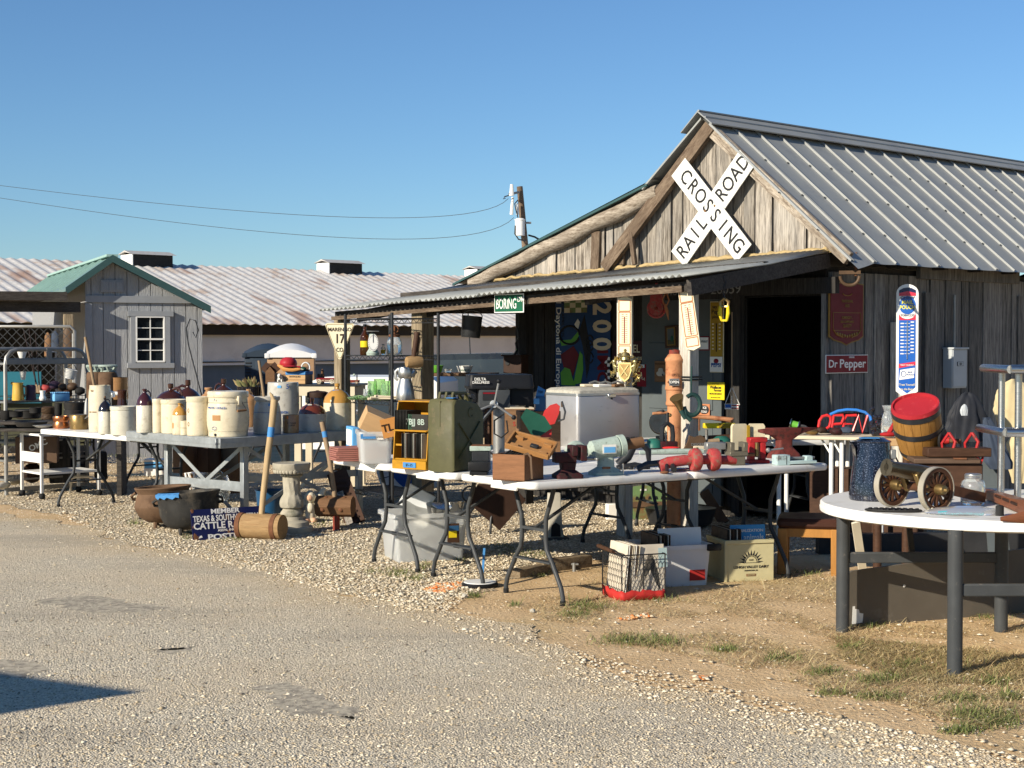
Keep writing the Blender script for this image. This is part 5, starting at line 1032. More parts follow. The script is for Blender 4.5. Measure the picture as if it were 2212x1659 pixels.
for k in range(46):
 a=r2.uniform(0,6.28); q=r2.uniform(0,.7)*W; l=r2.uniform(.05,.13); p=Vector((q*math.cos(a)-W*.25*(k%2),q*math.sin(a),H*.95)); d=Vector((math.cos(a)*.6-.3,math.sin(a)*.4,1)).normalized(); s_=d.cross(Vector((0,1,0))).normalized()*.016
 b.add([p,p+d*l*.5+s_,p+d*l,p+d*l*.5-s_+Vector((0,.012,0))],[[0,1,2],[0,2,3]],('straw_c','grass_c','straw_d')[k%3])
o=b.out('dried_leaves',t); o['kind']='stuff'
t,W,H=vessel('wash_tub','round rusty brown tub behind the tall churn','tub','R3',490,640,ZL,260,530,[('body','tan_glaze',[(.95,.5),(1,.52),(1,.97),(1.03,1),(.97,1),(.93,.6),(.01,.55)]),('base','brown_glaze',[(.6,0),(.6,.5),(.01,.5)])])
for i,(cx,lab)in enumerate(((225,'left of two rusty brown gas cylinders behind the churn'),(370,'right of two rusty brown gas cylinders behind the churn'))):
 t,W,H=vessel('gas_cylinder',lab,'gas cylinder','R3',cx,210,0,200+40*i,175,[('body','rust_red' if 0 else 'rust_pot',[(.9,-1.6),(1,-1.4),(1,.72),(.92,.9),(.6,1),(.01,1)])],'rusty gas cylinders',Y=16.3); b=B(); [b.tube('mint_metal',[(x,y,z_)for x,y,z_ in arc((0,0,H*z_),W*r_,0,345,18,'xy')],.012,6,True)for z_,r_ in((1.0,.6),(1.36,.92))]; [b.bar('mint_metal',(W*.6*math.cos(a_),W*.6*math.sin(a_),H),(W*.92*math.cos(a_+k_),W*.92*math.sin(a_+k_),H*1.36),.02)for a_ in(0,1.05,2.1,3.15,4.2,5.2)for k_ in(-.3,.3)]; b.out('collar',t); b=B(); b.cyl('shelf_steel',(0,0,H),(0,0,H*1.25),W*.15); b.tube('shelf_steel',[(W*.1,0,H*1.1),(W*.8,0,H*.98),(W*1.0,0,H*.7)],W*.08,7); b.out('valve',t)
b=B(); b.tube('black_metal',[(0,0,0),(-.14,0,.55),(-.16,0,.72),(-.12,0,.82),(-.06,0,.80),(-.03,0,.70),(-.06,0,.62),(-.09,0,.68)],.007,6); p=dp('R3',1490,300,16.5); one(b,'shepherd_hook','thin black shepherd hook stuck up before the grey shed','garden hook',(p.x,p.y,p.z-.02)); b=B(); b.cyl('black_metal',(0,0,-p.z+.02),(0,0,0.02),.007,n=6); b.out('stake',bpy.data.objects['shepherd_hook'])
# --- metal pots on the left part of the white table
t,W,H=vessel('copper_pot','shiny round copper pot on the left end of the white table','pot','R2',573,922,ZL,160,118,[('body','copper',[(.8,0),(.98,.1),(1,.35),(.9,.55),(.98,.68),(1,.88),(.96,.98),(.9,1),(.85,.9),(.01,.2)])])
t,W,H=vessel('brass_pot','dull brass saucepan with lid beside the copper pot','pot','R2',742,930,ZL,178,140,[('body','brass_dull',[(.97,0),(1,.03),(1,.93),(.97,.96)]),('lid','brass_dull',[(1.02,.93),(1.02,.98),(.5,1.02),(.01,1.03)])]); b=B(); b.tube('shelf_steel',[(W*.7,-W*.6,H*.72),(W*1.05,-W*.5,H*.9),(W*1.15,-W*.3,H*.98)],.008,6); b.out('handle',t)
t,W,H=vessel('kettle','large grey iron kettle with a bail behind the copper pot','kettle','R2',695,880,ZL,195,205,[('body','cast_iron',[(.8,0),(.95,.05),(1,.6),(.92,.65),(.95,.72),(1,.9),(1.02,.98),(.95,1),(.01,.98)])]); b=B(); b.tube('cast_iron',[(.1*W,0,H),(0,0,H*1.08),(.5*W,0,H*1.1),(.8*W,0,H)],.012,6); b.out('handle',t)
vessel('kettle','squat brown kettle left of the grey iron kettle','kettle','R2',455,850,ZL,140,135,[('body','leather_brown',[(.75,0),(1,.15),(1,.35),(.82,.5),(.95,.62),(.95,.92),(.7,1),(.01,1.02)])])
t,W,H=vessel('cooking_pot','low black roasting pan on the left table','pan','R2',265,832,ZL,240,92,[('body','cast_iron',[(.8,0),(.95,.1),(1,.8),(1.05,.85),(1.02,.95),(.9,.9),(.01,.7)])]); vessel('skillet','black iron skillet lying at the front of the left table','pan','R2',290,905,ZL,300,45,[('body','black_metal',[(.85,0),(1,.8),(1.02,1),(.95,1),(.8,.3),(.01,.25)])])
vessel('plate','pale tin plate on the corner of the left table','plate','R2',400,912,ZL,190,22,[('body','aluminium',[(.6,0),(1,.9),(1,1),(.6,.3),(.01,.3)])]); vessel('oil_can','tall grey tin cone left of the churn','tin can','R2',812,900,ZL,62,265,[('body','shelf_steel',[(1,0),(1,.3),(.7,.8),(.25,1),(.01,1)])])
# --- bakers rack
rl=g('R2',60,1545); rr_=g('R2',815,1485); qd=v2(rr_-rl); RWd=qd.length; qd.normalize()
t=thing('bakers_rack','tall grey metal rack with a rounded top and wire shelves at the far left','rack',v2(rl),math.atan2(qd.y,qd.x)); RH=1.52
for y in(0,.42):
 b=B(); b.tube('shelf_steel',[(0,y,0),(0,y,RH-.16),(.015,y,RH-.08),(.06,y,RH-.025),(.14,y,RH),(RWd-.14,y,RH),(RWd-.06,y,RH-.025),(RWd-.015,y,RH-.08),(RWd,y,RH-.16),(RWd,y,0)],.021,8); b.out('frame',t)
for z in(1.37,.97,.55,.36,.16):
 b=B()
 for y in(0,.42):b.bar('shelf_steel',(0,y,z),(RWd,y,z),.012,.02); b.bar('shelf_steel',(0,y,z+.05),(RWd,y,z+.05),.008)
 for x in(0,RWd):b.bar('shelf_steel',(x,0,z),(x,.42,z),.012,.02)
 for i in range(26):b.bar('black_metal',(RWd*(i+.5)/26,0,z+.01),(RWd*(i+.5)/26,.42,z+.01),.005); b.bar('black_metal',(RWd*(i+.5)/26,0,z),(RWd*(i+.5)/26,0,z+.05),.004)
 b.out('wire_shelf',t)
b=B(); b.bar('shelf_steel',(0,-.02,RH-.13),(RWd,-.02,RH-.13),.02,.05); b.box('shelf_steel',(RWd*.52,-.022,RH-.06),(.06,.012,.14)); b.out('top_bar',t); b=B(); b.bar('shelf_steel',(0,0,.06),(RWd,0,.06),.03,.04); b.out('bottom_bar',t)
ZR=.985; YR=16.25
t,W,H=vessel('pitcher','yellow ribbed pitcher on the wire shelf of the rack','pitcher','R2',168,655,0,112,165,[('body','yellow_glaze',[(.95,0),(1,.1),(.92,.5),(.84,.9),(.9,1),(.8,1),(.7,.8),(.01,.6)])],Y=16.0); b=B(); b.tube('yellow_glaze',[(-.8*W,0,H*.95),(-1.15*W,0,H*.98)],[.02,.012],6); b.out('spout',t); b=B(); b.tube('black_glaze',[(W*.85,0,H*.8),(W*1.35,0,H*.75),(W*1.35,0,H*.35),(W*.95,0,H*.25)],.012,6); b.out('handle',t)
vessel('mug_jar','dark printed tin mug beside the yellow pitcher','mug','R2',288,655,0,92,145,[('body','leather_purple',[(1,0),(1,.9),(.8,1),(.7,.95),(.01,.9)])],Y=16.1); vessel('vase','small white pitcher on the rack shelf','vase','R2',398,655,0,66,92,[('body','white_glaze',[(.8,0),(1,.2),(.6,.6),(.85,1),(.7,.98),(.01,.8)])],Y=16.1)
p=dp('R2',560,625,16.2); s_=pm('R2',p); t=thing('beaded_basket','light blue beaded basket on the rack shelf','basket',p-Vector((0,0,40*s_)),R(40)); b=B(); b.box('straw_blue',(0,0,38*s_),(150*s_,100*s_,70*s_),.012)
for i in range(9):
 for j in range(3):b.ball('straw_blue',((-66+i*16.5)*s_,(-40+40*j)*s_,80*s_),11*s_,6,4)
b.out('body',t)
for i,(x,y,r,m,lab)in enumerate(((430,545,50,'red_dusty','red leather ball glove at the left of the pile on the rack'),(510,515,52,'leather_purple','purple leather ball on top of the pile on the rack'),(578,530,44,'leather_brown','round brown leather ball in the middle of the pile on the rack'),(675,530,50,'leather_brown','large brown leather ball at the right of the pile on the rack'),(620,590,55,'dark_wood','dark leather lump behind the blue basket on the rack'),(745,570,50,'black_rubber','black lump at the right end of the rack shelf'))):
 p=dp('R2',x,y,16.4); s_=pm('R2',p); b=B(); b.rock(m,(0,0,0),(r*s_,r*s_,r*s_*.75),i,.05); b.tube(m,[(x_,0,z_)for x_,_,z_ in arc((0,0,0),(r*s_*.97,r*s_*.73),20,160,10)],r*s_*.12,6); one(b,'leather_ball',lab,'ball glove',p)
for x,y,w,h,lab in((205,262,90,62,'white enamel cup hanging above the rack'),(215,462,62,75,'white cone shaped pot hanging inside the rack')):
 t,W,H=vessel('enamel_cup',lab,'cup','R2',x,y,0,w,h,[('body','white_glaze',[(.55,0),(.6,.02),(1,1),(1.05,1),(.9,.95),(.01,.4)])],Y=16.5); b=B(); b.tube('black_metal',[(-W,0,H),(0,0,H*1.5),(W,0,H)],.003,5); b.out('wire',t)
t,W,H=vessel('white_bucket','white ribbed plastic bucket hanging at the right of the rack','bucket','R2',648,455,0,112,92,[('body','white_plastic',[(.7,0),(.74,.02),(1,.95),(1.05,1),(.9,.97),(.01,.8)])],Y=16.6); t.rotation_euler=(0,R(14),0); b=B(); b.tube('black_metal',[(-W,0,H),(0,0,H*1.6),(W,0,H)],.004,5); b.out('bail',t)
b=B(); p0,p1=dp('R2',-40,355,17.6),dp('R2',385,355,17.6); b.box('teal_board',(0,0,.0),(p1.x-p0.x,.03,.36)); one(b,'teal_board','plain teal board standing behind the rack','board',((p0.x+p1.x)/2,17.6,p0.z-.22))
b=B(); p0,p1=dp('R2',-40,560,17.5),dp('R2',800,600,17.5); b.box('olive_cloth',(0,0,-.3),(p1.x-p0.x,.05,.5)); one(b,'dark_cloth','dark cloth hanging behind the lower shelves of the rack','cloth',((p0.x+p1.x)/2,17.7,.95))
for i,(a,c)in enumerate((((360,590),(215,-20)),((345,590),(270,-20)),((372,590),(330,30)))):
 A,C=dp('R2',*a,16.3),dp('R2',*c,16.9); b=B(); b.tube('fishing_dark',[A,A+(C-A)*.4,C],[.010,.006,.003],6); t=tag(b.out('fishing_rod',None),('leftmost','second','rightmost')[i]+' of the three fishing rods standing in the rack','fishing rod','fishing rods standing in the rack'); b=B(); b.cyl('handle_wood',A,A+(C-A)*.12,.014); b.out('grip',t)
t=thing('cardboard_box','dark brown cardboard box with white letters under the rack','box',dp('R2',350,1110,16.2)-Vector((0,0,.15)),R(12)); b=B(); b.box('cardboard_brown',(0,0,.15),(.42,.3,.28),.004); b.out('carton',t); text('OMC',.085,'paper_white',t,(.02,-.153,.2),ry=-25,bold=.02)
# chain link panel before the shed porch
p0,p1=dp('R1',-60,845,22),dp('R1',812,845,22); wC=p1.x-p0.x; zt_=p0.z; t=thing('chain_link_gate','chain link gate panel before the dark shed porch','gate',(p0.x,22,0)); hC=zt_+.3
b=B(); b.tube('shelf_steel',[(0,0,-.3),(0,0,zt_-.04),(.05,0,zt_),(wC-.06,0,zt_),(wC,0,zt_-.06),(wC,0,-.3)],.022,8); b.cyl('shelf_steel',(wC-.02,0,-.3),(wC-.02,0,zt_-.1),.02); b.out('frame',t); b=B(); st=.13
for i in range(int((wC+hC)/st)):
 x=i*st-hC
 for sg in(0,1):
  x0,z0,x1,z1=x,-.3,x+hC,zt_
  if x0<0:z0-=x0; x0=0
  if x1>wC:z1-=(x1-wC); x1=wC
  if x1-x0>.05:
   if sg:x0,x1=wC-x0,wC-x1
   b.bar('leg_grey',(x0,0.004*sg,z0),(x1,.004*sg,z1),.007)
o=b.out('wire_mesh',t); o['kind']='stuff'
# clothes hung in the porch behind the gate
for i,(x,y,w,h,m,lab)in enumerate(((600,1010,70,230,'navy_canvas','blue garment hanging in the dark shed porch'),(740,1010,90,330,'leather_brown','long brown coat hanging in the dark shed porch'),(520,1040,60,260,'crate_wood','tan shirt hanging in the dark shed porch'))):
 p=dp('R1',x,y,25.3); s_=pm('R1',p); b=B(); b.lathe(m,[(w*s_*.65,-h*s_/2),(w*s_*.6,0),(w*s_*.55,h*s_*.35),(w*s_*.2,h*s_*.48),(.01,h*s_*.5)],10,sy=.35); one(b,'hanging_garment',lab,'garment',p)
# white metal cart in front of the rack
A_,C_=g('R2',208,1548),g('R2',392,1582); t=thing('white_cart','small white metal cart on black casters before the rack','cart',v2(A_)); dC=v2(C_-A_); nC=Vector((-dC.y,dC.x,0)).normalized()*.62
for i,o_ in enumerate((Vector((0,0,0)),dC,nC,nC+dC)):
 b=B(); zt_=.63; b.box('white_paint',(o_.x,o_.y,zt_/2+.03),(.03,.03,zt_),.004,rz=math.atan2(dC.y,dC.x)); lg=b.out('leg',t); b=B(); b.ball('black_rubber',(o_.x,o_.y,.035),.035,10,6); b.out('caster',lg)
b=B(); b.bar('white_paint',dC*0+Vector((0,0,.42)),dC+Vector((0,0,.42)),.012,.10); b.out('panel',t)
for z in(.25,.64):
 b=B(); c=[(0,0),tuple(dC[:2]),tuple((dC+nC)[:2]),tuple(nC[:2])]; b.ring([[(x,y,z)for x,y in c],[(x,y,z+.02)for x,y in c]],'white_paint'); b.out('shelf',t)
p=g('R2',925,1540); b=B(); b.tube('aluminium',[(-.33,.1,.02),(-.3,.05,.17),(-.24,0,.19),(-.08,0,.19),(-.02,0,.16),(0,0,.0)],.014,8); one(b,'bent_tube','bent grey tube foot standing under the white table','metal tube',p)
# dark pans, kettles and bundles crowding the left stalls
for x,y,w,h,lab in((60,838,110,90,'black iron pot at the far left edge of the stalls'),(150,815,130,60,'wide black skillet stacked left of the roasting pan'),(330,780,110,60,'black pan leaning behind the brown kettle'),(545,800,70,120,'tall black iron pot between the two kettles'),(130,898,180,40,'flat black griddle on the corner of the left stall'),(20,905,120,36,'pale enamel tray at the far left edge')):
 vessel('iron_pan',lab,'pan','R2',x,y,0,w,h,[('body','cast_iron' if 'pale' not in lab else 'enamel_white',[(.75,0),(.95,.15),(1,.9),(1.04,1),(.95,1),(.85,.5),(.01,.4)])],Y=15.9)
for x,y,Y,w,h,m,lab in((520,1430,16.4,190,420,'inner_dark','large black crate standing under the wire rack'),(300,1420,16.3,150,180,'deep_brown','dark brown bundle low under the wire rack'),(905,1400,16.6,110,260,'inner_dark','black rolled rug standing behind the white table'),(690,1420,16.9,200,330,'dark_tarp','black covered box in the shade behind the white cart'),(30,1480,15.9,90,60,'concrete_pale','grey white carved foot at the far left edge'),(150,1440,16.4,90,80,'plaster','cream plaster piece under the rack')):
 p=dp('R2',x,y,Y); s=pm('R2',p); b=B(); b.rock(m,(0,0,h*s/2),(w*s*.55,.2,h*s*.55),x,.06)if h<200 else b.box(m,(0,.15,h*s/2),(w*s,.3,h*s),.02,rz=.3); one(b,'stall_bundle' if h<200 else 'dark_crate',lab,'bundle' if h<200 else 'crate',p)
for x,y,Y,w,h,m,lab in((1260,1250,14.9,130,330,'cardboard_brown','tall brown carton standing under the galvanised stand'),(1560,1240,15.0,160,300,'deep_brown','dark case under the right part of the galvanised stand'),(1740,1200,15.2,150,320,'leg_dark','black trunk standing behind the right leg of the stand')):
 p=dp('R3',x,y,Y); s=pm('R3',p); b=B(); b.box(m,(0,.15,h*s/2),(w*s,.28,h*s),.01,rz=-.4); b.box('black_metal',(0,.14,h*s*.97),(w*s*.5,.06,.03),.008,rz=-.4); one(b,'storage_box',lab,'box',p)
t=thing('pan_bench','low dark two level bench holding the black pans beside the rack','bench',dp('R2',210,900,15.9)*1.0,R(4)); zo=t.location.z; t.location.z=0
for y in(846,910):z=dp('R2',210,y,15.9).z; b=B(); b.box('dark_beam',(0,.02,z-.015),(2.1,.42,.03),.003); b.out('shelf',t)
for x in(-1.0,1.0):b=B(); b.box('dark_beam',(x,.05,.46),(.05,.3,.92),.003); b.out('leg',t)
# ================================================================ ON THE GROUND IN FRONT OF THE STAND
def kettle_pot(lab,K,cx,by,w,h,m,tilt,wide):
 loc,s=setv(K,cx,by,0,w*.8); W,H=w*s/2,h*s; t=thing('wash_pot',lab,'pot',loc,0,'old iron wash pots',rot=(R(-tilt*.4),R(-tilt),0))
 prof=[(.30,.0),(.6,.05),(.86,.2),(.985,.42),(1,.46),(1.0,.48),(.98,.5),(.93,.70),(.86,.82),(.88,.86),(.97,.97),(.96,1),(.88,.98),(.80,.84),(.9,.5),(.6,.12),(.01,.08)]if wide else[(.3,.0),(.6,.06),(.8,.2),(.90,.42),(.93,.7),(.95,.88),(1,.97),(1,1),(.93,.99),(.88,.7),(.7,.2),(.01,.1)]
 b=B(); b.lathe(m,[(r*W,.04+q*(H-.04))for r,q in prof],36); b.out('body',t)
 for k in range(3):
  a=R(250+120*k); b=B(); b.cyl(m,(W*.52*math.cos(a),W*.52*math.sin(a),.09),(W*.6*math.cos(a),W*.6*math.sin(a),-.01),.022,.014,8); b.out('foot',t)
 for sx in(-1,1):b=B(); b.tube(m,[(sx*W*.9,-.05,H*.88),(sx*W*1.08,-.03,H*.8),(sx*W*1.06,.0,H*.72),(sx*W*.92,.01,H*.7)],.012,6); b.out('ear',t)
 return t,W,H
kettle_pot('round rusty brown iron wash pot, behind the black one','R5',375,742,510,360,'rust_pot',3,True)
t,W,H=kettle_pot('sooty black iron wash pot with a blue cloth on its rim','R5',600,806,570,375,'black_pot',4,False)
b=B(); r2=random.Random(9); vs=[]
for i in range(11):
 a=3.65+i*.10; vs+=[(W*.93*math.cos(a),W*.93*math.sin(a),H*1.02),(W*(1.03+.02*(i%2))*math.cos(a),W*(1.03+.02*(i%2))*math.sin(a),H*(.99-.015*(i%2))),(W*1.03*math.cos(a),W*1.03*math.sin(a),H*(.93-.025*(i%3)))]
b.add(vs,[q for i in range(10)for q in([3*i,3*i+3,3*i+4,3*i+1],[3*i+1,3*i+4,3*i+5,3*i+2])],'tape_blue'); o=b.out('blue_cloth',t)
# enamel sign
a_,c_=g('R5',618,843),g('R5',1215,800); s=pm('R5',a_); dS=v2(c_-a_); Ls=dS.length; hS=272*s
t=thing('ranch_sign','navy enamel sign reading MEMBER CATTLE RAISERS leaning against the black pot','sign',a_,math.atan2(dS.y,dS.x),rot=(R(-12),0,math.atan2(dS.y,dS.x)))
b=B(); b.box('enamel_navy',(Ls/2,0,hS/2),(Ls,.006,hS)); b.out('plate',t)
k=Ls/600
for tx,x,y,sz,sx,bo in(('MEMBER',290,238,44,.42,.03),('TEXAS & SOUTHWESTERN',300,178,56,.95,.02),('CATTLE RAISERS',290,115,62,.95,.025),("ASS'N. INC.",290,70,22,.27,.03),('POSTED',300,14,50,.56,.03)):text(tx,sz*s*1.32,'enamel_white',t,(Ls*.5,-.005,(y+8)*s),bold=bo,fit=Ls*sx)
b=B(); b.box('enamel_white',(Ls*.5,-.004,42*s),(Ls*.45,.002,3*s)); b.prism('enamel_white',[(52*s,18*s),(90*s,26*s),(82*s,44*s),(66*s,40*s)],.002,-.005); b.out('rule_and_emblem',t)
b=B()
for x,z,r in((12,262,13),(30,20,20),(20,44,14),(310,196,17),(318,62,13),(262,20,12),(12,120,8),(320,250,9)):b.rock('rust',(x*k,-.004,z*s),(r*s,.0015,r*s*1.5),x,.3)
b.out('chips',t)
# big round mallet
P=g('R5',1195,838); s=pm('R5',P); rM=112*s; Lm2=415*s; t=thing('barrel_mallet','big round wooden mallet with iron bands and long bent handle before the sign','mallet',P+Vector((0,rM,rM)),R(-17))
b=B(); b.tube('mallet_wood',[(-Lm2/2+Lm2*i/6,0,0)for i in range(7)],[rM*q for q in(.94,.97,.99,1,.99,.98,.97)],26); b.out('head',t)
for x in(-Lm2*.47,Lm2*.33):b=B(); b.tube('rust',[(x-.012,0,0),(x+.026,0,0)],rM*1.025,26); b.out('band',t)
b=B(); b.tube('stick_wood',[(.0,0,rM*.5),(.01,.02,.25),(.03,.06,.55),(.055,.10,.85),(.06,.13,1.02)],[.024,.025,.026,.027,.03],10); b.tube('stick_wood',[(.06,.13,1.0),(.035,.13,1.06),(.02,.13,1.08)],[.02,.014,.006],7); b.out('handle',t); b=B(); b.tube('tape_blue',[(.046,.082,.72),(.051,.092,.80)],.0285,10); b.out('tape',t)
# concrete pedestal
t,W,H=vessel('concrete_pedestal','weathered concrete birdbath pedestal with twisted fluting','pedestal','R5',1480,790,0,330,620,[('base','concrete',[(1.12,0),(1.16,.04),(1.12,.09),(.95,.10),(.9,.16),(.66,.19),(.6,.24)]),('top','concrete',[(.5,.80),(.62,.82),(.55,.84),(.72,.86),(.92,.88),(1,.93),(1.02,.99),(.97,1),(.82,.985),(.01,.98)])],n=32)
b=B(); n=36; rows=[]
for i in range(25):
 z=.24+.42/24*i if i<12 else .24+.57*i/24
 z=.22+.60*i/24; q=i/24
 base=(.52+.10*math.sin(q*math.pi*6))if q<.25 else((.60-.16*((q-.25)/.3)**1+.10*math.sin((q-.25)/.3*math.pi))if q<.55 else .42+.05*(q-.55)/.45)
 rows.append([(W*base*(1+(.045 if .25<q<.96 else 0)*math.cos(11*(2*math.pi*j/n)+(q*9 if q>.55 else 0)))*math.cos(2*math.pi*j/n),W*base*(1+(.045 if .25<q<.96 else 0)*math.cos(11*(2*math.pi*j/n)+(q*9 if q>.55 else 0)))*math.sin(2*math.pi*j/n),z*H)for j in range(n)])
b.ring(rows,'concrete'); b.out('shaft',t); b=B()
for j in range(30):a=2*math.pi*j/30; b.ball('concrete',(W*.87*math.cos(a),W*.87*math.sin(a),H*.885),(.018,.018,.022),7,5)
b.out('beading',t)
# garden gnome like plaster figure
P,s=setv('R5',1640,690,0,110); s*=1; t=thing('garden_figure','chipped white plaster garden figurine between pedestal and dark mallet','figurine',P); h=330*s
b=B(); b.lathe('plaster',[(.05,0),(.07,.02),(.062,.1),(.055,.17),(.065,.24),(.045,.28),(.01,.29)],12,sx=h/.5,sy=h/.6); b.ball('plaster',(0,-.01,h*.68),(.05,.05,.055)); b.out('body',t)
b=B(); b.ball('skin_doll',(-.03,-.03,.025),(.035,.045,.025)); b.ball('skin_doll',(.035,-.02,.025),(.032,.04,.025)); b.out('foot',t); b=B(); b.tube('plaster',[(-.05,0,h*.5),(-.09,-.02,h*.66),(-.10,-.01,h*.82),(-.085,0,h)],[.025,.02,.018,.008],7); b.tube('plaster',[(.05,0,h*.5),(.09,-.03,h*.62),(.10,0,h*.78),(.13,0,h*.92)],[.025,.022,.03,.022],7); b.out('arm',t); b=B(); b.ball('skin_doll',(0,-.045,h*.68),(.03,.02,.03)); b.ball('skin_doll',(.0,-.06,h*.66),.008,6,4); b.out('face',t); b=B(); b.ball('plaster',(.0,-.04,h*.42),(.035,.018,.045)); b.out('apron',t)
# dark octagonal mallet
P=g('R5',1862,758); s=pm('R5',P); t=thing('square_mallet','dark eight sided wooden mallet standing head down with a blue taped handle','mallet',P+Vector((0,.05,0)),R(-10))
zc=215*s; rM=88*s; b=B(); L2_=305*s; b.tube('mallet_dark',[(-L2_/2-.02,0,zc),(L2_/2,0,zc)],rM*1.05,8); b.out('head',t)
for x in(-.1,.06):b=B(); b.ball('rust',(x,-rM*.95,zc-.02),(.02,.01,.02),8,5); b.ball('rust',(x+.02,-rM*.3,zc+rM*.92),(.018,.018,.008),8,5); b.out('rivet',t)
b=B(); b.tube('rust_red',[(0,0,-.01),(0,0,zc-rM*.8)],.031,10); b.out('stub',t); b=B(); b.tube('handle_wood',[(-.01,0,zc+rM*.8),(-.06,0,.62),(-.13,.02,.92)],.022,10); b.out('handle',t); b=B(); b.tube('tape_blue',[(-.098,.011,.79),(-.108,.013,.84)],.0235,10); b.out('tape',t)
# blue enamel bucket behind the handle, leaning shutter boards, carton, glass jug
t,W,H=vessel('blue_bucket','blue enamel bucket behind the mallet handle','bucket','R5',1290,612,0,262,205,[('body','blue_paint',[(.8,0),(.82,.03),(.97,.92),(1.03,1),(.96,.98),(.78,.2),(.01,.1)])])
for lab,(x0,y0),(x1,y1),w,m in(('dark painted shutter leaning right of the mallet',(2035,690),(1870,240),.18,'dark_wood'),('peeling cream louvred shutter leaning behind the dark one',(1940,600),(1840,230),.13,'crate_wood'),('grey plank leaning on the stand beside the shutters',(1990,705),(1900,420),.06,'barn_wood')):
 A=g('R5',x0,y0); C=dp('R5',x1,y1,A.y+.28); b=B(); b.bar(m,A,C,w,.03,up=(0,-1,.2)); t=tag(b.out('shutter',None),lab,'shutter','boards leaning by the stand'); d=(C-A); b=B()
 if w>.1:
  for k in range(7):q=A+d*(.12+.11*k)+Vector((0,-.02,.008)); b.bar('rust_red' if m=='crate_wood' else 'deep_brown',q-Vector((w*.3,0,0)),q+Vector((w*.3,0,0)),.02,.022)
  b.out('louvre',t)['kind']='stuff'
t,W,H=vessel('glass_jug','large clear glass bottle standing under the galvanised stand','bottle','R5',780,520,0,330,330,[('body','clear_glass',[(.9,0),(1,.06),(1,.55),(.85,.72),(.4,.86),(.22,.9),(.22,1),(.18,1),(.18,.9),(.36,.85),(.8,.7),(.94,.54),(.94,.08),(.01,.05)])])
P=g('R5',560,470); b=B(); b.box('crate_wood',(0,.3,.22),(.42,.34,.44),.004); b.box('crate_wood',(.0,.14,.46),(.40,.02,.05)); one(b,'brown_crate','brown wooden crate in the shade under the galvanised stand','crate',P+Vector((0,.35,0)),R(-40))
P=g('R5',660,330); b=B(); b.bar('cardboard_brown',(0,0,.0),(-.10,.05,.62),.34,.012,up=(0,-1,0)); one(b,'cardboard_sheet','tall brown sheet leaning under the stand behind the crate','cardboard',P)
t,W,H=vessel('milk_can','rounded grey metal can in the shade at the left leg of the stand','milk can','R5',360,520,0,100,250,[('body','leg_grey',[(.9,0),(1,.1),(1,.6),(.6,.8),(.6,.9),(.75,1),(.01,1)])])
b=B(); P=g('R5',280,280); b.box('blue_plastic',(0,.1,.13),(.24,.2,.10),.02); b.box('white_plastic',(0,.1,.05),(.25,.21,.1),.02); b.box('white_plastic',(0,.1,.19),(.25,.21,.03),.01); one(b,'cooler_jug','small white and blue cool box seen through the legs under the tables','cool box',P)
P=g('R5',690,420); t=thing('lace_basket','white painted lattice basket under the stand behind the black pot','basket',P); b=B()
for i in range(16):a=2*math.pi*i/16; b.tube('white_paint',[(.13*math.cos(a),.13*math.sin(a),0),(.17*math.cos(a+.2),.17*math.sin(a+.2),.22)],.007,5); b.tube('white_paint',[(.13*math.cos(a),.13*math.sin(a),0),(.17*math.cos(a-.3),.17*math.sin(a-.3),.22)],.007,5)
b.lathe('white_paint',[(.13,0),(.14,.02),(.12,.02)],16); b.lathe('white_paint',[(.165,.21),(.18,.22),(.165,.23)],16); b.out('lattice',t)['kind']='stuff'
# more folding table legs in the background at the left
for i,(x,y,lab)in enumerate(((250,1045,'dark folding table far behind the white table at the left'),(640,1010,'dark legged table behind the galvanised stand'))):
 P=g('D',x,y); t=thing('folding_table',lab,'table',P,R(-40),'white folding tables'); b=B(); slab(b,'white_plastic',rrect(1.8,.7,.05),.70,.745); b.out('top',t); leg_frame(t,-.6,.7,.7,'leg_dark',1); leg_frame(t,.6,.7,.7,'leg_dark',-1)
# ================================================================ REAR TABLE AND WIRE SHELVING BEHIND THE STAND
YB=16.6; p0,p1=dp('R6',560,672,YB),dp('R6',1300,672,YB-.3); zt_=p0.z; t=thing('cream_table','cream painted table with a dark top carrying toys, behind the grey crock','table',((p0.x+p1.x)/2,YB,0),R(-6)); Lc=p1.x-p0.x
b=B(); b.box('black_metal',(0,.25,zt_-.012),(Lc+.04,.62,.024),.003); b.out('top',t); b=B(); b.box('paper_cream',(0,-.04,zt_-.075),(Lc,.03,.10)); b.box('paper_cream',(Lc/2-.015,.25,zt_-.075),(.03,.55,.10)); b.out('apron',t)
for sx in(-1,1):
 for sy in(0,.5):b=B(); b.box('paper_cream',(sx*(Lc/2-.04),sy,(zt_-.12)/2),(.07,.07,zt_-.12)); b.out('leg',t)
ZB=zt_
def onb(K,x,y,Y=YB+.1):p=dp(K,x,y,Y); return Vector((p.x,Y,ZB)),pm(K,p)
P,s=onb('R6',590,668); t=thing('taped_box','tan cardboard box with a blue taped lid on the cream table','box',P,R(-12)); b=B(); b.box('cardboard',(0,.1,75*s),(255*s,.24,150*s),.004); b.box('tape_blue',(0,.098,135*s),(262*s,.252,42*s),.003); b.out('carton',t); b=B(); b.box('crate_wood',(0,-.022,52*s),(256*s,.003,4*s)); b.out('seam',t); text('ANTIQUES',26*s,'ink_black',t,(-10*s,-.024,90*s),sx=1.2)
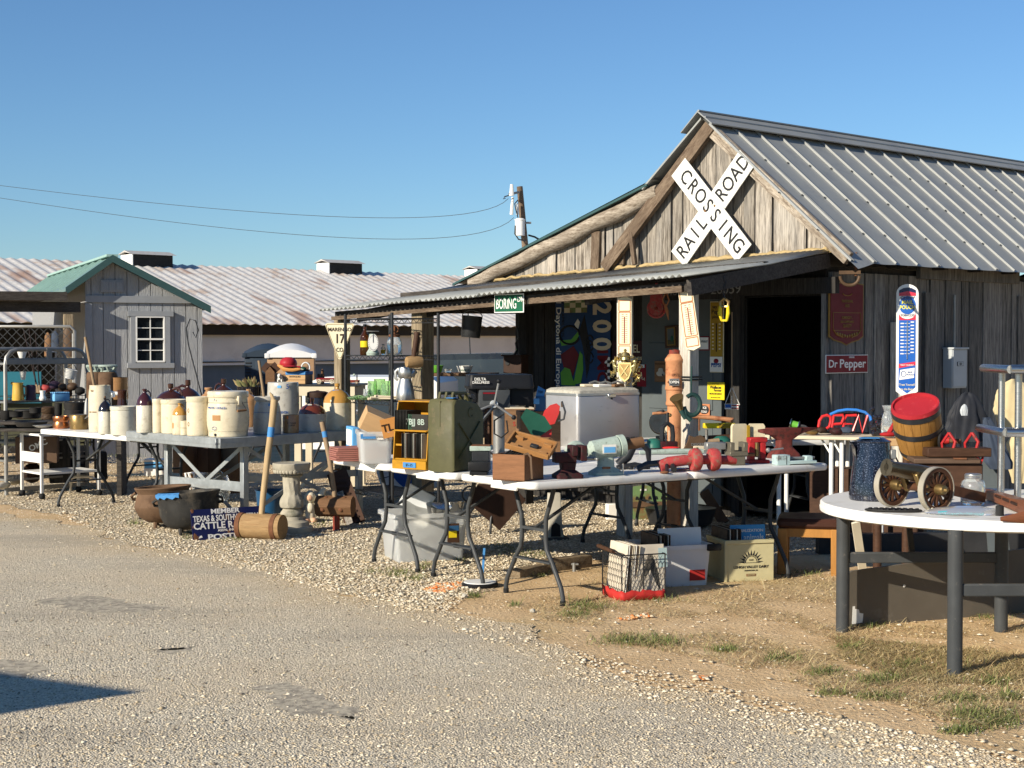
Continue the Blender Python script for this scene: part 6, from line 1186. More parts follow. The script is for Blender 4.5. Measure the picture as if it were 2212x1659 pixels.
zb_=ZB+156*s; P2=P.copy(); P2.z=zb_; t=thing('baseball_cap','crimson cap on top of the taped box','cap',P2+Vector((-105*s,.05,.055)),R(-20)); b=B(); b.ball('barrel_red',(0,0,.03),(.095,.10,.075),14,8); b.out('crown',t); b=B(); b.ball('barrel_red',(.06,-.09,.0),(.08,.07,.014),12,6); b.out('brim',t)
b=B(); b.tube('wax_orange',[(-.17,0,.06),(-.1,-.02,.02),(.0,-.04,.012),(.08,-.05,.015)],[.012,.03,.028,.012],8); one(b,'gourd','yellow orange gourd below the crimson cap','gourd',P2+Vector((-30*s,-.03,.01))); b=B(); b.ball('red_paint',(0,0,.03),(.05,.04,.032)); b.ball('dark_green',(.055,0,.025),(.04,.035,.025)); b.ball('plaster',(.02,-.04,.02),(.05,.012,.012)); one(b,'toy_bundle','red and green cloth toy beside the crimson cap','toy',P2+Vector((20*s,0,0))); b=B(); b.tube('clear_film',[(x,0,z)for x,_,z in arc((0,0,.04),(.045,.055),-30,210,14)],.008,6); b.box('cardboard_brown',(0,.01,.02),(.07,.01,.06)); one(b,'photo_stand','small arched clear plastic frame on the taped box','frame',P2+Vector((110*s,.05,0)))
P,s=onb('R6',388,655); t=thing('cow_figure','small white cow figurine left of the taped box','figurine',P); b=B(); b.ball('white_glaze',(0,.02,.06),(.03,.055,.032)); b.ball('white_glaze',(.0,-.045,.09),(.022,.03,.025)); b.out('body',t)
for sx in(-1,1):
 for sy in(-.02,.06):b=B(); b.cyl('white_glaze',(sx*.02,sy,0),(sx*.02,sy,.05),.008); b.out('leg',t)
b=B(); b.ball('ink_black',(.015,-.06,.095),.007,6,4); b.ball('ink_black',(.028,.02,.07),(.006,.02,.015),6,4); b.out('spots',t)
P,s=onb('R6',262,650); t=thing('birdhouse','narrow brown birdhouse in front of the tan portable toilet','birdhouse',P); b=B(); b.prism('mallet_dark',[(-.048,0),(.048,0),(.048,.13),(0,.19),(-.048,.13)],.1,0); b.out('box',t); b=B(); b.bar('dark_wood',(0,.05,.20),(-.065,.05,.125),.12,.01,up=(0,1,0)); b.bar('dark_wood',(0,.05,.20),(.065,.05,.125),.12,.01,up=(0,1,0)); b.out('roof',t)
# toy wagons
def wagon(lab,K,x,y,w,m,txt=None,group='old toy wagons on the cream table'):
 P,s=onb(K,x,y); t=thing('toy_wagon',lab,'toy wagon',P,R(-5),group); L=w*s; b=B(); b.box(m,(0,.05,L*.17),(L*.95,.09,L*.13),.004); b.bar(m,(-L*.47,.05,L*.27),(L*.47,.05,L*.27),.1,.012); b.out('body',t)
 for sx in(-.33,.33):
  for sy in(0,.1):
   b=B(); b.tube('paper_cream' if txt else 'crate_wood',[(px_,sy,pz_)for px_,_,pz_ in arc((sx*L,0,L*.12),L*.11,0,345,16)],L*.016,5,True)
   for k in range(4):a=R(45*k); b.bar('paper_cream',(sx*L-L*.1*math.cos(a),sy,L*.12-L*.1*math.sin(a)),(sx*L+L*.1*math.cos(a),sy,L*.12+L*.1*math.sin(a)),L*.016)
   b.out('wheel',t)
 if txt:text(txt,L*.10,'paper_cream',t,(0,.0,L*.17),bold=.02,sx=.9)
 return t,L
t,L=wagon('red toy wagon with white spoked wheels on the cream table','R6',952,655,245,'sign_red','POLICE WAGON')
t,L=wagon('dark toy carriage with cream boxes and red fittings beside the red wagon','R6',1160,655,160,'maroon'); b=B(); b.box('paper_cream',(0,.05,L*.55),(L*.9,.08,L*.16),.004); b.out('canopy',t); b=B(); b.cyl('brass_dull',(-L*.15,0,L*.2),(-L*.15,0,L*.9),L*.02); b.lathe('mallet_dark',[(L*.3,L*.85),(L*.2,L*1.0),(.001,L*1.12)],10,(-L*.15,0,0)); b.out('parasol',t)
t,L=wagon('maroon toy engine with small wheels at the right end of the cream table','R6',1290,660,150,'rust_red'); b=B(); b.cyl('black_metal',(L*.3,.05,L*.2),(L*.3,.05,L*.75),L*.05); b.ball('mint_metal',(L*.1,.03,L*.75),(L*.12,L*.08,L*.1)); b.out('chimney',t)
for x,lab,h in((915,'tall thin brown figure behind the red toy wagon',.16),(868,'short brown figure behind the red toy wagon',.11)):P,s=onb('R6',x,600,YB+.3); b=B(); b.lathe('mallet_dark',[(.02,0),(.024,h*.6),(.012,h*.72),(.018,h*.85),(.004,h)],10); one(b,'wooden_figure',lab,'figurine',P)
P,s=onb('R6',155,680,16.0); b=B(); P.z=.8; b.lathe('brass',[(.03,0),(.02,.1),(.03,.16),(.045,.2),(.03,.26),(.01,.29)],12); b.bar('brass',(-.05,0,.28),(.03,0,.30),.01); one(b,'brass_lamp','small brass oil lamp behind the churn dasher','lamp',P+Vector((0,0,.02)))
# county road sign
c=dp('T3',215,505,14.6); s=pm('T3',c); t=thing('county_sign','triangular cream county road sign reading MARENGO 17 CO','sign',c,R(-8)); b=B(); pts=[]
for cx,cz,a0 in((-122,135,90),(0,-175,210),(122,135,-30)):
 for i in range(6):a=R(a0+24*i); pts.append((cx*s+20*s*math.cos(a),cz*s+20*s*math.sin(a)))
b.prism('sign_cream',pts,.006,0); b.out('plate',t); text('MARENGO',50*s,'deep_brown',t,(0,-.003,92*s),bold=.015,sx=.95); text('17',125*s,'deep_brown',t,(0,-.003,0),bold=.02,sx=.8); text('CO',58*s,'deep_brown',t,(0,-.003,-105*s),bold=.015,sx=.8); b=B(); P_=[(x*.93,z*.93)for x,z in pts]
for p,q in zip(P_,P_[1:]+P_[:1]):b.bar('gold_print',(p[0],-.002,p[1]),(q[0],-.002,q[1]),.003)
b.out('border',t)
# black wire shelving
A_,C_=dp('T3',272,900,14.2),dp('T3',722,900,13.4); t=thing('wire_shelving','black wire shelving unit with glassware under the left end of the porch','shelving',(A_.x,A_.y,0),math.atan2(C_.y-A_.y,C_.x-A_.x)); Lw=math.hypot(C_.x-A_.x,C_.y-A_.y); Dw=.46
zs=[dp('T3',500,y,13.9).z for y in(310,665,1090)]+[.25]
for x in(0,Lw):
 for y in(0,Dw):b=B(); b.cyl('black_metal',(x,y,0),(x,y,zs[0]+.05),.0145,n=10); b.out('pole',t)
for z in zs:
 b=B()
 for y in(0,Dw):
  for dz in(0,-.035):b.bar('black_metal',(0,y,z+dz),(Lw,y,z+dz),.008)
  for i in range(16):b.bar('black_metal',(Lw*i/16,y,z-.035*(i%2)),(Lw*(i+1)/16,y,z-.035*((i+1)%2)),.004)
 for x in(0,Lw):b.bar('black_metal',(x,0,z),(x,Dw,z),.008)
 for i in range(22):b.bar('black_metal',(Lw*(i+.5)/22,0,z),(Lw*(i+.5)/22,Dw,z),.004)
 b.out('shelf',t)
def shv(name,lab,cat,x,w,h,layers,k,yo=.15,group=None,n=20):
 p=dp('T3',x,600,13.8+yo); s=pm('T3',p); W,H=w*s/2,h*s; t=thing(name,lab,cat,(p.x,p.y,zs[k]+.004),0,group)
 for nm,m,pr in layers:b=B(); b.lathe(m,[(r*W,q*H)for r,q in pr],n,caps=(1,0 if pr[-1][0]>.12 else 1)); b.out(nm,t)
 return t,W,H
t,W,H=shv('amber_bottle','tall amber bottle with a yellow label on the wire shelf','bottle',458,92,300,[('body','amber_glass',[(.9,0),(1,.03),(1,.55),(.9,.64),(.35,.78),(.32,.93),(.01,.93)]),('cap','black_plastic',[(.38,.92),(.38,1),(.01,1)])],1); patch(t,W,H*.26,H*.46,-1.1,1.1,'sign_yellow')
p=dp('T3',535,560,13.85); s=pm('T3',p); t=thing('kitchen_scale','green kitchen scale with a big white dial on the wire shelf','scale',(p.x,p.y,zs[1]+.004),R(8)); b=B(); b.lathe('helmet_green' if 0 else 'mint_metal',[(.055,0),(.06,.02),(.035,.06),(.04,.14),(.03,.19),(.001,.2)],14); b.out('base',t)
b=B(); b.lathe('enamel_white',[(.001,0),(48*s,0),(50*s,.012),(.001,.012)],28); o=b.out('dial',t,(0,-.055,122*s)); o.rotation_euler=(R(90),0,0); o.scale=(1,1.65,1); b=B(); b.bar('ink_black',(0,0,.014),(0,50*s,.014),.004)
for i in range(24):a=R(15*i); b.bar('ink_black',(40*s*math.cos(a),40*s*math.sin(a),.0135),(45*s*math.cos(a),45*s*math.sin(a),.0135),.0025)
b.out('hand',o); b=B(); b.box('shelf_steel',(0,.0,232*s),(120*s,.1,.008),.003); b.cyl('black_metal',(0,0,190*s),(0,0,230*s),.012); b.out('tray',t)
t,W,H=shv('small_bottle','small clear bottle with an orange label between scale and jar','bottle',636,52,108,[('body','clear_glass',[(.9,0),(1,.05),(1,.6),(.4,.85),(.4,.9)]),('cap','shelf_steel',[(.5,.88),(.5,1),(.01,1)])],1); patch(t,W,H*.12,H*.5,-.9,.9,'sign_mustard')
t,W,H=shv('dasher_churn','glass churn jar with a rusty lid and crank on the wire shelf','jar',745,150,200,[('body','clear_glass',[(.9,0),(1,.06),(1,.62),(.75,.85),(.62,.9),(.56,.88),(.7,.82),(.94,.6),(.94,.1),(.01,.06)]),('lid','rust',[(.7,.88),(.74,.92),(.72,1),(.01,1.02)])],1); b=B(); b.cyl('rust',(0,0,H),(0,0,H*1.4),.012); b.tube('rust',arc((0,0,H*1.25),.035,0,340,12),.006,5); b.box('cardboard',(.01,0,H*.3),(W*.6,.01,H*.45)); b.out('crank',t)
for i,(x,w,h,y)in enumerate(((530,95,175,.1),(600,120,190,.25),(665,110,180,.05),(470,60,100,.05))):shv('green_jar',('tall green glass jar at the left on the lower wire shelf','widest green glass jar behind on the lower wire shelf','green glass jar nearest the coffee boiler','small clear tumbler left of the green glass jars')[i],'jar',x,w,h,[('body','green_glass' if i<3 else 'clear_glass',[(.8,0),(1,.05),(1,.7),(.85,.85),(.95,1),(.88,1),(.78,.84),(.92,.7),(.9,.1),(.01,.06)])],2,y,'green glassware on the wire shelf')
for i in range(7):shv('green_plate','green glass plate in the low row of plates at the front of the wire shelf','plate',345+32*i,120,26+6*(i%3),[('plate','green_glass',[(.6,0),(1,.8),(1,1),(.6,.3),(.01,.3)])],2,-.05+.06*(i%3),'green glassware on the wire shelf')
p=dp('T3',690,1050,13.65); t=thing('flatware_bundle','bundle of cream handled flatware on the wire shelf','cutlery',(p.x,p.y,zs[2]+.01),0)
for i in range(9):b=B(); y=.012*(i%3); b.tube('paper_cream',[(-.19+.01*i,y-.03*(i%2),.006+.012*(i//3)),(-.08,y,.008+.011*(i//3)),(.12,y+.02*(i%2),.006+.008*(i//3))],[.012,.007,.005],6); b.out('spoon',t)
t,W,H=shv('coffee_boiler','tall dented aluminium coffee boiler beside the porch post','coffee pot',850,185,330,[('body','aluminium',[(.95,0),(1,.03),(.9,.3),(.62,.6),(.6,.64),(.78,.7),(.8,.85),(.7,.97),(.3,1),(.01,1)])],2,-.2); b=B(); b.tube('aluminium',[(-W*.7,0,H*.93),(-W*1.05,0,H*.85),(-W*1.0,0,H*.65),(-W*.75,0,H*.6)],.014,7); b.out('handle',t); b=B(); b.tube('aluminium',[(W*.6,0,H*.75),(W*1.0,0,H*.85),(W*1.2,0,H*.8)],[.04,.025,.012],8); b.out('spout',t)
# mallet hung on the post
c=dp('T3',935,725,13.3); s=pm('T3',c); t=thing('hanging_mallet','round headed wooden mallet hanging on the porch post','mallet',c,R(25)); b=B(); b.tube('mallet_wood',[(-78*s,0,0),(-40*s,0,0),(40*s,0,0),(78*s,0,0)],[50*s,58*s,58*s,50*s],18); b.out('head',t); b=B(); b.cyl('dark_wood',(-.01,0,.0),(.03,.0,290*s),.02,.026); b.out('handle',t); b=B(); b.cyl('crate_wood',(.03,0,40*s),(.06,.02,240*s),.008); b.out('strap',t)
# bowls shelf right of the post, vehicles behind
A_,C_=dp('T3',1060,830,15.2),dp('T3',1520,855,14.6); b=B(); b.box('rust_pot',(0,.2,-.015),((C_-A_).length,.5,.03),.004); sh2=thing('plank_shelf','rusty plank table with bowls on it behind the jerry can','table',((A_.x+C_.x)/2,15.0,A_.z),R(-12)); b.out('top',sh2)
for sx in(-1,1):b=B(); b.box('dark_wood',(sx*.35,.2,-.03-A_.z/2),(.05,.3,A_.z-.04)); b.out('leg',sh2)
for nm,lab,x,w,h,m in(('lime_bowl','lime green mixing bowl on the plank table',1150,142,75,'bike_green'),('casserole','white casserole dish with green leaf pattern on the plank table',1425,160,70,'white_glaze'),('glass_dish','clear glass dish between the lime bowl and casserole',1265,80,40,'clear_glass')):
 p=dp('T3',x,830,15.05); s=pm('T3',p); W,H=w*s/2,h*s; t=thing(nm,lab,'bowl',(p.x,p.y,A_.z),0); b=B(); b.lathe(m,[(.55*W,0),(.7*W,.1*H),(.97*W,.9*H),(W,H),(.93*W,H),(.6*W,.2*H),(.01,.15*H)],24); b.out('bowl',t)
 if nm=='casserole':
  for i in range(9):patch(t,W*.82,H*.3,H*.55,-.9+.2*i,-.82+.2*i,'ink_green','leaf_print',1.03)
for nm,lab,K,x,y,Y,m,sc_ in(('pickup_truck','dark blue pickup truck parked behind the porch','T3',1560,1090,24,'car_dark',1.),('white_trailer','rounded white trailer parked behind the wire shelving','T3',600,1100,22,'trailer_white',.8)):
 p=dp(K,x,y,Y); t=thing(nm,lab,'truck' if sc_==1 else 'trailer',(p.x,Y,-.35),R(-8)); b=B()
 if sc_==1:
  b.ring([[(x_,y_,z_)for x_,z_ in((-2.6,.45),(-2.6,1.0),(-1.0,1.08),(-.75,1.75),(.75,1.78),(1.25,1.15),(2.3,1.05),(2.5,.8),(2.5,.45))]for y_ in(0,.08,1.7,1.78)],m); b.out('body',t); b=B(); b.prism('car_glass',[(-.68,1.14),(-.6,1.66),(.66,1.69),(1.08,1.18)],.02,-.02); b.out('side_window',t)
  for x_ in(-1.7,1.6):b=B(); b.lathe('black_rubber',[(.001,0),(.2,0),(.38,.02),(.38,.22),(.001,.22)],22); o=b.out('wheel',t,(x_,.16,.38)); o.rotation_euler=(R(90),0,0)
  b=B(); b.box('car_dark',(.55,-.1,1.22),(.08,.14,.16),.02); b.out('mirror',t); b=B(); b.cyl('black_metal',(-.2,.4,1.75),(-.25,.4,2.7),.01); b.out('antenna',t)
 else:
  b.ring([[(x_,y_,z_)for x_,z_ in((-1.15,.4),(-1.15,1.2),(-1.05,1.36),(-.85,1.44),(.75,1.44),(.85,1.36),(.85,.4))]for y_ in(0,.05,1.6,1.65)],m); b.out('body',t); b=B(); b.box('car_glass',(-.2,-.01,.95),(.9,.02,.45),.003); b.out('side_window',t)
  b=B(); b.lathe('black_rubber',[(.001,0),(.2,0),(.32,.02),(.32,.2),(.001,.2)],20); o=b.out('wheel',t,(.2,.14,.32)); o.rotation_euler=(R(90),0,0)
# ================================================================ THE THREE WHITE FOLDING TABLES IN THE MIDDLE
ZT=.77; N2=v2(g('D',1149,1043,ZT)); FR=v2(g('D',1793,1001,ZT)); q2=(FR-N2).normalized(); p2=Vector((q2.y,-q2.x,0)); LT=(FR-N2).length; RQ=math.atan2(q2.y,q2.x)
WT=.79; GT='white folding tables'
folding_table('nearest white folding table with the wooden tool box on its corner',N2,q2,p2,LT,WT,ZT,GT,logo=True,ins=.30)
folding_table('white folding table with the jerry can, middle one of the three in a row',N2-p2*.82-q2*.03,q2,p2,LT,WT,ZT,GT,logo=True,ins=.30)
folding_table('white folding table with the clear tub, farthest left of three in a row',N2-p2*1.64-q2*.02,q2,p2,LT,WT,ZT,GT,logo=True,ins=.30)
def ont(K,x,y,z=ZT):P=g(K,x,y,z); return P,pm(K,P)
# stack of maroon slates
P,s=ont('R7',385,1012)
for i in range(7):
 b=B(); j=random.Random(i).uniform(-1,1); b.box('brick_slate',(j*.006,.15+j*.004,.008+.0138*i),(.23,.21,.0115),.002,rz=R(22+j*2.5)); one(b,'framed_slate',('topmost maroon framed slate of the stack at the left table end' if i==6 else['bottom','second lowest','third lowest','middle','third highest','second highest'][i]+' maroon framed slate in the stack at the left table end'),'slate',(P.x-.03,P.y,ZT),0,'stack of maroon slates')if 'brick_slate' in MATS or mk('brick_slate',(.30,.125,.10),.6,v=.2)else 0
P,s=ont('R7',470,870); b=B(); b.box('blue_plastic',(0,.1,150*s),(.05,.26,270*s),.003,rz=.3); b.box('paper_white',(-.026,.09,150*s),(.004,.2,200*s),0,rz=.3); one(b,'blue_carton','blue and white printed carton behind the clear tub','box',P+Vector((-.06,.10,0)))
# clear tub with loose plates
P,s=ont('R7',700,1030); W=370*s; H=400*s; t=thing('clear_tub','clear plastic tub with a blue tape strip, beside the yellow rack','tub',P+Vector((0,.0,0)),R(10))
def tub(t,W,D,H,m,rim=.015,tk=.004,top=1.1):
 b=B(); f=lambda k,z,dd=0:[(x*k,y*k+D/2,z)for x,y in rrect(W-dd,D-dd,.03)]
 b.ring([f(1,0),f(1+(top-1)*.9,H-.03),f(1.16*top/1.1,H-.03),f(1.16*top/1.1,H),f(top-.02,H,.01),f(1,.008,.02)],m,caps=(1,1)); return b.out('tub',t)
tub(t,W,.34,H,'tub_plastic'); b=B(); b.box('tape_blue',(-W*.28,-.024,H*.86),(W*.5,.004,H*.15)); b.box('paper_white',(W*.12,-.025,H*.78),(W*.2,.004,H*.05)); b.out('tape',t)
b=B(); b.box('terracotta',(.02,.16,H*.32),(W*.6,.22,H*.42),.01); b.box('cardboard',(-.03,.2,H*.25),(W*.7,.2,H*.4),.01); one(b,'orange_bundle','orange and tan bundle inside the clear tub','bundle',P,R(10))
P,s=ont('R7',720,1030); o=thing('cardboard_box','torn tan cardboard box stuck in the top of the clear tub','box',P+Vector((-.03,.14,H*.98)),0,rot=(R(12),R(24),R(12))); b=B(); b.box('cardboard',(0,0,.06),(.24,.2,.13),.003); b.out('carton',o)
o=thing('orange_plate','old orange licence plate with bent corner standing in the clear tub','plate',P+Vector((.12,-.0,H*.93)),0,rot=(R(-8),R(-12),R(16))); b=B(); b.box('wax_orange',(0,0,.05),(.17,.004,.13),0); b.out('plate',o); text('TL 71',.07,'deep_brown',o,(0,-.004,.05),bold=.02)
# yellow rack of licence plates
P,s=ont('R7',1110,1100); W=515*s; H=850*s; t=thing('plate_rack','yellow metal rack filled with old licence plates','rack',P,R(-33)); D=.24
for sx in(-1,1):b=B(); b.add([(sx*W/2+k,y,z)for k in(-.003,.003)for y,z in((0,0),(D,0),(D,H),(.06,H*.97),(.02,H*.5))],[[0,1,2,3,4],[9,8,7,6,5]]+[[i,(i+1)%5,5+(i+1)%5,5+i]for i in range(5)],'rack_yellow'); b.out('side_panel',t)
b=B(); b.box('rack_yellow',(0,D,H/2),(W,.006,H)); b.out('back_panel',t); b=B(); b.box('rack_yellow',(0,.0,H*.065),(W+.006,.01,H*.13),.003); b.box('rack_yellow',(0,D/2,.006),(W,D,.01)); b.out('front_lip',t)
for z in(.56,.14):b=B(); b.bar('rack_yellow',(-W/2,.025,H*z),(W/2,.025,H*z),.01,.012); b.box('rack_yellow',(0,D/2,H*z),(W,D,.004)); b.out('shelf',t)
b=B(); b.bar('rack_yellow',(-W*.22,.03,H*.13),(-W*.22,.03,H*.56),.008); b.bar('rack_yellow',(-W/2,.03,H*.35),(-W*.22,.03,H*.35),.008,.012); b.out('divider',t); b=B(); b.box('rack_yellow',(0,D*.6,H*.99),(W*1.0,D*.7,.006)); b.out('top_panel',t)
b=B(); b.box('tape_blue',(W*.03,-.009,H*.065),(W*.38,.004,H*.075)); o=b.out('price_tag',t); text('$5-25',H*.055,'ink_black',o,(W*.03,-.0125,H*.065)); b=B(); b.lathe('red_paint',[(.001,0),(.05,0),(.05,.002),(.001,.002)],20); o=b.out('red_dot',t,(W/2+.004,.1,H*.12)); o.rotation_euler=(0,R(90),0)
mk('plate_dark',(.028,.026,.022),.45,v=.35,vs=9); mk('plate_green',(.03,.07,.045),.45,v=.2); mk('plate_pale',(.5,.48,.4),.5)
for i in range(13):x=-W*.17+W*.049*i; b=B(); b.box(('plate_dark','plate_dark','plate_pale','record_brown','plate_dark')[i%5]if i!=2 else 'plate_pale',(x,.07,H*.345),(.004,.14,H*.36),.0015,rz=R(-14)); b.out('licence_plate',t)
for i in range(9):x=-W*.44+W*.045*i; b=B(); b.box('plate_dark',(x,.08,H*.715),(.004,.12,H*.29),.0015,rz=R(-16)); b.out('licence_plate',t)
for x,w,m,tx in((-.09,.16,'plate_green','7B'),(.19,.56,'plate_dark','JJ 8B')):b=B(); b.box(m,(W*x,.035,H*.69),(W*w,.004,H*.23),0); o=b.out('licence_plate',t); text(tx,H*.12,'mint_metal',o,(W*x,.031,H*.69),bold=.02)
# jerry can
P,s=ont('R7',1690,1115); W=500*s; H=980*s; t=thing('jerry_can','large olive green metal jerry can beside the yellow rack','jerry can',P+Vector((0,.03,0)),R(58)); D=.205; W=.36
b=B(); prof=[(-W/2,.0),(W/2,0),(W/2,H*.74),(W*.3,H*.86),(-W*.28,H*.93),(-W*.44,H*.92),(-W/2,H*.86)]
def inset(k,y):return[(x*k,y,H*.46+(z-H*.46)*(1-(1-k)*.7))for x,z in prof]
b.ring([inset(.85+.15*max(0,math.cos(R(a)))**.38,D/2*math.sin(R(a)))for a in(-90,-80,-68,-54,-36,0,36,54,68,80,90)],'army_green'); b.out('body',t)
b=B()
for a,c in(((-.34,.16),(.34,.62)),((.34,.16),(-.34,.62))):b.bar('army_green',(W*a[0],-D/2-.002,H*a[1]),(W*c[0],-D/2-.002,H*c[1]),.016,.01,bev=.003)
b.bar('army_green',(-W/2-.002,0,H*.73),(W/2,0,H*.73),.006,D*.8); b.tube('army_green',[(x,-D/2-.001,z)for x,_,z in arc((W*.05,0,H*.74),.028,40,320,12)],.004,5); b.out('embossing',t)
b=B()
for y in(-.05,0,.05):b.tube('army_green',[(-W*.34,y,H*.90),(-W*.30,y,H*.985),(W*.1,y,H*.985),(W*.2,y,H*.88)],.011,8)
b.out('handle',t); b=B(); b.cyl('army_green',(W*.33,0,H*.80),(W*.42,0,H*.95),.035,.03); b.box('black_metal',(W*.40,0,H*.93),(.05,.08,.03),.006); b.out('cap',t); b=B(); b.box('tape_blue',(-W*.36,-D*.28,H*.932),(.08,.05,.004),0,rz=.2); b.out('price_tag',t)
# drill press
P=dp('R8',330,1040,11.1); P.z=ZT; s=pm('R8',P); t=thing('drill_press','dark bench drill press with a black belt cover, behind the jerry can','drill press',P,R(8)); zz=lambda y:dp('R8',330,y,11.1).z-ZT
b=B(); b.cyl('shelf_steel',(0,.0,0),(0,.0,zz(300)),.042,n=20); b.out('column',t); b=B(); pl=rrect(.40,.26,.03); b.ring([[(x,y,zz(250))for x,y in pl],[(x*1.02,y*1.02,zz(215))for x,y in pl],[(x,y,zz(205))for x,y in pl],[(x*.97,y*.97,zz(80))for x,y in pl],[(x*.9,y*.88,zz(72))for x,y in pl]],'black_plastic'); o=b.out('belt_cover',t,(.0,.0,0)); o.scale=(1.18,1.1,1)
b=B(); b.box('leg_grey',(-.05,-.06,(zz(480)+zz(260))/2),(.22,.2,zz(260)-zz(480)),.008); b.box('black_plastic',(-.20,-.02,zz(320)),(.07,.1,.12),.006); b.out('head',t); b=B(); b.box('ink_black',(-.09,-.163,zz(335)),(.095,.004,.06)); b.box('sign_red',(-.09,-.166,zz(300)),(.09,.003,.010)); b.out('plate',t); text('DELTA',.028,'paper_white',t,(-.155,-.16,zz(130)),bold=.02); text('DRILLPRESS',.024,'paper_white',t,(-.15,-.16,zz(170)),bold=.02)
b=B(); b.cyl('box_grey',(-.06,-.16,zz(430)),(-.06,-.21,zz(430)),.026); b.out('hub',t)
for a in(80,-160,-35):b=B(); u=Vector((math.cos(R(a)),0,math.sin(R(a)))); c=Vector((-.06,-.21,zz(430))); b.cyl('shelf_steel',c,c+u*.16+Vector((0,-.03,0)),.008,n=8); b.ball('black_plastic',c+u*.165+Vector((0,-.03,0)),.018,10,7); b.out('feed_lever',t)
b=B(); b.box('black_plastic',(.16,.02,zz(330)),(.17,.16,.15),.012); b.box('black_plastic',(.20,-.02,zz(415)),(.025,.07,.09),.004); b.out('motor',t); b=B(); b.cyl('black_metal',(-.17,-.05,zz(480)),(-.17,-.05,zz(620)),.025,.014); b.out('chuck',t)
b=B(); b.tube('black_rubber',[(-.06,-.2,zz(480)),(-.12,-.2,zz(600)),(-.2,-.2,zz(780)),(-.14,-.2,zz(950)),(-.06,-.2,zz(1060))],.006,6); b.tube('black_rubber',[(.02,-.12,zz(560)),(-.05,-.13,zz(640)),(-.05,-.13,zz(800)),(.0,-.13,zz(850)),(.05,-.12,zz(780)),(.04,-.12,zz(640))],.006,6); b.tube('shelf_steel',[(-.07,-.2,zz(470)),(-.16,-.2,zz(650)),(-.24,-.2,zz(850))],.006,6); b.out('cable',t); b=B(); b.box('shelf_steel',(0,.05,.012),(.26,.36,.025),.006); b.out('base',t)
# little cases left of the tool box
P,s=ont('R7',1970,1175); b=B(); b.box('black_plastic',(0,.06,.055),(.13,.13,.055),.008); b.box('black_plastic',(0,.06,.012),(.11,.12,.024),.004); one(b,'black_case','small black plastic case in front of the jerry can','case',P,R(-4)); P2=P+Vector((.01,.17,0)); b=B(); b.box('black_metal',(0,.06,.075),(.11,.12,.13),.004); b.box('mint_metal',(0,.06,.155),(.135,.14,.03),.003); b.box('rust',(.0,.06,.172),(.12,.13,.004)); one(b,'metal_block','mint topped metal block just behind the small black case','block',P2,R(-4))
# wooden tool box with lifted tray
P,s=ont('R8',648,1412); Hb=330*s; t=thing('tool_box','open brown wooden box on the near corner of the front table','box',P,R(28)); Lb,Db=.225,.22; b=B()
for c,d in(((-Lb/2,Db/2,.004),(Lb,Db,.008)),((-Lb/2,.005,Hb/2),(Lb,.01,Hb)),((-Lb/2,Db-.005,Hb/2),(Lb,.01,Hb)),((-.005,Db/2,Hb/2),(.01,Db-.02,Hb)),((-Lb+.005,Db/2,Hb/2),(.01,Db-.02,Hb))):b2=B(); b2.box('box_wood',c,d,.001); b2.out('box_side',t)
t.rotation_euler[2]=R(-32); b=B(); r2=random.Random(1)
b=B(); b.tube('leather_brown',[(-.02,.02,Hb),(.03,-.01,Hb+.012),(.05,-.012,Hb-.01),(.055,-.005,.02)],.007,5,flat=.4); b.out('strap',t)
for i in range(6):b=B(); b.cyl('black_metal',(-Lb+.05+.022*i,.05+.01*(i%2),Hb-.01),(-Lb+.06+.022*i,.11,Hb+.012),.010,n=8); one(b,'drill_bit','dark drill bit lying in the open wooden box','drill bit',P,R(-32),'drill bits in the wooden box')
o=thing('wooden_tray','tilted orange wooden tray with corner blocks on top of the wooden box','tray',P+Vector((.04,.16,Hb+.035)),0,rot=(R(24),R(14),R(-14))); Lt,Dt=.27,.17
for c,d in(((0,0,.004),(Lt,Dt,.006)),((0,-Dt/2,.018),(Lt,.012,.034)),((0,Dt/2,.018),(Lt,.012,.034)),((-Lt/2,0,.018),(.012,Dt,.034)),((Lt/2,0,.018),(.012,Dt,.034))):b=B(); b.box('orange_wood',c,d,.001); b.out('tray_side',o)
for x,y in((-.09,-.05),(-.09,.05),(.09,-.05),(.09,.05)):b=B(); b.box('orange_wood',(x,y,.016),(.05,.02,.02),.001); b.out('block',o)
b=B(); b.box('leg_dark',(.02,.0,.016),(.05,.03,.018),.003); b.out('stone',o)
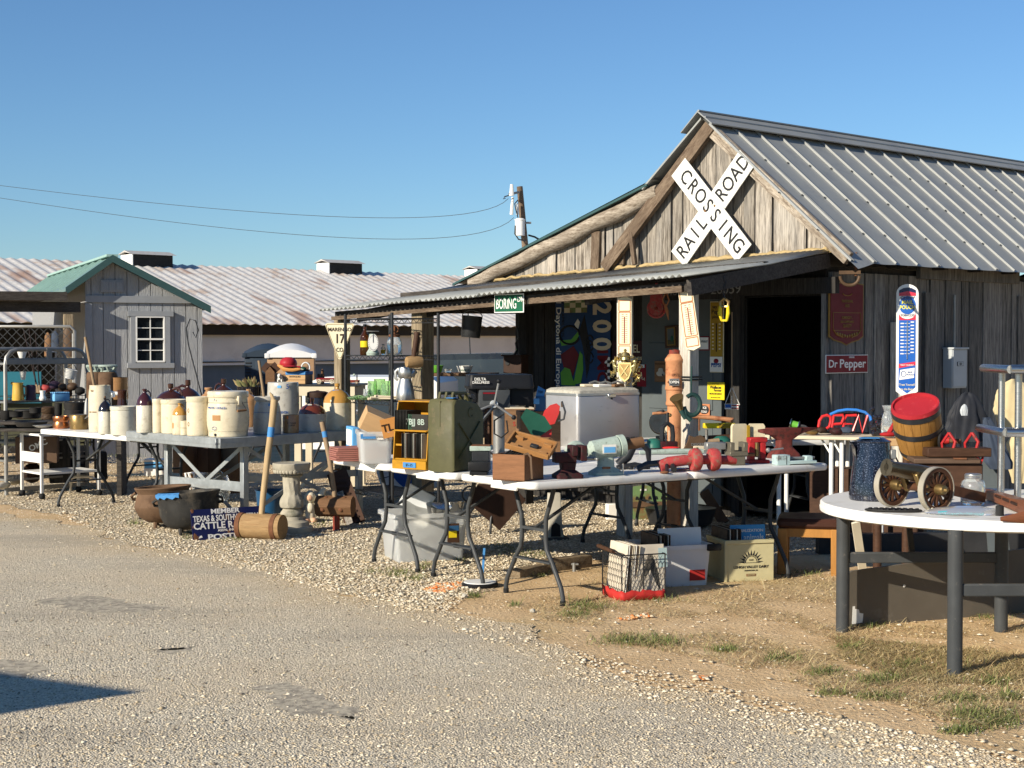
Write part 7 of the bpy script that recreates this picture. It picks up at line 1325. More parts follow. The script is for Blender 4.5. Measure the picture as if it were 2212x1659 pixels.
# old crate with green and red dustpans
P,s=ont('R8',500,1000); P=P+Vector((.02,.20,0)); b=B(); b.box('crate_wood',(0,.1,.15),(.34,.22,.30),.003); b.box('paper_cream',(0,.1,.303),(.30,.2,.01)); t=tag(b.out('wooden_crate',None,P,R(5)),'old brown printed crate behind the open tool box','crate'); text('SUGAR',.05,'ink_red',t,(.06,-.012,.18))
c=dp('R8',800,690,10.5); s=pm('R8',c); t=thing('green_scoop','dark green tin box lid leaning between crate and silver cooler','tin',c,R(0)); b=B(); b.prism('dark_green',[(-200*s,80*s),(-130*s,190*s),(100*s,90*s),(190*s,-50*s),(50*s,-150*s),(-70*s,-130*s)],.03,-.02); b.out('panel',t); b=B(); b.prism('red_paint',[(40*s,-150*s),(190*s,-60*s),(180*s,-170*s),(60*s,-170*s)],.02,0); b.out('red_side',t)
c=dp('R8',985,600,10.8); s=pm('R8',c); t=thing('red_scoop','bright red enamel scoop leaning against the silver cooler','scoop',c,R(-10)); b=B(); b.prism('red_paint',[(-120*s,-20*s),(-90*s,70*s),(-20*s,140*s),(60*s,165*s),(105*s,130*s),(95*s,40*s),(40*s,-90*s),(-40*s,-110*s)],.012,-.006); b.out('pan',t); b=B(); b.tube('black_metal',[(130*s,.0,190*s),(175*s,-.01,60*s),(160*s,-.02,-30*s),(90*s,-.02,-55*s)],.007,6); b.box('leather_brown',(130*s,0,150*s),(.012,.01,.035)); b.out('handle',t)
# silver cooler
Pc=dp('R8',1310,985,12.0); Pc.z=ZT; s=pm('R8',Pc); Hc=745*s; az=R(38); t=thing('silver_cooler','big dented silver cooler with a pale quilted seat lid','cooler',Pc,R(33)); Lc2=.62; Dc=.46
mk('cooler_metal',(.42,.41,.40),.42,metal=.55,v=.1,vs=3,c2=(.26,.25,.24),amt=.33,s2=7,bump=.1,bs=8); mk('quilt',(.40,.38,.32),.8,v=.3,vs=40,bump=.9,bs=90)
b=B(); pl=[(x+Lc2/2,y+Dc/2)for x,y in rrect(Lc2,Dc,.03)]; slab(b,'cooler_metal',pl,0,Hc*.86,.004); b.out('body',t)
b=B(); f=lambda k,z:[(Lc2/2+(x-Lc2/2)*k,Dc/2+(y-Dc/2)*k,z)for x,y in pl]
b.ring([f(1.012,Hc*.865),f(1.012,Hc*.905)],'aluminium'); lid=b.out('lid',t); b=B(); b.ring([f(1.0,Hc*.905),f(.99,Hc*.95),f(.90,Hc*.985),f(.6,Hc*1.0)],'quilt'); b.out('seat_pad',lid)
b=B(); b.box('chrome',(Lc2*.52,-.012,Hc*.86),(.075,.02,.028),.004); b.ball('leg_dark',(Lc2*.53,-.006,Hc*.81),.008,8,5); b.out('latch',t); text('WESTERN FIELD',.032,'leg_grey',t,(Lc2*.78,-.004,Hc*.12),bold=.015,sx=.9,shear=.3)
b=B(); r2=random.Random(8)
for i in range(7):x=r2.uniform(.15,.5); z=r2.uniform(.2,.7)*Hc; b.box('shelf_steel',(x,-.0008,z),(r2.uniform(.01,.06),.001,.0018))
b.out('scratches',t)['kind']='stuff'
for i,(x,y,w,m,lab)in enumerate(((-.08,.20,.2,'paper_cream','flat cream board lying at the left on the cooler lid'),(.0,.14,.16,'paper_white','white metal bracket in the middle on the cooler lid'),(.10,.18,.12,'crate_wood','brown and white strip at the right on the cooler lid'))):
 b=B(); b.box(m,(0,0,.012),(w,.08,.02),.003,rz=.2*i); b.tube('shelf_steel',[(-.05,-.03,.03),(0,-.03,.045),(.05,-.03,.03)],.008,6); one(b,'loose_hardware',lab,'hardware',tuple(Pc+Vector((.22+x,.15+y,Hc))),R(22))
c=dp('R8',850,440,11.3); s=pm('R8',c); t=thing('blue_lunchbox','bright blue lidded plastic box left of the silver cooler','box',c-Vector((0,0,100*s)),R(5)); b=B(); b.box('blue_paint',(0,.05,95*s),(130*s,.12,190*s),.01); b.box('blue_plastic',(-55*s,-.012,130*s),(70*s,.01,70*s),.003); b.out('body',t); b=B(); b.prism('tape_blue',[(-60*s,190*s),(-30*s,320*s),(60*s,270*s),(40*s,185*s)],.02,.0); b.out('flap',t); text('100',45*s,'ink_black',t,(-5*s,-.004,245*s),rz=0,ry=10)
b=B(); b.box('crate_wood',(0,.1,.16),(.3,.2,.32),.004); one(b,'box_under','plain brown box standing behind the crate under the blue box','box',(c.x,c.y-.02,ZT),R(10))
# grinder motor, vises, clamps, barbell
P,s=ont('R8',1630,1340); t=thing('bench_grinder','pale green bench grinder with a round wooden roller','grinder',P+Vector((.02,.09,0)),R(18)); b=B(); ax=Vector((1,0,.14)).normalized(); c=Vector((0,0,.165)); b.tube('mint_metal',[c-ax*.125,c-ax*.10,c-ax*.095,c+ax*.075,c+ax*.08,c+ax*.10],[.03,.055,.062,.066,.058,.045],22); b.tube('mint_metal',[c+ax*.082,c+ax*.085,c+ax*.12,c+ax*.125],[.055,.07,.07,.05],20); b.out('motor',t)
b=B(); b.ring([[(x,y,.0)for x,y in rrect(.2,.14,.03)],[(x,y,.018)for x,y in rrect(.2,.14,.03)],[(x,y,.05)for x,y in rrect(.1,.08,.02)],[(x,y,.13)for x,y in rrect(.09,.07,.02)]],'mint_metal'); b.out('stand',t); b=B(); b.cyl('mallet_dark',c+ax*.13,c+ax*.25,.034,n=20); b.cyl('chrome',c+ax*.25,c+ax*.275,.014); b.out('roller',t); b=B(); b.box('paper_white',(0,-.064,.165),(.09,.004,.055)); b.box('blue_plastic',(0,-.067,.16),(.075,.003,.035)); b.out('label_plate',t)
b=B(); b.box('rust',(-.03,-.085,.05),(.05,.016,.012)); b.cyl('chrome',(.1,-.04,.0),(.1,-.04,.07),.006); b.out('bolt',t); b=B(); d=c-ax*.20; b.tube('mint_metal',[d+Vector((x,0,z))for x,_,z in arc((0,0,0),.058,0,180,10)],.022,8); b.ball('mallet_dark',d+Vector((0,-.01,.0)),(.05,.03,.035)); b.out('wheel_guard',t)
P,s=ont('R8',1190,1380); t=thing('bench_vise','dark maroon bench vise in the shade behind the tool box','vise',P+Vector((0,.08,0)),R(15))
def vise(t,m,S=1.,screw='shelf_steel'):
 b=B(); b.ring([[(x,y,0)for x,y in rrect(.16*S,.14*S,.02)],[(x,y,.02*S)for x,y in rrect(.16*S,.14*S,.02)],[(x,y,.05*S)for x,y in rrect(.08*S,.08*S,.02)],[(x,y,.09*S)for x,y in rrect(.09*S,.09*S,.02)]],m); b.out('base',t); b=B(); b.box(m,(-.02*S,0,.12*S),(.13*S,.08*S,.06*S),.008); b.box(m,(.03*S,0,.16*S),(.035*S,.11*S,.06*S),.004); b.out('body',t)
 b=B(); b.box(m,(.085*S,0,.145*S),(.035*S,.11*S,.09*S),.004); b.out('jaw',t); b=B(); b.cyl(screw,(.08*S,0,.11*S),(.17*S,0,.11*S),.012*S); b.cyl(screw,(.16*S,-.06*S,.11*S),(.16*S,.06*S,.11*S),.006*S); b.ball(screw,(.16*S,-.06*S,.11*S),.01*S,8,5); b.ball(screw,(.16*S,.06*S,.11*S),.01*S,8,5); b.out('screw',t)
vise(t,'maroon',1.05)
P,s=ont('R8',2010,1260); t=thing('black_clamp','black curved iron clamp with wing feet beside the grinder','clamp',P+Vector((0,.05,0)),R(10)); b=B(); b.tube('black_metal',[(-.10,0,.03),(-.04,0,.08),(.0,0,.15),(.06,0,.165),(.10,0,.12),(.11,.02,.05)],[.03,.034,.03,.028,.022,.015],10); b.tube('black_metal',[(-.12,-.03,.01),(0,-.04,.03),(.1,-.03,.01)],.018,8); b.out('arm',t); b=B()
for x in(-.1,-.03,.06):b.ball('black_metal',(x,-.05,.012),(.02,.015,.014),8,5)
b.out('foot',t)
P,s=ont('S1',480,1025); t=thing('screw_clamp','black screw clamp lying at the table edge left of the red rollers','clamp',P+Vector((0,.12,0)),R(8)); b=B(); b.tube('black_metal',[(-.12,.04,.02),(-.06,.04,.05),(.05,.04,.06),(.10,.02,.05),(.10,-.04,.02)],.020,8); b.tube('black_metal',[(.06,0,.05),(.05,-.06,.01),(.03,-.10,.005)],.012,7); b.ball('rust',(.02,-.11,.01),(.03,.012,.01),8,5); b.out('frame',t)
P,s=ont('S1',850,1008); t=thing('red_roller','worn red iron double wheel roller with a tapered handle at the table edge','roller',P+Vector((0,.06,0)),R(14))
for x in(0,.125):b=B(); b.tube('red_dusty',[(x-.038,0,.076),(x-.034,0,.076),(x-.01,0,.076),(x+.02,0,.076),(x+.034,0,.076)],[.05,.068,.076,.068,.045],24); w_=b.out('wheel',t); b=B(); b.tube('sign_cream',[(x-.043,0,.076),(x-.036,0,.076)],.02,16); b.out('hub',w_)
b=B(); b.tube('red_dusty',[(-.24,.02,.035),(-.18,.015,.06),(-.08,.005,.075),(.0,0,.076),(.22,0,.07),(.27,0,.06)],[.04,.038,.034,.03,.03,.02],14); b.out('axle',t)
P,s=ont('S1',560,780,ZT); P=P+Vector((.0,-.0,0)); t=thing('press_frame','black iron press with an open frame and T handle in front of the hydrant','press',P,R(15)); H=370*s; b=B(); b.tube('black_metal',[(-.04,0,0),(-.045,0,H*.35),(-.038,0,H*.58),(0,0,H*.68),(.038,0,H*.58),(.045,0,H*.35),(.04,0,0)],.020,8); b.box('maroon',(0,0,.03),(.14,.1,.06),.01); b.out('frame',t); b=B(); b.cyl('black_metal',(0,0,H*.65),(0,0,H*.95),.014); b.cyl('hydrant_paint',(-.12,0,H*.93),(.0,0,H*.95),.011); b.ball('black_metal',(-.04,0,H*.99),.014,8,6); b.ball('brass_dull',(.02,0,H*.88),.016,8,6); b.out('screw',t)
for m in(0,):
 b=B()
 for x in(-.014,.014):b.bar('paper_cream',(x,-.0,.05),(x,0,H*.48),.007)
 b.out('rod',t)
P,s=ont('S1',860,800); t=thing('digger_head','flat rusty iron digger casting with raised letters, in the table middle','casting',P+Vector((0,.06,0)),R(10)); b=B(); b.prism('leather_brown',[(-.15,.0),(-.10,.015),(-.07,.07),(-.06,.115),(-.02,.10),(.03,.115),(.065,.09),(.07,.0)],.03,0); b.out('casting',t); text('DIGGER',.028,'shelf_steel',t,(.0,-.003,.045),bold=.02); b=B(); b.box('paper_cream',(.02,-.012,.018),(.11,.012,.034),.003); b.ball('brass',(-.01,-.02,.02),.008,6,4); b.ball('brass',(.05,-.02,.02),.008,6,4); b.out('strip',t); b=B(); b.tube('handle_wood',[(.06,.03,.06),(.13,.03,.065),(.18,.03,.07)],[.018,.02,.02],10); b.out('handle',t)
P,s=ont('S1',1240,945); t=thing('machine_vise','olive grey machine vise beside the small red vise','vise',P+Vector((0,.07,0)),R(14)); mk('vise_grey',(.13,.115,.085),.45,metal=.3,v=.2); b=B(); b.box('vise_grey',(0,0,.08),(.13,.11,.03),.004); b.box('vise_grey',(0,0,.035),(.10,.09,.07),.006); b.box('vise_grey',(-.045,0,.12),(.03,.1,.07),.003); b.box('vise_grey',(.05,0,.12),(.03,.1,.07),.003); b.out('body',t); b=B(); b.box('shelf_steel',(-.14,.03,.13),(.14,.06,.05),.006); b.out('slide',t); b=B(); b.cyl('rust',(.06,0,.07),(.13,0,.07),.012); b.out('screw',t)
P,s=ont('S1',1440,925); t=thing('small_vise','bright red small vise with a grey crank handle','vise',P+Vector((0,.06,0)),R(14)); b=B(); b.box('vise_red',(0,0,.16),(.13,.07,.035),.006)
for x in(-.045,.035):b.box('vise_red',(x,0,.085),(.04,.06,.13),.008)
b.box('vise_red',(0,0,.012),(.15,.1,.024),.004); b.out('body',t); b=B(); b.cyl('brass_dull',(-.01,-.02,.05),(-.01,-.02,.14),.014); b.cyl('shelf_steel',(.07,-.03,.09),(.18,-.03,.10),.006); b.ball('shelf_steel',(.07,-.03,.09),.018,8,6); b.out('screw',t)
P,s=ont('S1',1690,880); t=thing('anvil','red brown painted anvil at the far right end of the front table','anvil',P+Vector((.02,.12,0)),R(20)); k=1.05
b=B(); b.ring([[(x,y,0)for x,y in rrect(.22,.15,.02)],[(x,y,.03)for x,y in rrect(.20,.13,.02)],[(x,y,.08)for x,y in rrect(.11,.08,.02)],[(x,y,.13)for x,y in rrect(.11,.08,.02)],[(x,y,.175)for x,y in rrect(.24,.1,.02)],[(x,y,.215)for x,y in rrect(.26,.1,.02)]],'anvil_red'); b.ring([[(.10,y*.048,.17+z)for y,z in((-1,0),(1,0),(1,.045),(-1,.045))],[(.19,y*.03,.19+z)for y,z in((-1,0),(1,0),(1,.025),(-1,.025))],[(.27,y*.006,.205+z)for y,z in((-1,0),(1,0),(1,.008),(-1,.008))]],'anvil_red'); b.ring([[(-.19,y*.04,z)for y,z in((-1,.185),(1,.185),(1,.205),(-1,.205))],[(-.10,y*.05,z)for y,z in((-1,.165),(1,.165),(1,.212),(-1,.212))]],'anvil_red'); b.out('body',t)
P,s=ont('S1',1740,942); t=thing('drill_vise','small pale blue drill vise at the right corner of the front table','vise',P+Vector((.0,.06,0)),R(18)); b=B(); b.box('blue_metal',(-.05,0,.035),(.10,.08,.07),.005); b.box('blue_metal',(.09,0,.018),(.22,.08,.022),.003); b.box('blue_metal',(.15,0,.04),(.05,.06,.04),.004); b.box('ink_black',(-.03,-.041,.035),(.003,.002,.06)); b.out('body',t); b=B(); b.cyl('shelf_steel',(.0,0,.045),(.2,0,.045),.009); b.out('screw',t)
P,s=ont('S1',1350,800,ZT); c=P+Vector((.02,.12,.0)); t=thing('seat_cushions','pair of worn cream tractor seat pads standing behind the red vise','seat',c,R(12));
for x in(-.075,.06):b=B(); b.prism('pale_seat',[(px_+0,pz_)for px_,pz_ in[(a*.065,.10+c_*.10)for a,c_ in((-1,-1),(1,-1),(1,.8),(.8,1),(-.8,1),(-1,.8))]],.03,0); o=b.out('pad',t,(x,0,0),R(8 if x<0 else-10))
b=B(); b.bar('sign_mustard',(-.012,-.012,.0),(-.012,-.012,.19),.022,.012); b.out('strap',t)
for x,y,L,m,lab in((1120,690,.45,'dark_wood','long dark wooden handle lying behind the digger casting'),(640,690,.35,'handle_wood','pale wooden hammer handle behind the black press'),(600,835,.5,'mint_metal','long pale green machine rail lying under the clamps'),(830,745,.3,'crate_wood','short tan tool handle behind the digger casting')):P,s=ont('S1',x,y); b=B(); b.tube(m,[(-L/2,0,.02),(0,0,.024),(L/2,0,.02)],[.014,.02,.018],8); one(b,'hand_tool',lab,'tool',P,R(15))
for x,y,lab in((600,788,'pink plastic ring at the foot of the black press'),(710,998,'silver wrench end left of the red roller')):P,s=ont('S1',x,y); b=B(); b.ball('neon_red' if y<900 else 'chrome',(0,.03,.012),(.07,.03,.012)); one(b,'small_part',lab,'hardware',P)
# second row behind: white table, helmets, yellow level, hydrant, horn
P=g('S1',520,690,ZT); t=thing('folding_table','white table behind the cooler carrying the green helmets','table',(P.x+.55,P.y+.15,0),R(14),GT); b=B(); slab(b,'white_plastic',rrect(2.1,.7,.05),ZT-.045,ZT-.004); b.out('top',t); leg_frame(t,-.7,.7,.72,'leg_grey',1); leg_frame(t,.7,.7,.72,'leg_grey',-1)
for x,y,r,lab in((1085,672,110,'torn dark green steel helmet right of the porch post'),(430,645,90,'green helmet shell left of the hydrant')):P=dp('S1',x,y,11.9); s=pm('S1',P); P.z=ZT; W=r*s; t=thing('steel_helmet',lab,'helmet',P,0); b=B(); b.lathe('helmet_green',[(W*1.02,0),(W,.01),(W*.97,W*.5),(W*.8,W*.85),(W*.45,W*1.1),(.001,W*1.15)],22,sx=1,sy=1.2); b.out('shell',t); b=B(); b.lathe('black_rubber',[(W*1.04,0),(W*1.05,.008),(W*1.0,.012)],22,sy=1.2); b.out('rim',t)
c=dp('S1',1060,555,12.0); s=pm('S1',c); b=B(); b.box('sign_yellow',(0,0,0),(310*s,.05,50*s),.004); b.box('sign_mustard',(.05,-.027,0),(.12,.004,40*s)); b.cyl('shelf_steel',(-.1,0,-.03),(-.1,0,ZT-c.z),.012); b.cyl('shelf_steel',(.1,0,-.03),(.1,0,ZT-c.z),.012); one(b,'yellow_level','yellow spirit level lying above the torn green helmet','spirit level',c,R(8)); c=dp('S1',990,480,12.1); b=B(); b.tube('hydrant_paint',[(-.16,0,.01),(0,0,.0),(.17,0,-.02)],[.012,.018,.02],8); b.cyl('rust',(-.1,0,0),(-.1,0,-.10),.008); b.cyl('rust',(.15,0,-.02),(.15,0,-.10),.008); one(b,'orange_jack','rusty orange jack handle above the yellow level','jack',c,R(5))
H0=dp('S2',1352,1640,12.15); t=thing('iron_hydrant','tall orange cast iron water hydrant marked 1955 with an OPEN plate','hydrant',(H0.x,12.15,0),R(5)); hz=lambda y:dp('S2',1352,y,12.15).z; s=pm('S2',H0)
b=B(); b.lathe('hydrant_paint',[(.10,0),(.10,.03),(78*s,.05),(75*s,hz(1260)),(92*s,hz(1240)),(92*s,hz(1215)),(86*s,hz(1200)),(90*s,hz(1090)),(100*s,hz(1080)),(100*s,hz(1060)),(94*s,hz(1040)),(94*s,hz(790)),(101*s,hz(780)),(101*s,hz(760)),(70*s,hz(715)),(52*s,hz(700))],26); b.out('barrel',t); b=B(); b.lathe('rust_red',[(58*s,hz(705)),(58*s,hz(665)),(20*s,hz(660)),(.001,hz(655))],18); b.out('cap',t); text('1955',40*s,'rust',t,(-.01,-97*s,hz(925)),bold=.01)
b=B(); b.prism('rust',[(-70*s,0),(-40*s,30*s),(40*s,30*s),(70*s,0),(40*s,-30*s),(-40*s,-30*s)],.02,-.02); b.box('shelf_steel',(0,-.022,0),(110*s,.008,75*s),.003); b.box('ink_black',(0,-.027,0),(88*s,.004,48*s)); o=b.out('plate',t,(-.02,-92*s,hz(1000))); text('OPEN',38*s,'paper_white',o,(0,-.031,0),bold=.03)
b=B(); b.tube('rust_red',[(80*s,-.03,hz(680)),(120*s,-.03,hz(700)),(130*s,-.03,hz(900)),(110*s,-.03,hz(1000)),(95*s,-.03,hz(1100))],.012,7); b.out('pipe',t)
c=dp('S1',745,400,11.75); s=pm('S1',c); t=thing('hunting_horn','coiled dark green hunting horn with a brass bell hanging on the porch post','horn',c,R(10)); b=B(); b.tube('horn_green',[(x,-.01*i/24,z)for i,(x,_,z)in enumerate(arc((55*s,0,45*s),(80*s,100*s),190,490,26))],22*s,8); b.tube('horn_green',[(-25*s,0,30*s),(-10*s,-.01,-60*s),(40*s,-.015,-105*s)],22*s,8); b.out('coil',t); b=B(); b.tube('horn_green',[(-10*s,-.01,-85*s),(-40*s,-.01,-40*s),(-60*s,-.01,0)],[24*s,24*s,26*s],10); b.tube('brass_dull',[(-60*s,-.01,0),(-85*s,-.02,60*s),(-115*s,-.04,120*s)],[26*s,40*s,70*s],16); b.out('bell',t); b=B(); b.cyl('horn_green',(45*s,0,140*s),(50*s,0,420*s),.007); b.out('cord',t)
# long dark strap against the cooler end and reel wire on post
c=dp('S2',1525,985,11.85); b=B()
for z in(0,.022):b.tube('black_rubber',[(x,y,z)for x,y in((-.075,-.07),(.075,-.07),(.075,.07),(-.075,.07))],.006,6,True)
one(b,'rubber_strap','black straps wound round the right porch post','strap',(bw((xp1,PY,0)).x,bw((xp1,PY,0)).y,c.z),RZB)
P=g('S1',500,470,ZT); c=dp('S1',505,470,12.6); s=pm('S1',c); b=B(); b.lathe('pale_seat',[(.001,0),(50*s*2.2,0),(50*s*2.4,.02),(50*s*2.2,.05),(.001,.05)],26); one(b,'enamel_disc','large round cream enamel lid behind the orange hydrant','lid',c-Vector((0,0,.05)),0,rot=(R(80),0,R(-10)))
# ================================================================ UNDER THE FRONT TABLES
P,s=setv('S6',1075,1012,0,10); W=.50; s=pm('S6',P); H=470*s; t=thing('storage_tub','big clear plastic storage tub full of pans under the middle table','tub',P,R(20)); tub(t,W,.38,H,'tub_plastic',top=1.12); b=B(); b.box('dark_wood',(.16,-.02,H*.58),(.09,.004,.14)); b.box('sign_yellow',(.155,-.024,H*.56),(.06,.003,.05)); b.box('blue_paint',(.16,-.024,H*.68),(.08,.003,.04)); o=b.out('label_sheet',t); o.location.y=-.012
for i,(x,y,z,r,m,lab)in enumerate(((-.12,.2,.34,.12,'aluminium','crumpled silver foil pan at the left in the storage tub'),(.04,.16,.36,.09,'chrome','shiny round chrome pot in the storage tub'),(.16,.22,.38,.08,'chrome','chrome bowl at the right in the storage tub'),(-.02,.2,.2,.16,'paper_white','white wrapped bundle low in the storage tub'))):b=B(); b.lathe(m,[(r*.7,-r*.5),(r,r*.3),(r*1.03,r*.36),(r*.9,r*.3),(.01,r*.1)],20); one(b,'metal_pan',lab,'pan',P+Vector((x,y,z)),0,rot=(R(30-20*i),R(25-15*i),0))
b=B(); b.box('clear_film',(0,0,0),(.22,.01,.20),.002); one(b,'plastic_bag','plastic wrapped sheets sticking out of the storage tub','bag',P+Vector((-.12,.22,.42)),0,rot=(R(20),R(28),R(10)))
b=B(); A=g('S6',640,430); C=g('S6',1150,420); b.box('paper_white',(0,0,.0),(.62,.02,.40)); b.rock('ink_blue',(.0,-.012,.02),(.16,.004,.13),4,.3); b.box('grey_blue_paint',(0,-.011,-.12),(.60,.002,.01)); b.box('grey_blue_paint',(0,-.011,.05),(.60,.002,.01)); one(b,'stone_poster','grey white panel printed with blue fabric, leaning behind the storage tub','panel',(A+C)/2+Vector((-.05,.3,.22)),0,rot=(R(-38),R(-12),R(15)))
# wrought iron table with dark slate
c=g('S6',1740,760); t=thing('iron_stand','black wrought iron stand holding a dark diamond shaped slate under the tables','stand',c+Vector((.0,.1,0)),R(10)); b=B(); b.prism('deep_brown',[(0,.03),(.22,.28),(.1,.42),(-.18,.42),(-.28,.28)],.012,0); b.out('slate',t)
for x in(-.24,-.06,.16):b=B(); b.tube('black_metal',[(x*.6,.04,.30),(x*.9,.03,.22),(x*1.25,0,.12),(x*1.35,0,0)],.011,7); b.tube('black_metal',[(p_[0]+x,.04,p_[2])for p_ in arc((0,0,.33),.07,0,330,12)],.008,6); b.out('leg',t)
# trestle jack, green seat, black tray
P=g('S7',245,608); s=pm('S7',P); t=thing('jack_stand','dirty white square post jack on a flat foot under the front table','jack',P+Vector((0,.1,0)),R(10)); h=340*s; b=B(); b.ring([[(x,y,.02)for x,y in rrect(130*s,.12,.01)],[(x,y,h*.25)for x,y in rrect(110*s,.11,.01)],[(x,y,h)for x,y in rrect(85*s,.09,.01)]],'concrete_pale'); b.out('post',t); b=B(); b.box('leg_grey',(0,0,.012),(190*s,.2,.024),.004); b.out('foot',t); b=B(); b.prism('ink_black',[(-.04,.03),(.04,.03),(.035,.12),(0,.145),(-.035,.12)],.004,-.072); b.out('slot',t)
P=g('S7',890,458); s=pm('S7',P); t=thing('tractor_seat','pressed green and rusty metal tractor seat standing on edge under the table','tractor seat',P,R(12)); rw,rh=200*s,128*s; b=B(); pl=[(rw*math.cos(R(a))*(1 if math.sin(R(a))>-.2 else .92),rh+rh*math.sin(R(a))*(1.0 if math.sin(R(a))<0 else .98))for a in range(0,360,12)]; b.prism('seat_green',pl,.02,0); b.prism('rust_pot',[(-rw*.96,rh*.75),(rw*.96,rh*.75),(rw*.98,rh*1.05),(-rw*.98,rh*1.05)],.012,-.012); b.out('pan',t); b=B()
for i in range(7):x=rw*(-.72+.24*i); b.prism('ink_black',[(x-.016,rh*1.18),(x+.016,rh*1.18),(x+.008,rh*1.36),(x-.008,rh*1.36)],.004,-.004)
b.prism('paper_white',[(-.03,rh*1.68),(.03,rh*1.68),(.03,rh*1.78),(-.03,rh*1.78)],.004,-.004); b.out('cut_out',t)['kind']='stuff'; b=B(); b.box('paper_white',(-rw*1.08,.05,rh*.5),(.12,.1,rh*.9),.005); one(b,'white_block','white block at the left end of the green tractor seat','block',P,R(12))
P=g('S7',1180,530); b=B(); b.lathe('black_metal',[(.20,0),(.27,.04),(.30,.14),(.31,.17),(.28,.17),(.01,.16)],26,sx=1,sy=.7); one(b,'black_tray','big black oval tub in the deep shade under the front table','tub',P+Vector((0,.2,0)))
for lab,a_,c_,m,w in(('reddish plank leaning under the table beside the hydrant',(1330,250),(1480,480),'rust_pot',.09),('orange plank edge leaning under the table right of the hydrant',(1345,170),(1360,400),'terracotta',.05)):C=g('S7',*c_); A=dp('S7',*a_,C.y+.15); b=B(); b.bar(m,A,C,w,.03,up=(0,-1,0)); one(b,'leaning_plank',lab,'plank')
# timber edging
for lab,a_,c_,h in(('weathered timber edging lying between gravel and dirt behind the record basket',(495,800),(140,842),.085),('second length of timber edging half under the front table at the left',(170,850),(-40,885),.06)):A,C=g('S7',*a_),g('S7',*c_); b=B(); b.bar('timber',A+Vector((0,.05,h/2)),C+Vector((0,.05,h/2)),.09,h,bev=.008); one(b,'timber_edging',lab,'timber')
P=g('S7',388,830); b=B(); b.cyl('shelf_steel',(0,0,0),(0,0,.06),.012); b.cyl('shelf_steel',(-.02,0,.05),(.03,0,.05),.008); one(b,'tap_stake','small grey metal stake sticking up before the timber edging','stake',P)
P=g('S6',1545,1280); W=175*pm('S6',P); t=thing('plastic_cover','white worn round plastic lid lying on the stones by a table leg','lid',P+Vector((0,W,0))); b=B(); b.lathe('black_plastic',[(W,0),(W*1.02,.02),(W*.96,.03)],26); b.out('ring',t); b=B(); b.lathe('white_paint',[(W*.96,.024),(W*.9,.034),(.01,.036)],26); b.out('lid',t); b=B(); b.box('tape_blue',(0,.0,.11),(.016,.004,.20),.001); one(b,'blue_paint_stick','narrow blue marker stake beside the worn white lid','stake',g('S6',1570,1180),0,rot=(0,R(4),0))
for x,y,r,lab in((1400,1365,32,'white limestone rock at the gravel edge left of the leg'),(2055,1505,28,'pale upright limestone rock on the dirt')):P=g('S6',x,y); s=pm('S6',P); b=B(); b.rock('concrete_pale',(0,0,r*s*.6),(r*s,r*s,r*s*.8),x,.2); one(b,'rock',lab,'rock',P)
# record basket, tub and dairy crate
def lo(P,rz,x,y,z=0.):return P+Vector((x*math.cos(rz)-y*math.sin(rz),x*math.sin(rz)+y*math.cos(rz),z))
def records(P,rz,n,x0,dx,w,h,mats,lab,z0=.01,tilt=0.):
 for i in range(n):b=B(); b.box(mats[i%len(mats)],(x0+dx*i,.0,z0+h/2),(.0045,w,h),.001); one(b,'record',lab,'record',P,0,'vinyl records in the basket and boxes',rot=(0,R(tilt),rz))
P=g('S7',735,1045); s=pm('S7',P); t=thing('wire_basket','black chicken wire basket of records with red cloth round its foot','basket',P,R(20)); Wb,Db,Hb=345*s,.30,330*s
b=B()
for z in(.0,Hb):b.tube('black_metal',[(0,0,z),(Wb,0,z),(Wb,Db,z),(0,Db,z)],.0045,5,True)
for x,y in((0,0),(Wb,0),(Wb,Db),(0,Db),(Wb*.5,0)):b.cyl('black_metal',(x,y,0),(x,y,Hb),.0045,n=5)
b.out('frame',t); b=B(); e=.026
def mesh(org,ux,L):
 for i in range(int(L/e)+1):
  for j in range(int(Hb/(e*1.5))+1):
   x=i*e+(e/2 if j%2 else 0); z=j*e*1.5
   if x<L-.01 and z<Hb-.01:
    o_=Vector(org); f=lambda a,c:tuple(o_+Vector(ux)*max(0,min(L,a))+Vector((0,0,min(Hb,c))))
    b.bar('black_metal',f(x,z),f(x,z+e*.7),.002); b.bar('black_metal',f(x,z+e*.7),f(x-e/2,z+e*1.4),.002); b.bar('black_metal',f(x,z+e*.7),f(x+e/2,z+e*1.4),.002)
mesh((0,-.001,0),(1,0,0),Wb); mesh((-.001,0,0),(0,1,0),Db); b.out('chicken_wire',t)['kind']='stuff'
b=B(); b.tube('dark_wood',[(-.03,.06,Hb+.02),(-.04,Db-.02,Hb+.03)],.013,8); b.tube('black_metal',[(0,0,Hb),(-.03,.04,Hb+.03),(-.04,Db-.0,Hb+.035),(0,Db,Hb)],.005,5); b.out('handle',t)
b=B(); n=22; r2=random.Random(2); vs=[]
path=[(-.01+.0,Db*.9)]+[(-.015,Db*(1-i/8))for i in range(1,8)]+[(Wb*i/12-.01,-.015)for i in range(13)]+[(Wb+.012,Db*i/5)for i in range(1,5)]
for x,y in path:h_=r2.uniform(.05,.068); vs+=[(x*1.02+r2.uniform(-.012,.004),y-r2.uniform(0,.012),.003),(x+r2.uniform(-.008,.006),y+r2.uniform(-.008,.006),h_)]
b.add(vs,[[2*i,2*i+2,2*i+3,2*i+1]for i in range(len(path)-1)],'ink_red'); o=b.out('red_cloth',t); o.modifiers.new('t','SOLIDIFY').thickness=.004
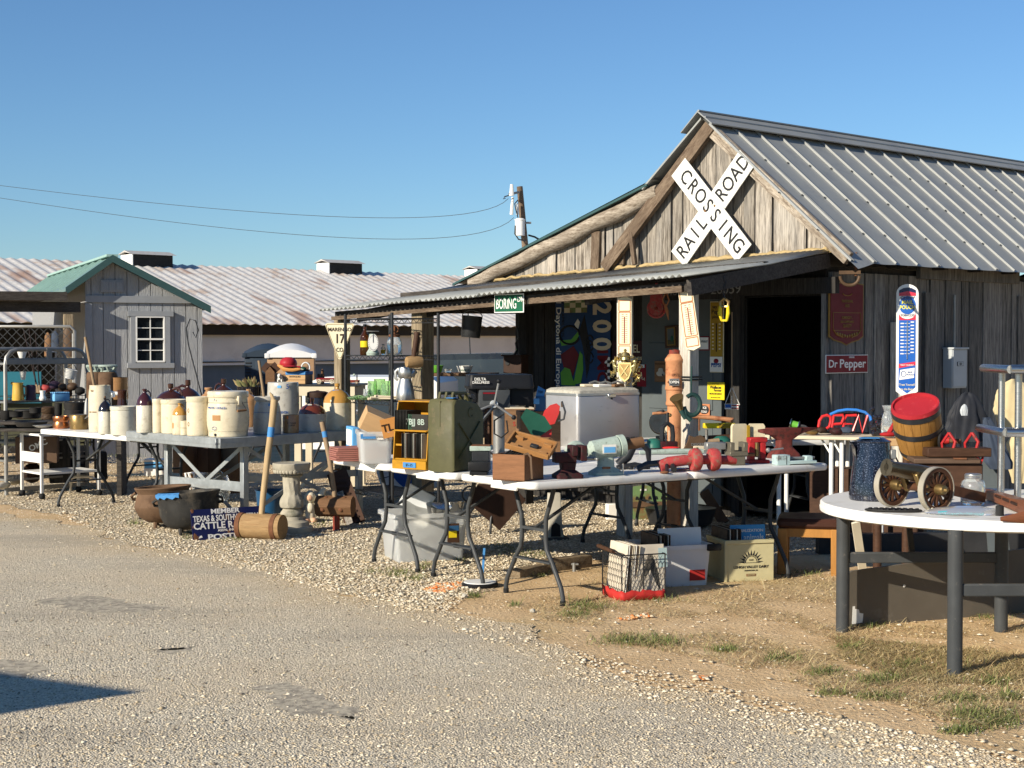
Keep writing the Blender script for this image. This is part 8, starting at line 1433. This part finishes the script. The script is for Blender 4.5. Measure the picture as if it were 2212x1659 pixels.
records(lo(P,R(20),.02,.16),R(20),8,0,.0115,.27,.33,['record_pale','paper_white','record_brown','paper_cream'],'record sleeve leaning in the chicken wire basket',.012,6)
o=thing('record','pale album sleeve with a dark figure at the front of the wire basket','record',lo(P,R(20),.015,.0,.014),0,'vinyl records in the basket and boxes',rot=(R(-5),0,R(20))); b=B(); b.box('record_pale',(Wb*.60,.018,.165),(.225,.005,.32),.001); b.out('sleeve',o); b=B(); b.prism('leg_grey',[(.10,.02),(.13,.14),(.18,.26),(.21,.26),(.25,.14),(.26,.02),(.22,.1),(.19,.17),(.15,.1)],.002,.0155); b.box('blue_metal',(.28,.016,.24),(.06,.002,.12)); b.out('cover_print',o)
P=g('S7',1180,938); s=pm('S7',P); W=.42; H=300*s; t=thing('record_tub','translucent plastic tub of records with black handles, middle box under the table','tub',P+Vector((-.03,0,0)),R(18)); tub(t,W,.34,H,'frost_plastic',top=1.1); b=B()
for sx in(-.22,.24):b.box('black_plastic',(sx,-.03,H-.02),(.10,.03,.045),.01)
b.box('black_plastic',(.30,.17,H-.03),(.03,.12,.04),.008); b.out('handle',t); b=B(); b.box('ink_red',(.13,-.009,.07),(.11,.003,.07)); b.out('sticker',t)
records(lo(P,R(18),-.17,.17),R(18),8,0,.013,.28,.315,['record_brown','plate_dark','record_pale','deep_brown'],'record sleeve standing in the translucent tub',.02)
o=thing('record','big pale blank sleeve leaning forward in the translucent tub','record',lo(P,R(18),.0,.10,.03),0,'vinyl records in the basket and boxes',rot=(R(-10),0,R(18))); b=B(); b.box('clear_film',(.04,0,.17),(.31,.008,.34)); b.out('sleeve',o)
P=g('S7',1487,907); s=pm('S7',P); W=375*s; H=300*s; t=thing('dairy_crate','cream wooden Lehigh Valley Dairy crate full of records','crate',P,R(14)); Dd=.33
for c,d in(((W/2,.006,H/2),(W,.012,H)),((W/2,Dd,H/2),(W,.012,H)),((.006,Dd/2,H/2),(.012,Dd-.012,H)),((W-.006,Dd/2,H/2),(.012,Dd-.012,H)),((W/2,Dd/2,.006),(W-.024,Dd-.012,.012))):b=B(); b.box('crate_cream',c,d,.001); b.out('side_panel',t)
b=B()
for a_,c_ in(((0,0),(W,0)),((0,0),(0,Dd))):b.bar('crate_cream',(*a_,H-.01),(*c_,H-.01),.02,.026,bev=.003)
b.bar('crate_cream',(0,0,0),(0,0,H),.02,.02,bev=.003); b.out('rim',t)
b=B(); sx_,sz_=W*.53,H*.45; b.tube('ink_black',[(p_[0],-.001,p_[2])for p_ in arc((sx_,0,sz_),(.042,.045),0,180,14)],.0022,4)
for i in range(11):a=R(4+172*i/10); u=Vector((math.cos(a),0,math.sin(a))); v=Vector((-u.z,0,u.x)); c=Vector((sx_,-.0015,sz_)); b.add([c+u*.05+v*.007,c+u*.088,c+u*.05-v*.007],[[0,1,2]],'ink_black')
b.bar('ink_black',(sx_-.055,-.0015,sz_),(sx_+.055,-.0015,sz_),.002); b.box('crate_wood',(sx_,-.001,H*.15),(W*.2,.002,H*.06)); b.out('sun_emblem',t); text('LEHIGH VALLEY DAIRY',H*.085,'ink_black',t,(sx_,-.0015,H*.345),bold=.02,sx=1.05); text('ALLENTOWN, PA',H*.045,'ink_black',t,(sx_,-.0015,H*.26),bold=.015); text('REGISTERED',H*.035,'crate_cream',t,(sx_,-.003,H*.15)); text('VALLEY',H*.035,'ink_black',t,(sx_,-.0015,sz_+.018),bold=.02)
records(lo(P,R(14),.022,.17),R(14),9,0,.0125,.28,.315,['record_brown','plate_dark','record_pale','deep_brown'],'record sleeve standing at the left in the dairy crate',.03)
o=thing('record','bright blue album the animals standing in the dairy crate','record',lo(P,R(14),.07,.05,.03),0,'vinyl records in the basket and boxes',rot=(R(-6),0,R(14))); b=B(); b.box('record_blue',(.12,0,.175),(.25,.006,.33)); b.out('sleeve',o); text('ANIMALIZATION',.026,'paper_white',o,(.12,-.005,.30),bold=.02,fit=.22); text('the animals',.062,'paper_white',o,(.12,-.005,.253),bold=.02,fit=.225)
# padded wooden stool
P=g('S7',2030,852); s=pm('S7',P); t=thing('wooden_stool','yellow brown wooden stool with a dark padded seat in deep shade','stool',P,R(-12)); h=400*s; w=.36
for x,y in((0,0),(w,0),(0,w),(w,w)):b=B(); b.box('gold_wood',(x-.12,y,h*.42),(.07,.07,h*.84),.004); b.out('leg',t)
for y in(0,w):b=B(); b.box('gold_wood',(w/2-.12,y,h*.78),(w,.04,.07)); b.out('rail',t)
b=B(); slab(b,'wax_seat',[(x+w/2-.12,y+w/2)for x,y in rrect(w*1.22,w*1.22,.04)],h*.84,h*1.02,.02); b.out('seat',t)
# ================================================================ ROUND TABLE AT THE RIGHT
ZQ=.75; RC=Vector((2.50,8.1,0)); RRD=.86
t=thing('round_table','round white folding table with grey legs at the right edge','table',RC,0); b=B(); b.lathe('white_plastic',[(RRD-.02,ZQ-.058),(RRD-.002,ZQ-.05),(RRD,ZQ-.03),(RRD-.003,ZQ-.026),(RRD-.003,ZQ-.008),(RRD-.012,ZQ),(.01,ZQ)],96); b.out('top',t)
for x0,x1,y in((1820,2162,1364),(2062,2440,1458)):
 A,C=g('D',x0,y),g('D',x1,y); A2,C2=A-RC,C-RC
 for q in(A2,C2):b=B(); b.cyl('leg_grey',(q.x,q.y,0),(q.x,q.y,ZQ-.05),.0365,n=20); b.out('leg',t)
 b=B(); b.bar('leg_grey',A2+Vector((.02,0,.41)),C2+Vector((0,0,.41)),.03,.06,bev=.006); b.out('crossbar',t)
 b=B(); m=(A2+C2)/2; b.bar('leg_dark',m+Vector((-.05,.02,.42)),m+Vector((.0,.35 if y<1400 else-.3,ZQ-.06)),.03,.03); b.out('brace',t)
def onr(x,y,w=0):return setv('S5',x,y,ZQ,w)
P,s=onr(557,1365,420); W=215*s; H=590*s; t=thing('coffee_boiler','large dark blue speckled enamel coffee pot on the round table','coffee pot',P)
n=N('speckle'); vo=n.noise(n.coords(),150,2,.6); c=n.ramp(vo,[(.55,(.005,.007,.016)),(.66,(.085,.10,.14))]); n.l(c,n.b.inputs['Base Color']); n.set(Roughness=.14,Coat_Weight=.5)
b=B(); b.lathe('speckle',[(W*.98,0),(W*1.02,.012),(W*1.02,.03),(W*.94,H*.35),(W*.82,H*.7),(W*.75,H*.93)],36); b.out('body',t); b=B(); b.lathe('speckle',[(W*.80,H*.925),(W*.80,H*.945),(W*.6,H*.975),(W*.5,H),(.01,H*1.0)],32); l_=b.out('lid',t); b=B(); b.box('tape_blue',(-.03,-.05,H*1.0),(.1,.05,.004)); b.out('price_tag',l_)
b=B(); b.ring([[(-W*.78,-.04,H*.62),(-W*.70,0,H*.60),(-W*.78,.04,H*.62)],[(-W*.86,-.045,H*.85),(-W*.7,0,H*.8),(-W*.86,.045,H*.85)],[(-W*.98,-.03,H*.93),(-W*.7,0,H*.93),(-W*.98,.03,H*.93)]],'speckle'); b.out('spout',t); b=B(); b.box('shelf_steel',(W*.80,-.05,H*.74),(.03,.02,.05),.004); b.tube('black_metal',[(W*.84,-.05,H*.74),(W*1.05,-.03,H*.62),(W*1.2,.02,H*.56)],.005,6); b.out('bail',t)
# toy cannon
P,s=onr(1185,1465); t=thing('model_cannon','wooden wheeled model field cannon with a brass barrel on the round table','cannon',P+Vector((-.01,.03,0)),R(-58)); Rw=212*s; gap=560*s
for k,x in((0,0),(1,-gap)):
 b=B(); yy=0
 cw=Vector((x,yy,Rw)); o3=lambda r,a,dx:tuple(cw+Vector((dx,r*math.cos(R(a)),r*math.sin(R(a)))))
 def band(b,m,r0,r1,x0,x1,n=40):b.ring([[o3(r_,360*j/n,dx)for r_,dx in((r0,x0),(r1,x0),(r1,x1),(r0,x1))]for j in range(n)],m,closed=True)
 band(b,'cart_wood',Rw*.78,Rw*.96,-.014,.014); w_=b.out('wheel',t); b=B(); band(b,'pale_iron' if 'pale_iron' in MATS else mk('pale_iron',(.42,.38,.30),.45,metal=.4,v=.2),Rw*.955,Rw,-.017,.017); b.out('tyre',w_)
 for j in range(12):b=B(); b.bar('cart_wood',o3(Rw*.15,30*j,0),o3(Rw*.76,30*j,0),.02,.017,bev=.003); b.out('spoke',w_)
 b=B(); b.tube('brass_dull',[tuple(cw+Vector((dx,0,0)))for dx in(-.04,.035,.055,.06,.075)],[Rw*.22,Rw*.25,Rw*.2,Rw*.1,Rw*.07],18); b.out('hub',w_)
b=B(); b.cyl('cart_wood',(-gap,.02,Rw),(0,.01,Rw),.022); b.bar('cart_wood',(-gap*.35,.0,Rw*1.2),(-gap*.3,.45,.04),.03,.05)
for x in(-.35,-.68):b.bar('brass_dull',(gap*x,-.03,Rw*1.65),(gap*x,.02,Rw*.8),.03,.03,bev=.004)
b.out('carriage',t); mk('bronze',(.16,.12,.07),.35,metal=.8,v=.2); b=B(); u=Vector((-.02,-.30,.055)).normalized(); c=Vector((-gap*.5,.02,Rw*1.62)); b.tube('bronze',[c-u*.18,c-u*.12,c,c+u*.16,c+u*.19,c+u*.205,c+u*.205,c+u*.15],[.02,.045,.045,.036,.042,.044,.018,.016],20); b.out('barrel',t)
# iron trivet, jar, bag, gun stock, small cap
P,s=onr(800,1478); t=thing('oval_trivet','flat oval black iron trivet on the front of the round table','trivet',P+Vector((0,.10,.004)),R(-12)); b=B(); W=268*s; b.lathe('cast_iron',[(W*.97,0),(W,.004),(W*.96,.009),(.01,.006)],40,sy=.38)
for k in range(9):b.tube('black_metal',[(-W*.8+k*W*.2,-.05*(1-abs(k-4)/5),.010),(-W*.75+k*W*.2,0,.013),(-W*.85+k*W*.2,.05*(1-abs(k-4)/5),.010)],.004,5)
b.out('plate',t); P,s=onr(1495,1400,220); W=113*s; H=290*s; t=thing('mason_jar','clear glass jar with a zinc screw lid on the round table','jar',P); b=B(); b.lathe('clear_glass',[(W*.9,0),(W,.01),(W,H*.6),(W*.9,H*.75),(W*.66,H*.83),(W*.64,H*.88),(W*.60,H*.88),(W*.62,H*.82),(W*.95,H*.58),(W*.95,.02),(.01,.012)],28); b.out('body',t); b=B(); b.lathe('aluminium',[(W*.68,H*.84),(W*.7,H*.88),(W*.67,H*.90),(W*.7,H*.93),(W*.68,H*.98),(W*.6,H),(.01,H)],26); b.out('lid',t)
P,s=onr(1420,1492); t=thing('teal_cord_bag','clear plastic bag of teal cord in front of the glass jar','bag',P+Vector((0,.05,0)),R(-8)); b=B(); r2=random.Random(6)
rows=[[(x,y_*w_+r2.uniform(-.006,.006),max(.001,z_+r2.uniform(-.006,.006)))for y_,z_ in((-1,.002),(-.7,h_),(0,h_*1.2),(.7,h_),(1,.002))]for x,w_,h_ in((-.18,.02,.012),(-.12,.06,.025),(-.02,.08,.032),(.08,.075,.034),(.15,.05,.03),(.19,.02,.015))]; b.ring(rows,'plastic_bag'); b.out('wrapper',t); b=B()
for i in range(14):b.tube('teal_cloth',[(-.12,-.05+.007*i,.012),(0,-.052+.0075*i,.022),(.10,-.045+.006*i,.014)],.006,5)
b.out('cord',t); A,C=g('S5',1600,1330,ZQ),g('S5',2080,1520,ZQ); t=thing('rifle_stock','slotted reddish wooden gun stock lying on the round table','gun stock',A,math.atan2(C.y-A.y,C.x-A.x)); L=(C-A).length; b=B(); b.ring([[(x,y*w_,z_)for y,z_ in((-1,.01),(1,.01),(1,h_),(-1,h_))]for x,w_,h_ in((0,.03,.05),(L*.4,.028,.06),(L*.7,.035,.065),(L*1.2,.05,.10))],'stock_wood'); b.out('stock',t)
for i in range(3):b=B(); b.box('deep_brown',(L*(.42+.17*i),-.031-.004*i,.048),(L*.12,.012,.014),.004); b.out('slot',t)
P,s=onr(1745,1495); b=B(); b.cyl('black_rubber',(0,0,0),(0,0,.045),.020); b.ball('black_rubber',(0,0,.045),(.02,.02,.008)); one(b,'black_stopper','small black rubber stopper on the table before the gun stock','stopper',P); P,s=onr(1990,1550); b=B(); b.tube('stock_wood',[(-.12,0,.012),(0,0,.02),(.3,.05,.05)],[.01,.03,.06],8,flat=.5); one(b,'butt_plate','second flat wooden piece at the right edge of the round table','gun stock',P); P,s=onr(1105,1465); b=B(); b.ball('plaster',(0,0,.012),(.018,.014,.014)); one(b,'plaster_scrap','tiny white scrap under the cannon wheel','scrap',P)
# stainless shelf standing on the table
A,C=g('S5',1540,1240,ZQ),Vector((3.3,8.05,ZQ)); t=thing('steel_shelf','two tier stainless steel counter shelf on round posts','shelf',(A.x,8.25,0),0); zf=lambda y:dp('S5',1700,y,8.0).z
for y,xl in((130,-.10),(720,-.12)):
 z=zf(y); b=B(); b.box('stainless',(.42,.0,z-.005),(1.04,.46,.012),.003); b.tube('stainless',[(xl,-.23,z),(.94,-.23,z)],.024,10); b.tube('stainless',[(xl+.0,-.23,z),(xl-.01,-.2,z),(xl-.01,.2,z)],.022,10); b.out('shelf',t)
for x,y in((-.02,-.12),(.48,-.12),(-.02,.16),(.48,.16)):b=B(); b.cyl('stainless',(x,y,ZQ),(x,y,zf(130)),.0185,n=16); b.out('post',t)
# chest and barrel churn
P=g('S5',1290,1290,ZQ); s=pm('S5',P); t=thing('dark_chest','dark wooden chest under the barrel churn at the back of the round table','chest',P+Vector((0,.02,0)),R(-6)); Wc=600*s; Hc=330*s; b=B(); b.box('dark_wood',(0,.16,Hc*.42),(Wc,.32,Hc*.84),.006); b.out('body',t); b=B(); b.box('crate_dark' if 'crate_dark' in MATS else mk('crate_dark',(.095,.06,.04),.7,v=.3,st=(3,14,14),vs=4),(-.02,.14,Hc*.92),(Wc*1.02,.34,Hc*.14),.006); b.box('rust',(.05,-.02,Hc*1.0),(.07,.03,.008)); b.out('lid',t)
zc=ZQ+Hc; c=dp('S5',985,690,8.85); s=pm('S5',c); Rb=225*s; Hb=500*s; t=thing('barrel_churn','tilted wooden barrel butter churn with a red lid and black hoops','barrel',c,0,rot=(R(24),R(-14),0))
prof=[(Rb*.80,-Hb/2),(Rb*.90,-Hb*.25),(Rb*.985,0),(Rb*.985,Hb*.3),(Rb*.95,Hb/2)]; nst=18; b=B(); b.lathe('deep_brown',[(r*.96,z*.93)for r,z in prof],36,caps=(1,1)); b.out('core',t)
for k in range(nst):
 b=B(); a0,a1=2*math.pi*(k+.02)/nst,2*math.pi*(k+.98)/nst; b.ring([[(r*q*math.cos(a),r*q*math.sin(a),z)for q,a in((.95,a0),(1,a0),(1.004,(a0+a1)/2),(1,a1),(.95,a1))]for r,z in prof],'barrel_wood'); b.out('stave',t)
for z0,z1 in((.36,.47),(.0,.10),(-.44,-.36)):
 rf_=lambda z:float(np.interp(z,[q[1]/Hb for q in prof],[q[0]for q in prof])); b=B(); b.lathe('black_metal',[(rf_(z0)*1.005,Hb*z0),(rf_(z0)*1.025,Hb*z0),(rf_(z1)*1.025,Hb*z1),(rf_(z1)*1.005,Hb*z1)],40,caps=(0,0)); b.out('hoop',t)
b=B(); b.lathe('barrel_red',[(Rb*.97,Hb*.45),(Rb*1.0,Hb*.47),(Rb*.97,Hb*.545),(Rb*.90,Hb*.545),(Rb*.88,Hb*.50),(.001,Hb*.50)],40); b.out('lid',t)
a=R(-38); u=Vector((math.cos(a),math.sin(a),0)); v=Vector((-u.y,u.x,0)); cz=Vector((0,0,-Hb*.18)); b=B(); b.tube('cast_iron',[u*Rb*.95+cz,u*Rb*1.03+cz],[Rb*.5,Rb*.46],22); b.tube('red_paint',[u*Rb*1.0+cz,u*Rb*1.3+cz],[.03,.018],12); b.cyl('rust',u*Rb*1.3+cz,u*Rb*1.75+cz,.014); b.out('axle',t)
b=B(); e=Vector((.03,0,0)); P0=c+Vector((Rb*.95,-.16,-.08)); t2=thing('churn_stand','red iron bearing stand holding the barrel churn axle','stand',P0)
for dx in(0,.13):b=B(); b.tube('vise_red',[(dx,0,.07),(dx+.03,-.02,.02),(dx+.01,-.02,-.05),(dx+.05,-.01,-.10),(dx+.07,0,zc+.03-P0.z)],.009,7); b.tube('vise_red',[(dx,0,.07),(dx-.04,.0,.01),(dx-.03,0,-.06),(dx-.07,0,zc+.03-P0.z)],.008,7); b.out('bracket',t2)
b=B(); b.box('dark_wood',(.05,.02,zc+.028-P0.z),(.36,.12,.05),.004); b.out('plank',t2)
# brown skirt board, leaning lath, kerb timber, iron chair legs under the table
A,C=g('S8',620,1142),g('S8',1720,1052); d=(C-A); L=d.length*1.55; rzb=math.atan2(d.y,d.x); t=thing('skirt_board','long dark brown board on edge on the dirt under the round table','board',A,rzb); b=B(); b.prism('board_brown',[(0.005,0),(L,0),(L,.40),(.03,.315),(.005,.30)],.018,0); b.out('board',t); b=B(); b.prism('white_paint',[(.03,.015),(.10,.02),(.105,.07),(.08,.075),(.075,.095),(.05,.10),(.05,.115),(.035,.115)],.001,-.0012); b.out('torn_label',t); b=B(); b.ball('white_paint',(.38,-.002,.21),(.009,.004,.009),8,5); b.out('screw',t)
A,C=g('S8',790,940),dp('S8',680,380,9.3); b=B(); b.bar('plaster',A+Vector((0,.1,-.02)),C,.05,.014,up=(0,-1,0)); one(b,'leaning_lath','pale lath leaning behind the left leg of the round table','lath')
A,C=g('S8',700,615),g('S8',1900,590); b=B(); b.bar('leg_dark',A+Vector((-.3,.05,.07)),C+Vector((.8,.05,.07)),.1,.16,bev=.006); one(b,'kerb_timber','long black kerb timber between gravel and dirt behind the round table','timber')
t=thing('iron_chair','thin legged iron chair standing behind the round table','chair',g('S8',1580,605)+Vector((0,.1,0)),0); k=0
for x0,x1,m in((-.11,-.05,'shelf_steel'),(-.04,-.08,'black_metal'),(.0,.02,'black_metal'),(.1,.05,'black_metal'),(.12,.09,'shelf_steel')):b=B(); b.cyl(m,(x0,.03*k,0),(x1,0,.62),.011,n=8); b.out('leg',t); k+=1
b=B(); b.box('black_metal',(0,.05,.62),(.32,.3,.03),.006); b.out('seat',t)
# counter with neon sign by the barn wall
ZN=.845; YN=12.45; A,C=dp('S3',820,1552,YN),dp('S3',2200,1570,YN-.35); rn=math.atan2(C.y-A.y,C.x-A.x); t=thing('shop_counter','long narrow white topped table by the barn door with the neon sign on it','table',(A.x,A.y,0),rn); L=(C-A).length
b=B(); b.box('paper_cream',(L/2,.22,A.z-.02),(L,.5,.028),.006); b.out('top',t)
for x in(.12,L*.52,L*.60,L-.1):b=B(); b.cyl('white_paint',(x,.04,0),(x,.04,A.z-.03),.018,n=10); b.cyl('white_paint',(x,.4,0),(x,.4,A.z-.03),.018,n=10); b.bar('white_paint',(x,.05,A.z-.16),(x-.08,.05,A.z-.03),.014); b.out('leg',t)
for x in(.6,1.0):b=B(); b.box('dark_wood',(x,.3,.3),(.5,.3,.55),.004); one(b,'dark_box',('dark brown box in the shade under the counter by the door','second dark box in the shade under the counter, to the right')[x>.8],'box',(A.x,A.y,0),rn)
def poly3(pts,dy=0):return[dp('S3',x,y,12.5+dy)for x,y in pts]
c0=dp('S3',1680,1500,12.5); t=thing('neon_sign','unlit red and blue neon OPEN sign leaning on the counter','neon sign',c0); off=c0
def nt(m,pts,nm,r=.012,closed=False,dy=0):b=B(); b.tube(m,[p-off for p in poly3(pts,dy)],r,8,closed); b.out(nm,t)
el=lambda cx,cy,rx,ry,a0,a1,n=16:[(cx+rx*math.cos(R(a0+(a1-a0)*i/n)),cy-ry*math.sin(R(a0+(a1-a0)*i/n)))for i in range(n+1)]
nt('neon_blue',[(1960,1450),(1945,1370),(1890,1320),(1800,1296),(1700,1292),(1600,1308),(1520,1345)],'blue_arc'); nt('neon_red',[(1400,1478),(1410,1410),(1440,1365),(1490,1350),(1525,1368),(1530,1410),(1515,1470),(1480,1495),(1430,1495)],'letter_o'); nt('neon_red',[(1540,1480),(1560,1355),(1655,1350),(1665,1380),(1640,1440),(1550,1448)],'letter_p'); nt('neon_red',[(1800,1352),(1690,1355),(1670,1440),(1760,1442),(1668,1444),(1650,1520)],'letter_e'); nt('neon_red',[(1760,1520),(1820,1350),(1860,1530),(1920,1345)],'letter_n')
b=B(); p=[q-off for q in poly3([(1420,1530),(1440,1350),(1900,1330),(1930,1540)],.05)]; b.tube('black_plastic',p,.008,6,True); b.out('frame',t)
c=dp('S3',1145,1450,12.45); s=pm('S3',c); t=thing('fishing_reel','chrome and green fishing reel on the counter','reel',c,R(25),rot=(0,R(15),R(-15))); b=B(); b.tube('chrome',[(-.035,0,0),(-.03,0,0)],60*s,20); b.tube('chrome',[(.03,0,0),(.035,0,0)],56*s,20); b.tube('ink_black',[(.035,0,0),(.04,0,0)],52*s,20); b.out('side_plate',t); b=B(); b.tube('bike_green',[(-.03,0,0),(.03,0,0)],38*s,16); b.out('spool',t); b=B(); b.tube('black_metal',[(.045,0,0),(.09,-.02,.01),(.12,-.02,-.015)],[.02,.012,.02],8); b.out('crank',t)
r2=random.Random(12); LB=['knobbly dark brown root left of the fishing reel','small brown shell just right of the fishing reel','tan horn shaped shell in the middle of the counter','dark lump behind the tan shell on the counter','dark brown cap below the neon letters','blue grey cap in front of the neon letters','mottled stone at the left end of the counter']
for(x,y,r,m),lab in zip(((950,1535,40,'deep_brown'),(1110,1530,42,'leather_brown'),(1330,1520,55,'brass_dull'),(1430,1505,50,'deep_brown'),(1590,1520,60,'maroon'),(1690,1510,55,'navy_canvas'),(1035,1528,22,'crate_wood')),LB):c=dp('S3',x,y,12.42); s=pm('S3',c); b=B(); b.rock(m,(0,0,0),(r*s*1.3,r*s,r*s*.7),x,.14); one(b,'curio',lab,'curio',c)
c=dp('S5',700,725,12.2); s=pm('S5',c); b=B(); W=65*s; b.lathe('clear_glass',[(W*.9,0),(W,W),(W*.8,W*2.4),(W*.5,W*3.2),(W*.85,W*4),(W*.8,W*4),(W*.42,W*3.2),(W*.7,W*2.4),(W*.9,W),(.01,.02)],16); one(b,'glass_vase','dimpled clear glass vase left of the barrel churn','vase',c); c=dp('S5',615,640,12.3); b=B(); b.box('black_glaze',(0,0,-.10),(.05,.04,.12)); bb=thing('bead_bunch','bunch of shiny black beads right of the neon sign','beads',c); b.out('stem',bb)
for _ in range(26):b=B(); b.ball('black_glaze',(r2.uniform(-.05,.05),r2.uniform(-.03,.03),r2.uniform(-.11,.13)),.022,7,5); b.out('bead',bb)
b=B(); c=dp('S5',745,735,10.6); b.tube('vise_red',[(-.03,0,.0),(0,0,.05),(.04,0,.12)],.016,7); b.ball('vise_red',(-.03,0,0),(.06,.04,.018)); one(b,'red_tool','small red iron tool just left of the barrel churn','tool',c); b=B(); b.box('cardboard',(0,0,-.05),(.3,.2,.05),.004); b.cyl('dark_wood',(-.1,0,-.07),(-.1,0,-c.z),.03); b.cyl('dark_wood',(.1,0,-.07),(.1,0,-c.z),.03); one(b,'plant_stand','brown wooden stand under the small red iron tool','stand',c)
# covered furniture against the side wall
def drape(name,lab,cat,m,K,cx,y0,y1,Y,w,prof,folds,seed,lean=0.,dz=.45):
 r_=random.Random(seed); c0,c1=dp(K,cx,y1,Y),dp(K,cx,y0,Y); H=c1.z-c0.z; W=w*pm(K,c0)/2; ph=[r_.uniform(0,6.28)for _ in range(9)]; rings=[]; n=72; N_=22
 for i in range(N_+1):
  t_=i/N_; r0=float(np.interp(t_,[q[0]for q in prof],[q[1]for q in prof])); am=folds*(1-.75*t_); row=[]
  for j in range(n):
   a=2*math.pi*j/n; f=1+am*(math.sin(7*a+ph[0]+1.5*t_)*.6+math.sin(12*a+ph[1]-3*t_)*.5+math.sin(3*a+ph[2]+5*t_)*.5)+.03*math.sin(19*t_+5*a+ph[3])
   row.append((W*r0*f*math.cos(a)+lean*H*t_,W*dz*r0*f*math.sin(a),H*t_*(1+.03*math.sin(4*a+ph[4]))))
  rings.append(row)
 b=B(); b.ring(rings,m); return one(b,name,lab,cat,c0)
CV=[(0,.8),(.4,1),(.75,.85),(.92,.5),(1,.12)]
drape('canvas_cover','pale tan canvas cover over furniture behind the steel shelf','cover','tan_canvas','S5',1900,230,690,10.9,400,CV,.12,3,-.05); drape('canvas_cover','lower fold of tan canvas hanging below the steel shelf','cover','tan_canvas','S5',1930,740,1190,10.8,260,[(0,.5),(.3,.75),(.8,1),(1,.6)],.16,4)
drape('black_tarp','crumpled black tarpaulin behind the barrel churn','tarpaulin','dark_tarp','S5',1440,350,800,10.6,400,[(0,.9),(.5,.9),(.8,.62),(.95,.35),(1,.1)],.22,5); drape('silver_wrap','small silver grey plastic fold on the black tarpaulin','plastic sheet','box_grey','S5',1415,455,560,10.3,70,CV,.15,6)
drape('navy_umbrella','folded navy umbrella bundle leaning right of the dark chest','umbrella','navy_canvas','S5',1760,590,1060,10.2,250,[(0,.75),(.15,1),(.6,.7),(1,.3)],.2,7,-.3)
for i in range(4):A=dp('S5',1700+45*i,1250,10.15); C=dp('S5',1600+38*i,900,10.3); A.z-=.6; b=B(); b.bar('grey_blue_paint',A+(A-C)*.4,C,.05,.012,up=(0,-1,0)); one(b,'folded_slat',('leftmost','second','third','rightmost')[i]+' of the grey slats leaning below the navy umbrella','slat',(0,0,0),0,'grey slats leaning by the navy umbrella')
# pop-up canopy beyond the left edge of the frame, casting its corner on the road
tp=g('D',322,1496); hC_=2.2; k=hC_/math.tan(SUN_EL); c=tp-Vector((.743,.669,0))*k; ea,eb=(g('D',0,1432)-tp).normalized(),(g('D',0,1560)-tp).normalized(); t=thing('canopy_tent','dark square pop up canopy standing left of the road','canopy',(c.x,c.y,0)); b=B(); n=10; rows=[]
for i in range(n+1):
 r_=[]
 for j in range(n+1):u,v=i/n,j/n; sag=.55*(math.sin(math.pi*u)*.16*(1 if v in(0,1)else 0)); p=ea*3*u+eb*3*v; cc=ea*1.5+eb*1.5; inw=(math.sin(math.pi*u)*.16*((1-v)**6-v**6)); inw2=(math.sin(math.pi*v)*.16*((1-u)**6-u**6)); p=p+eb*inw+ea*inw2; h_=hC_+.2*min(1,2*min(u,v,1-u,1-v)); r_.append((p.x,p.y,h_))
 rows.append(r_)
vs=[p for r_ in rows for p in r_]; b.add(vs,[[i*(n+1)+j,(i+1)*(n+1)+j,(i+1)*(n+1)+j+1,i*(n+1)+j+1]for i in range(n)for j in range(n)],'navy_canvas'); b.out('top',t)
for u,v in((.06,.06),(.94,.06),(.06,.94),(.94,.94)):p=ea*3*u+eb*3*v; b=B(); b.cyl('shelf_steel',(p.x,p.y,0),(p.x,p.y,hC_+.05),.02); b.out('pole',t)
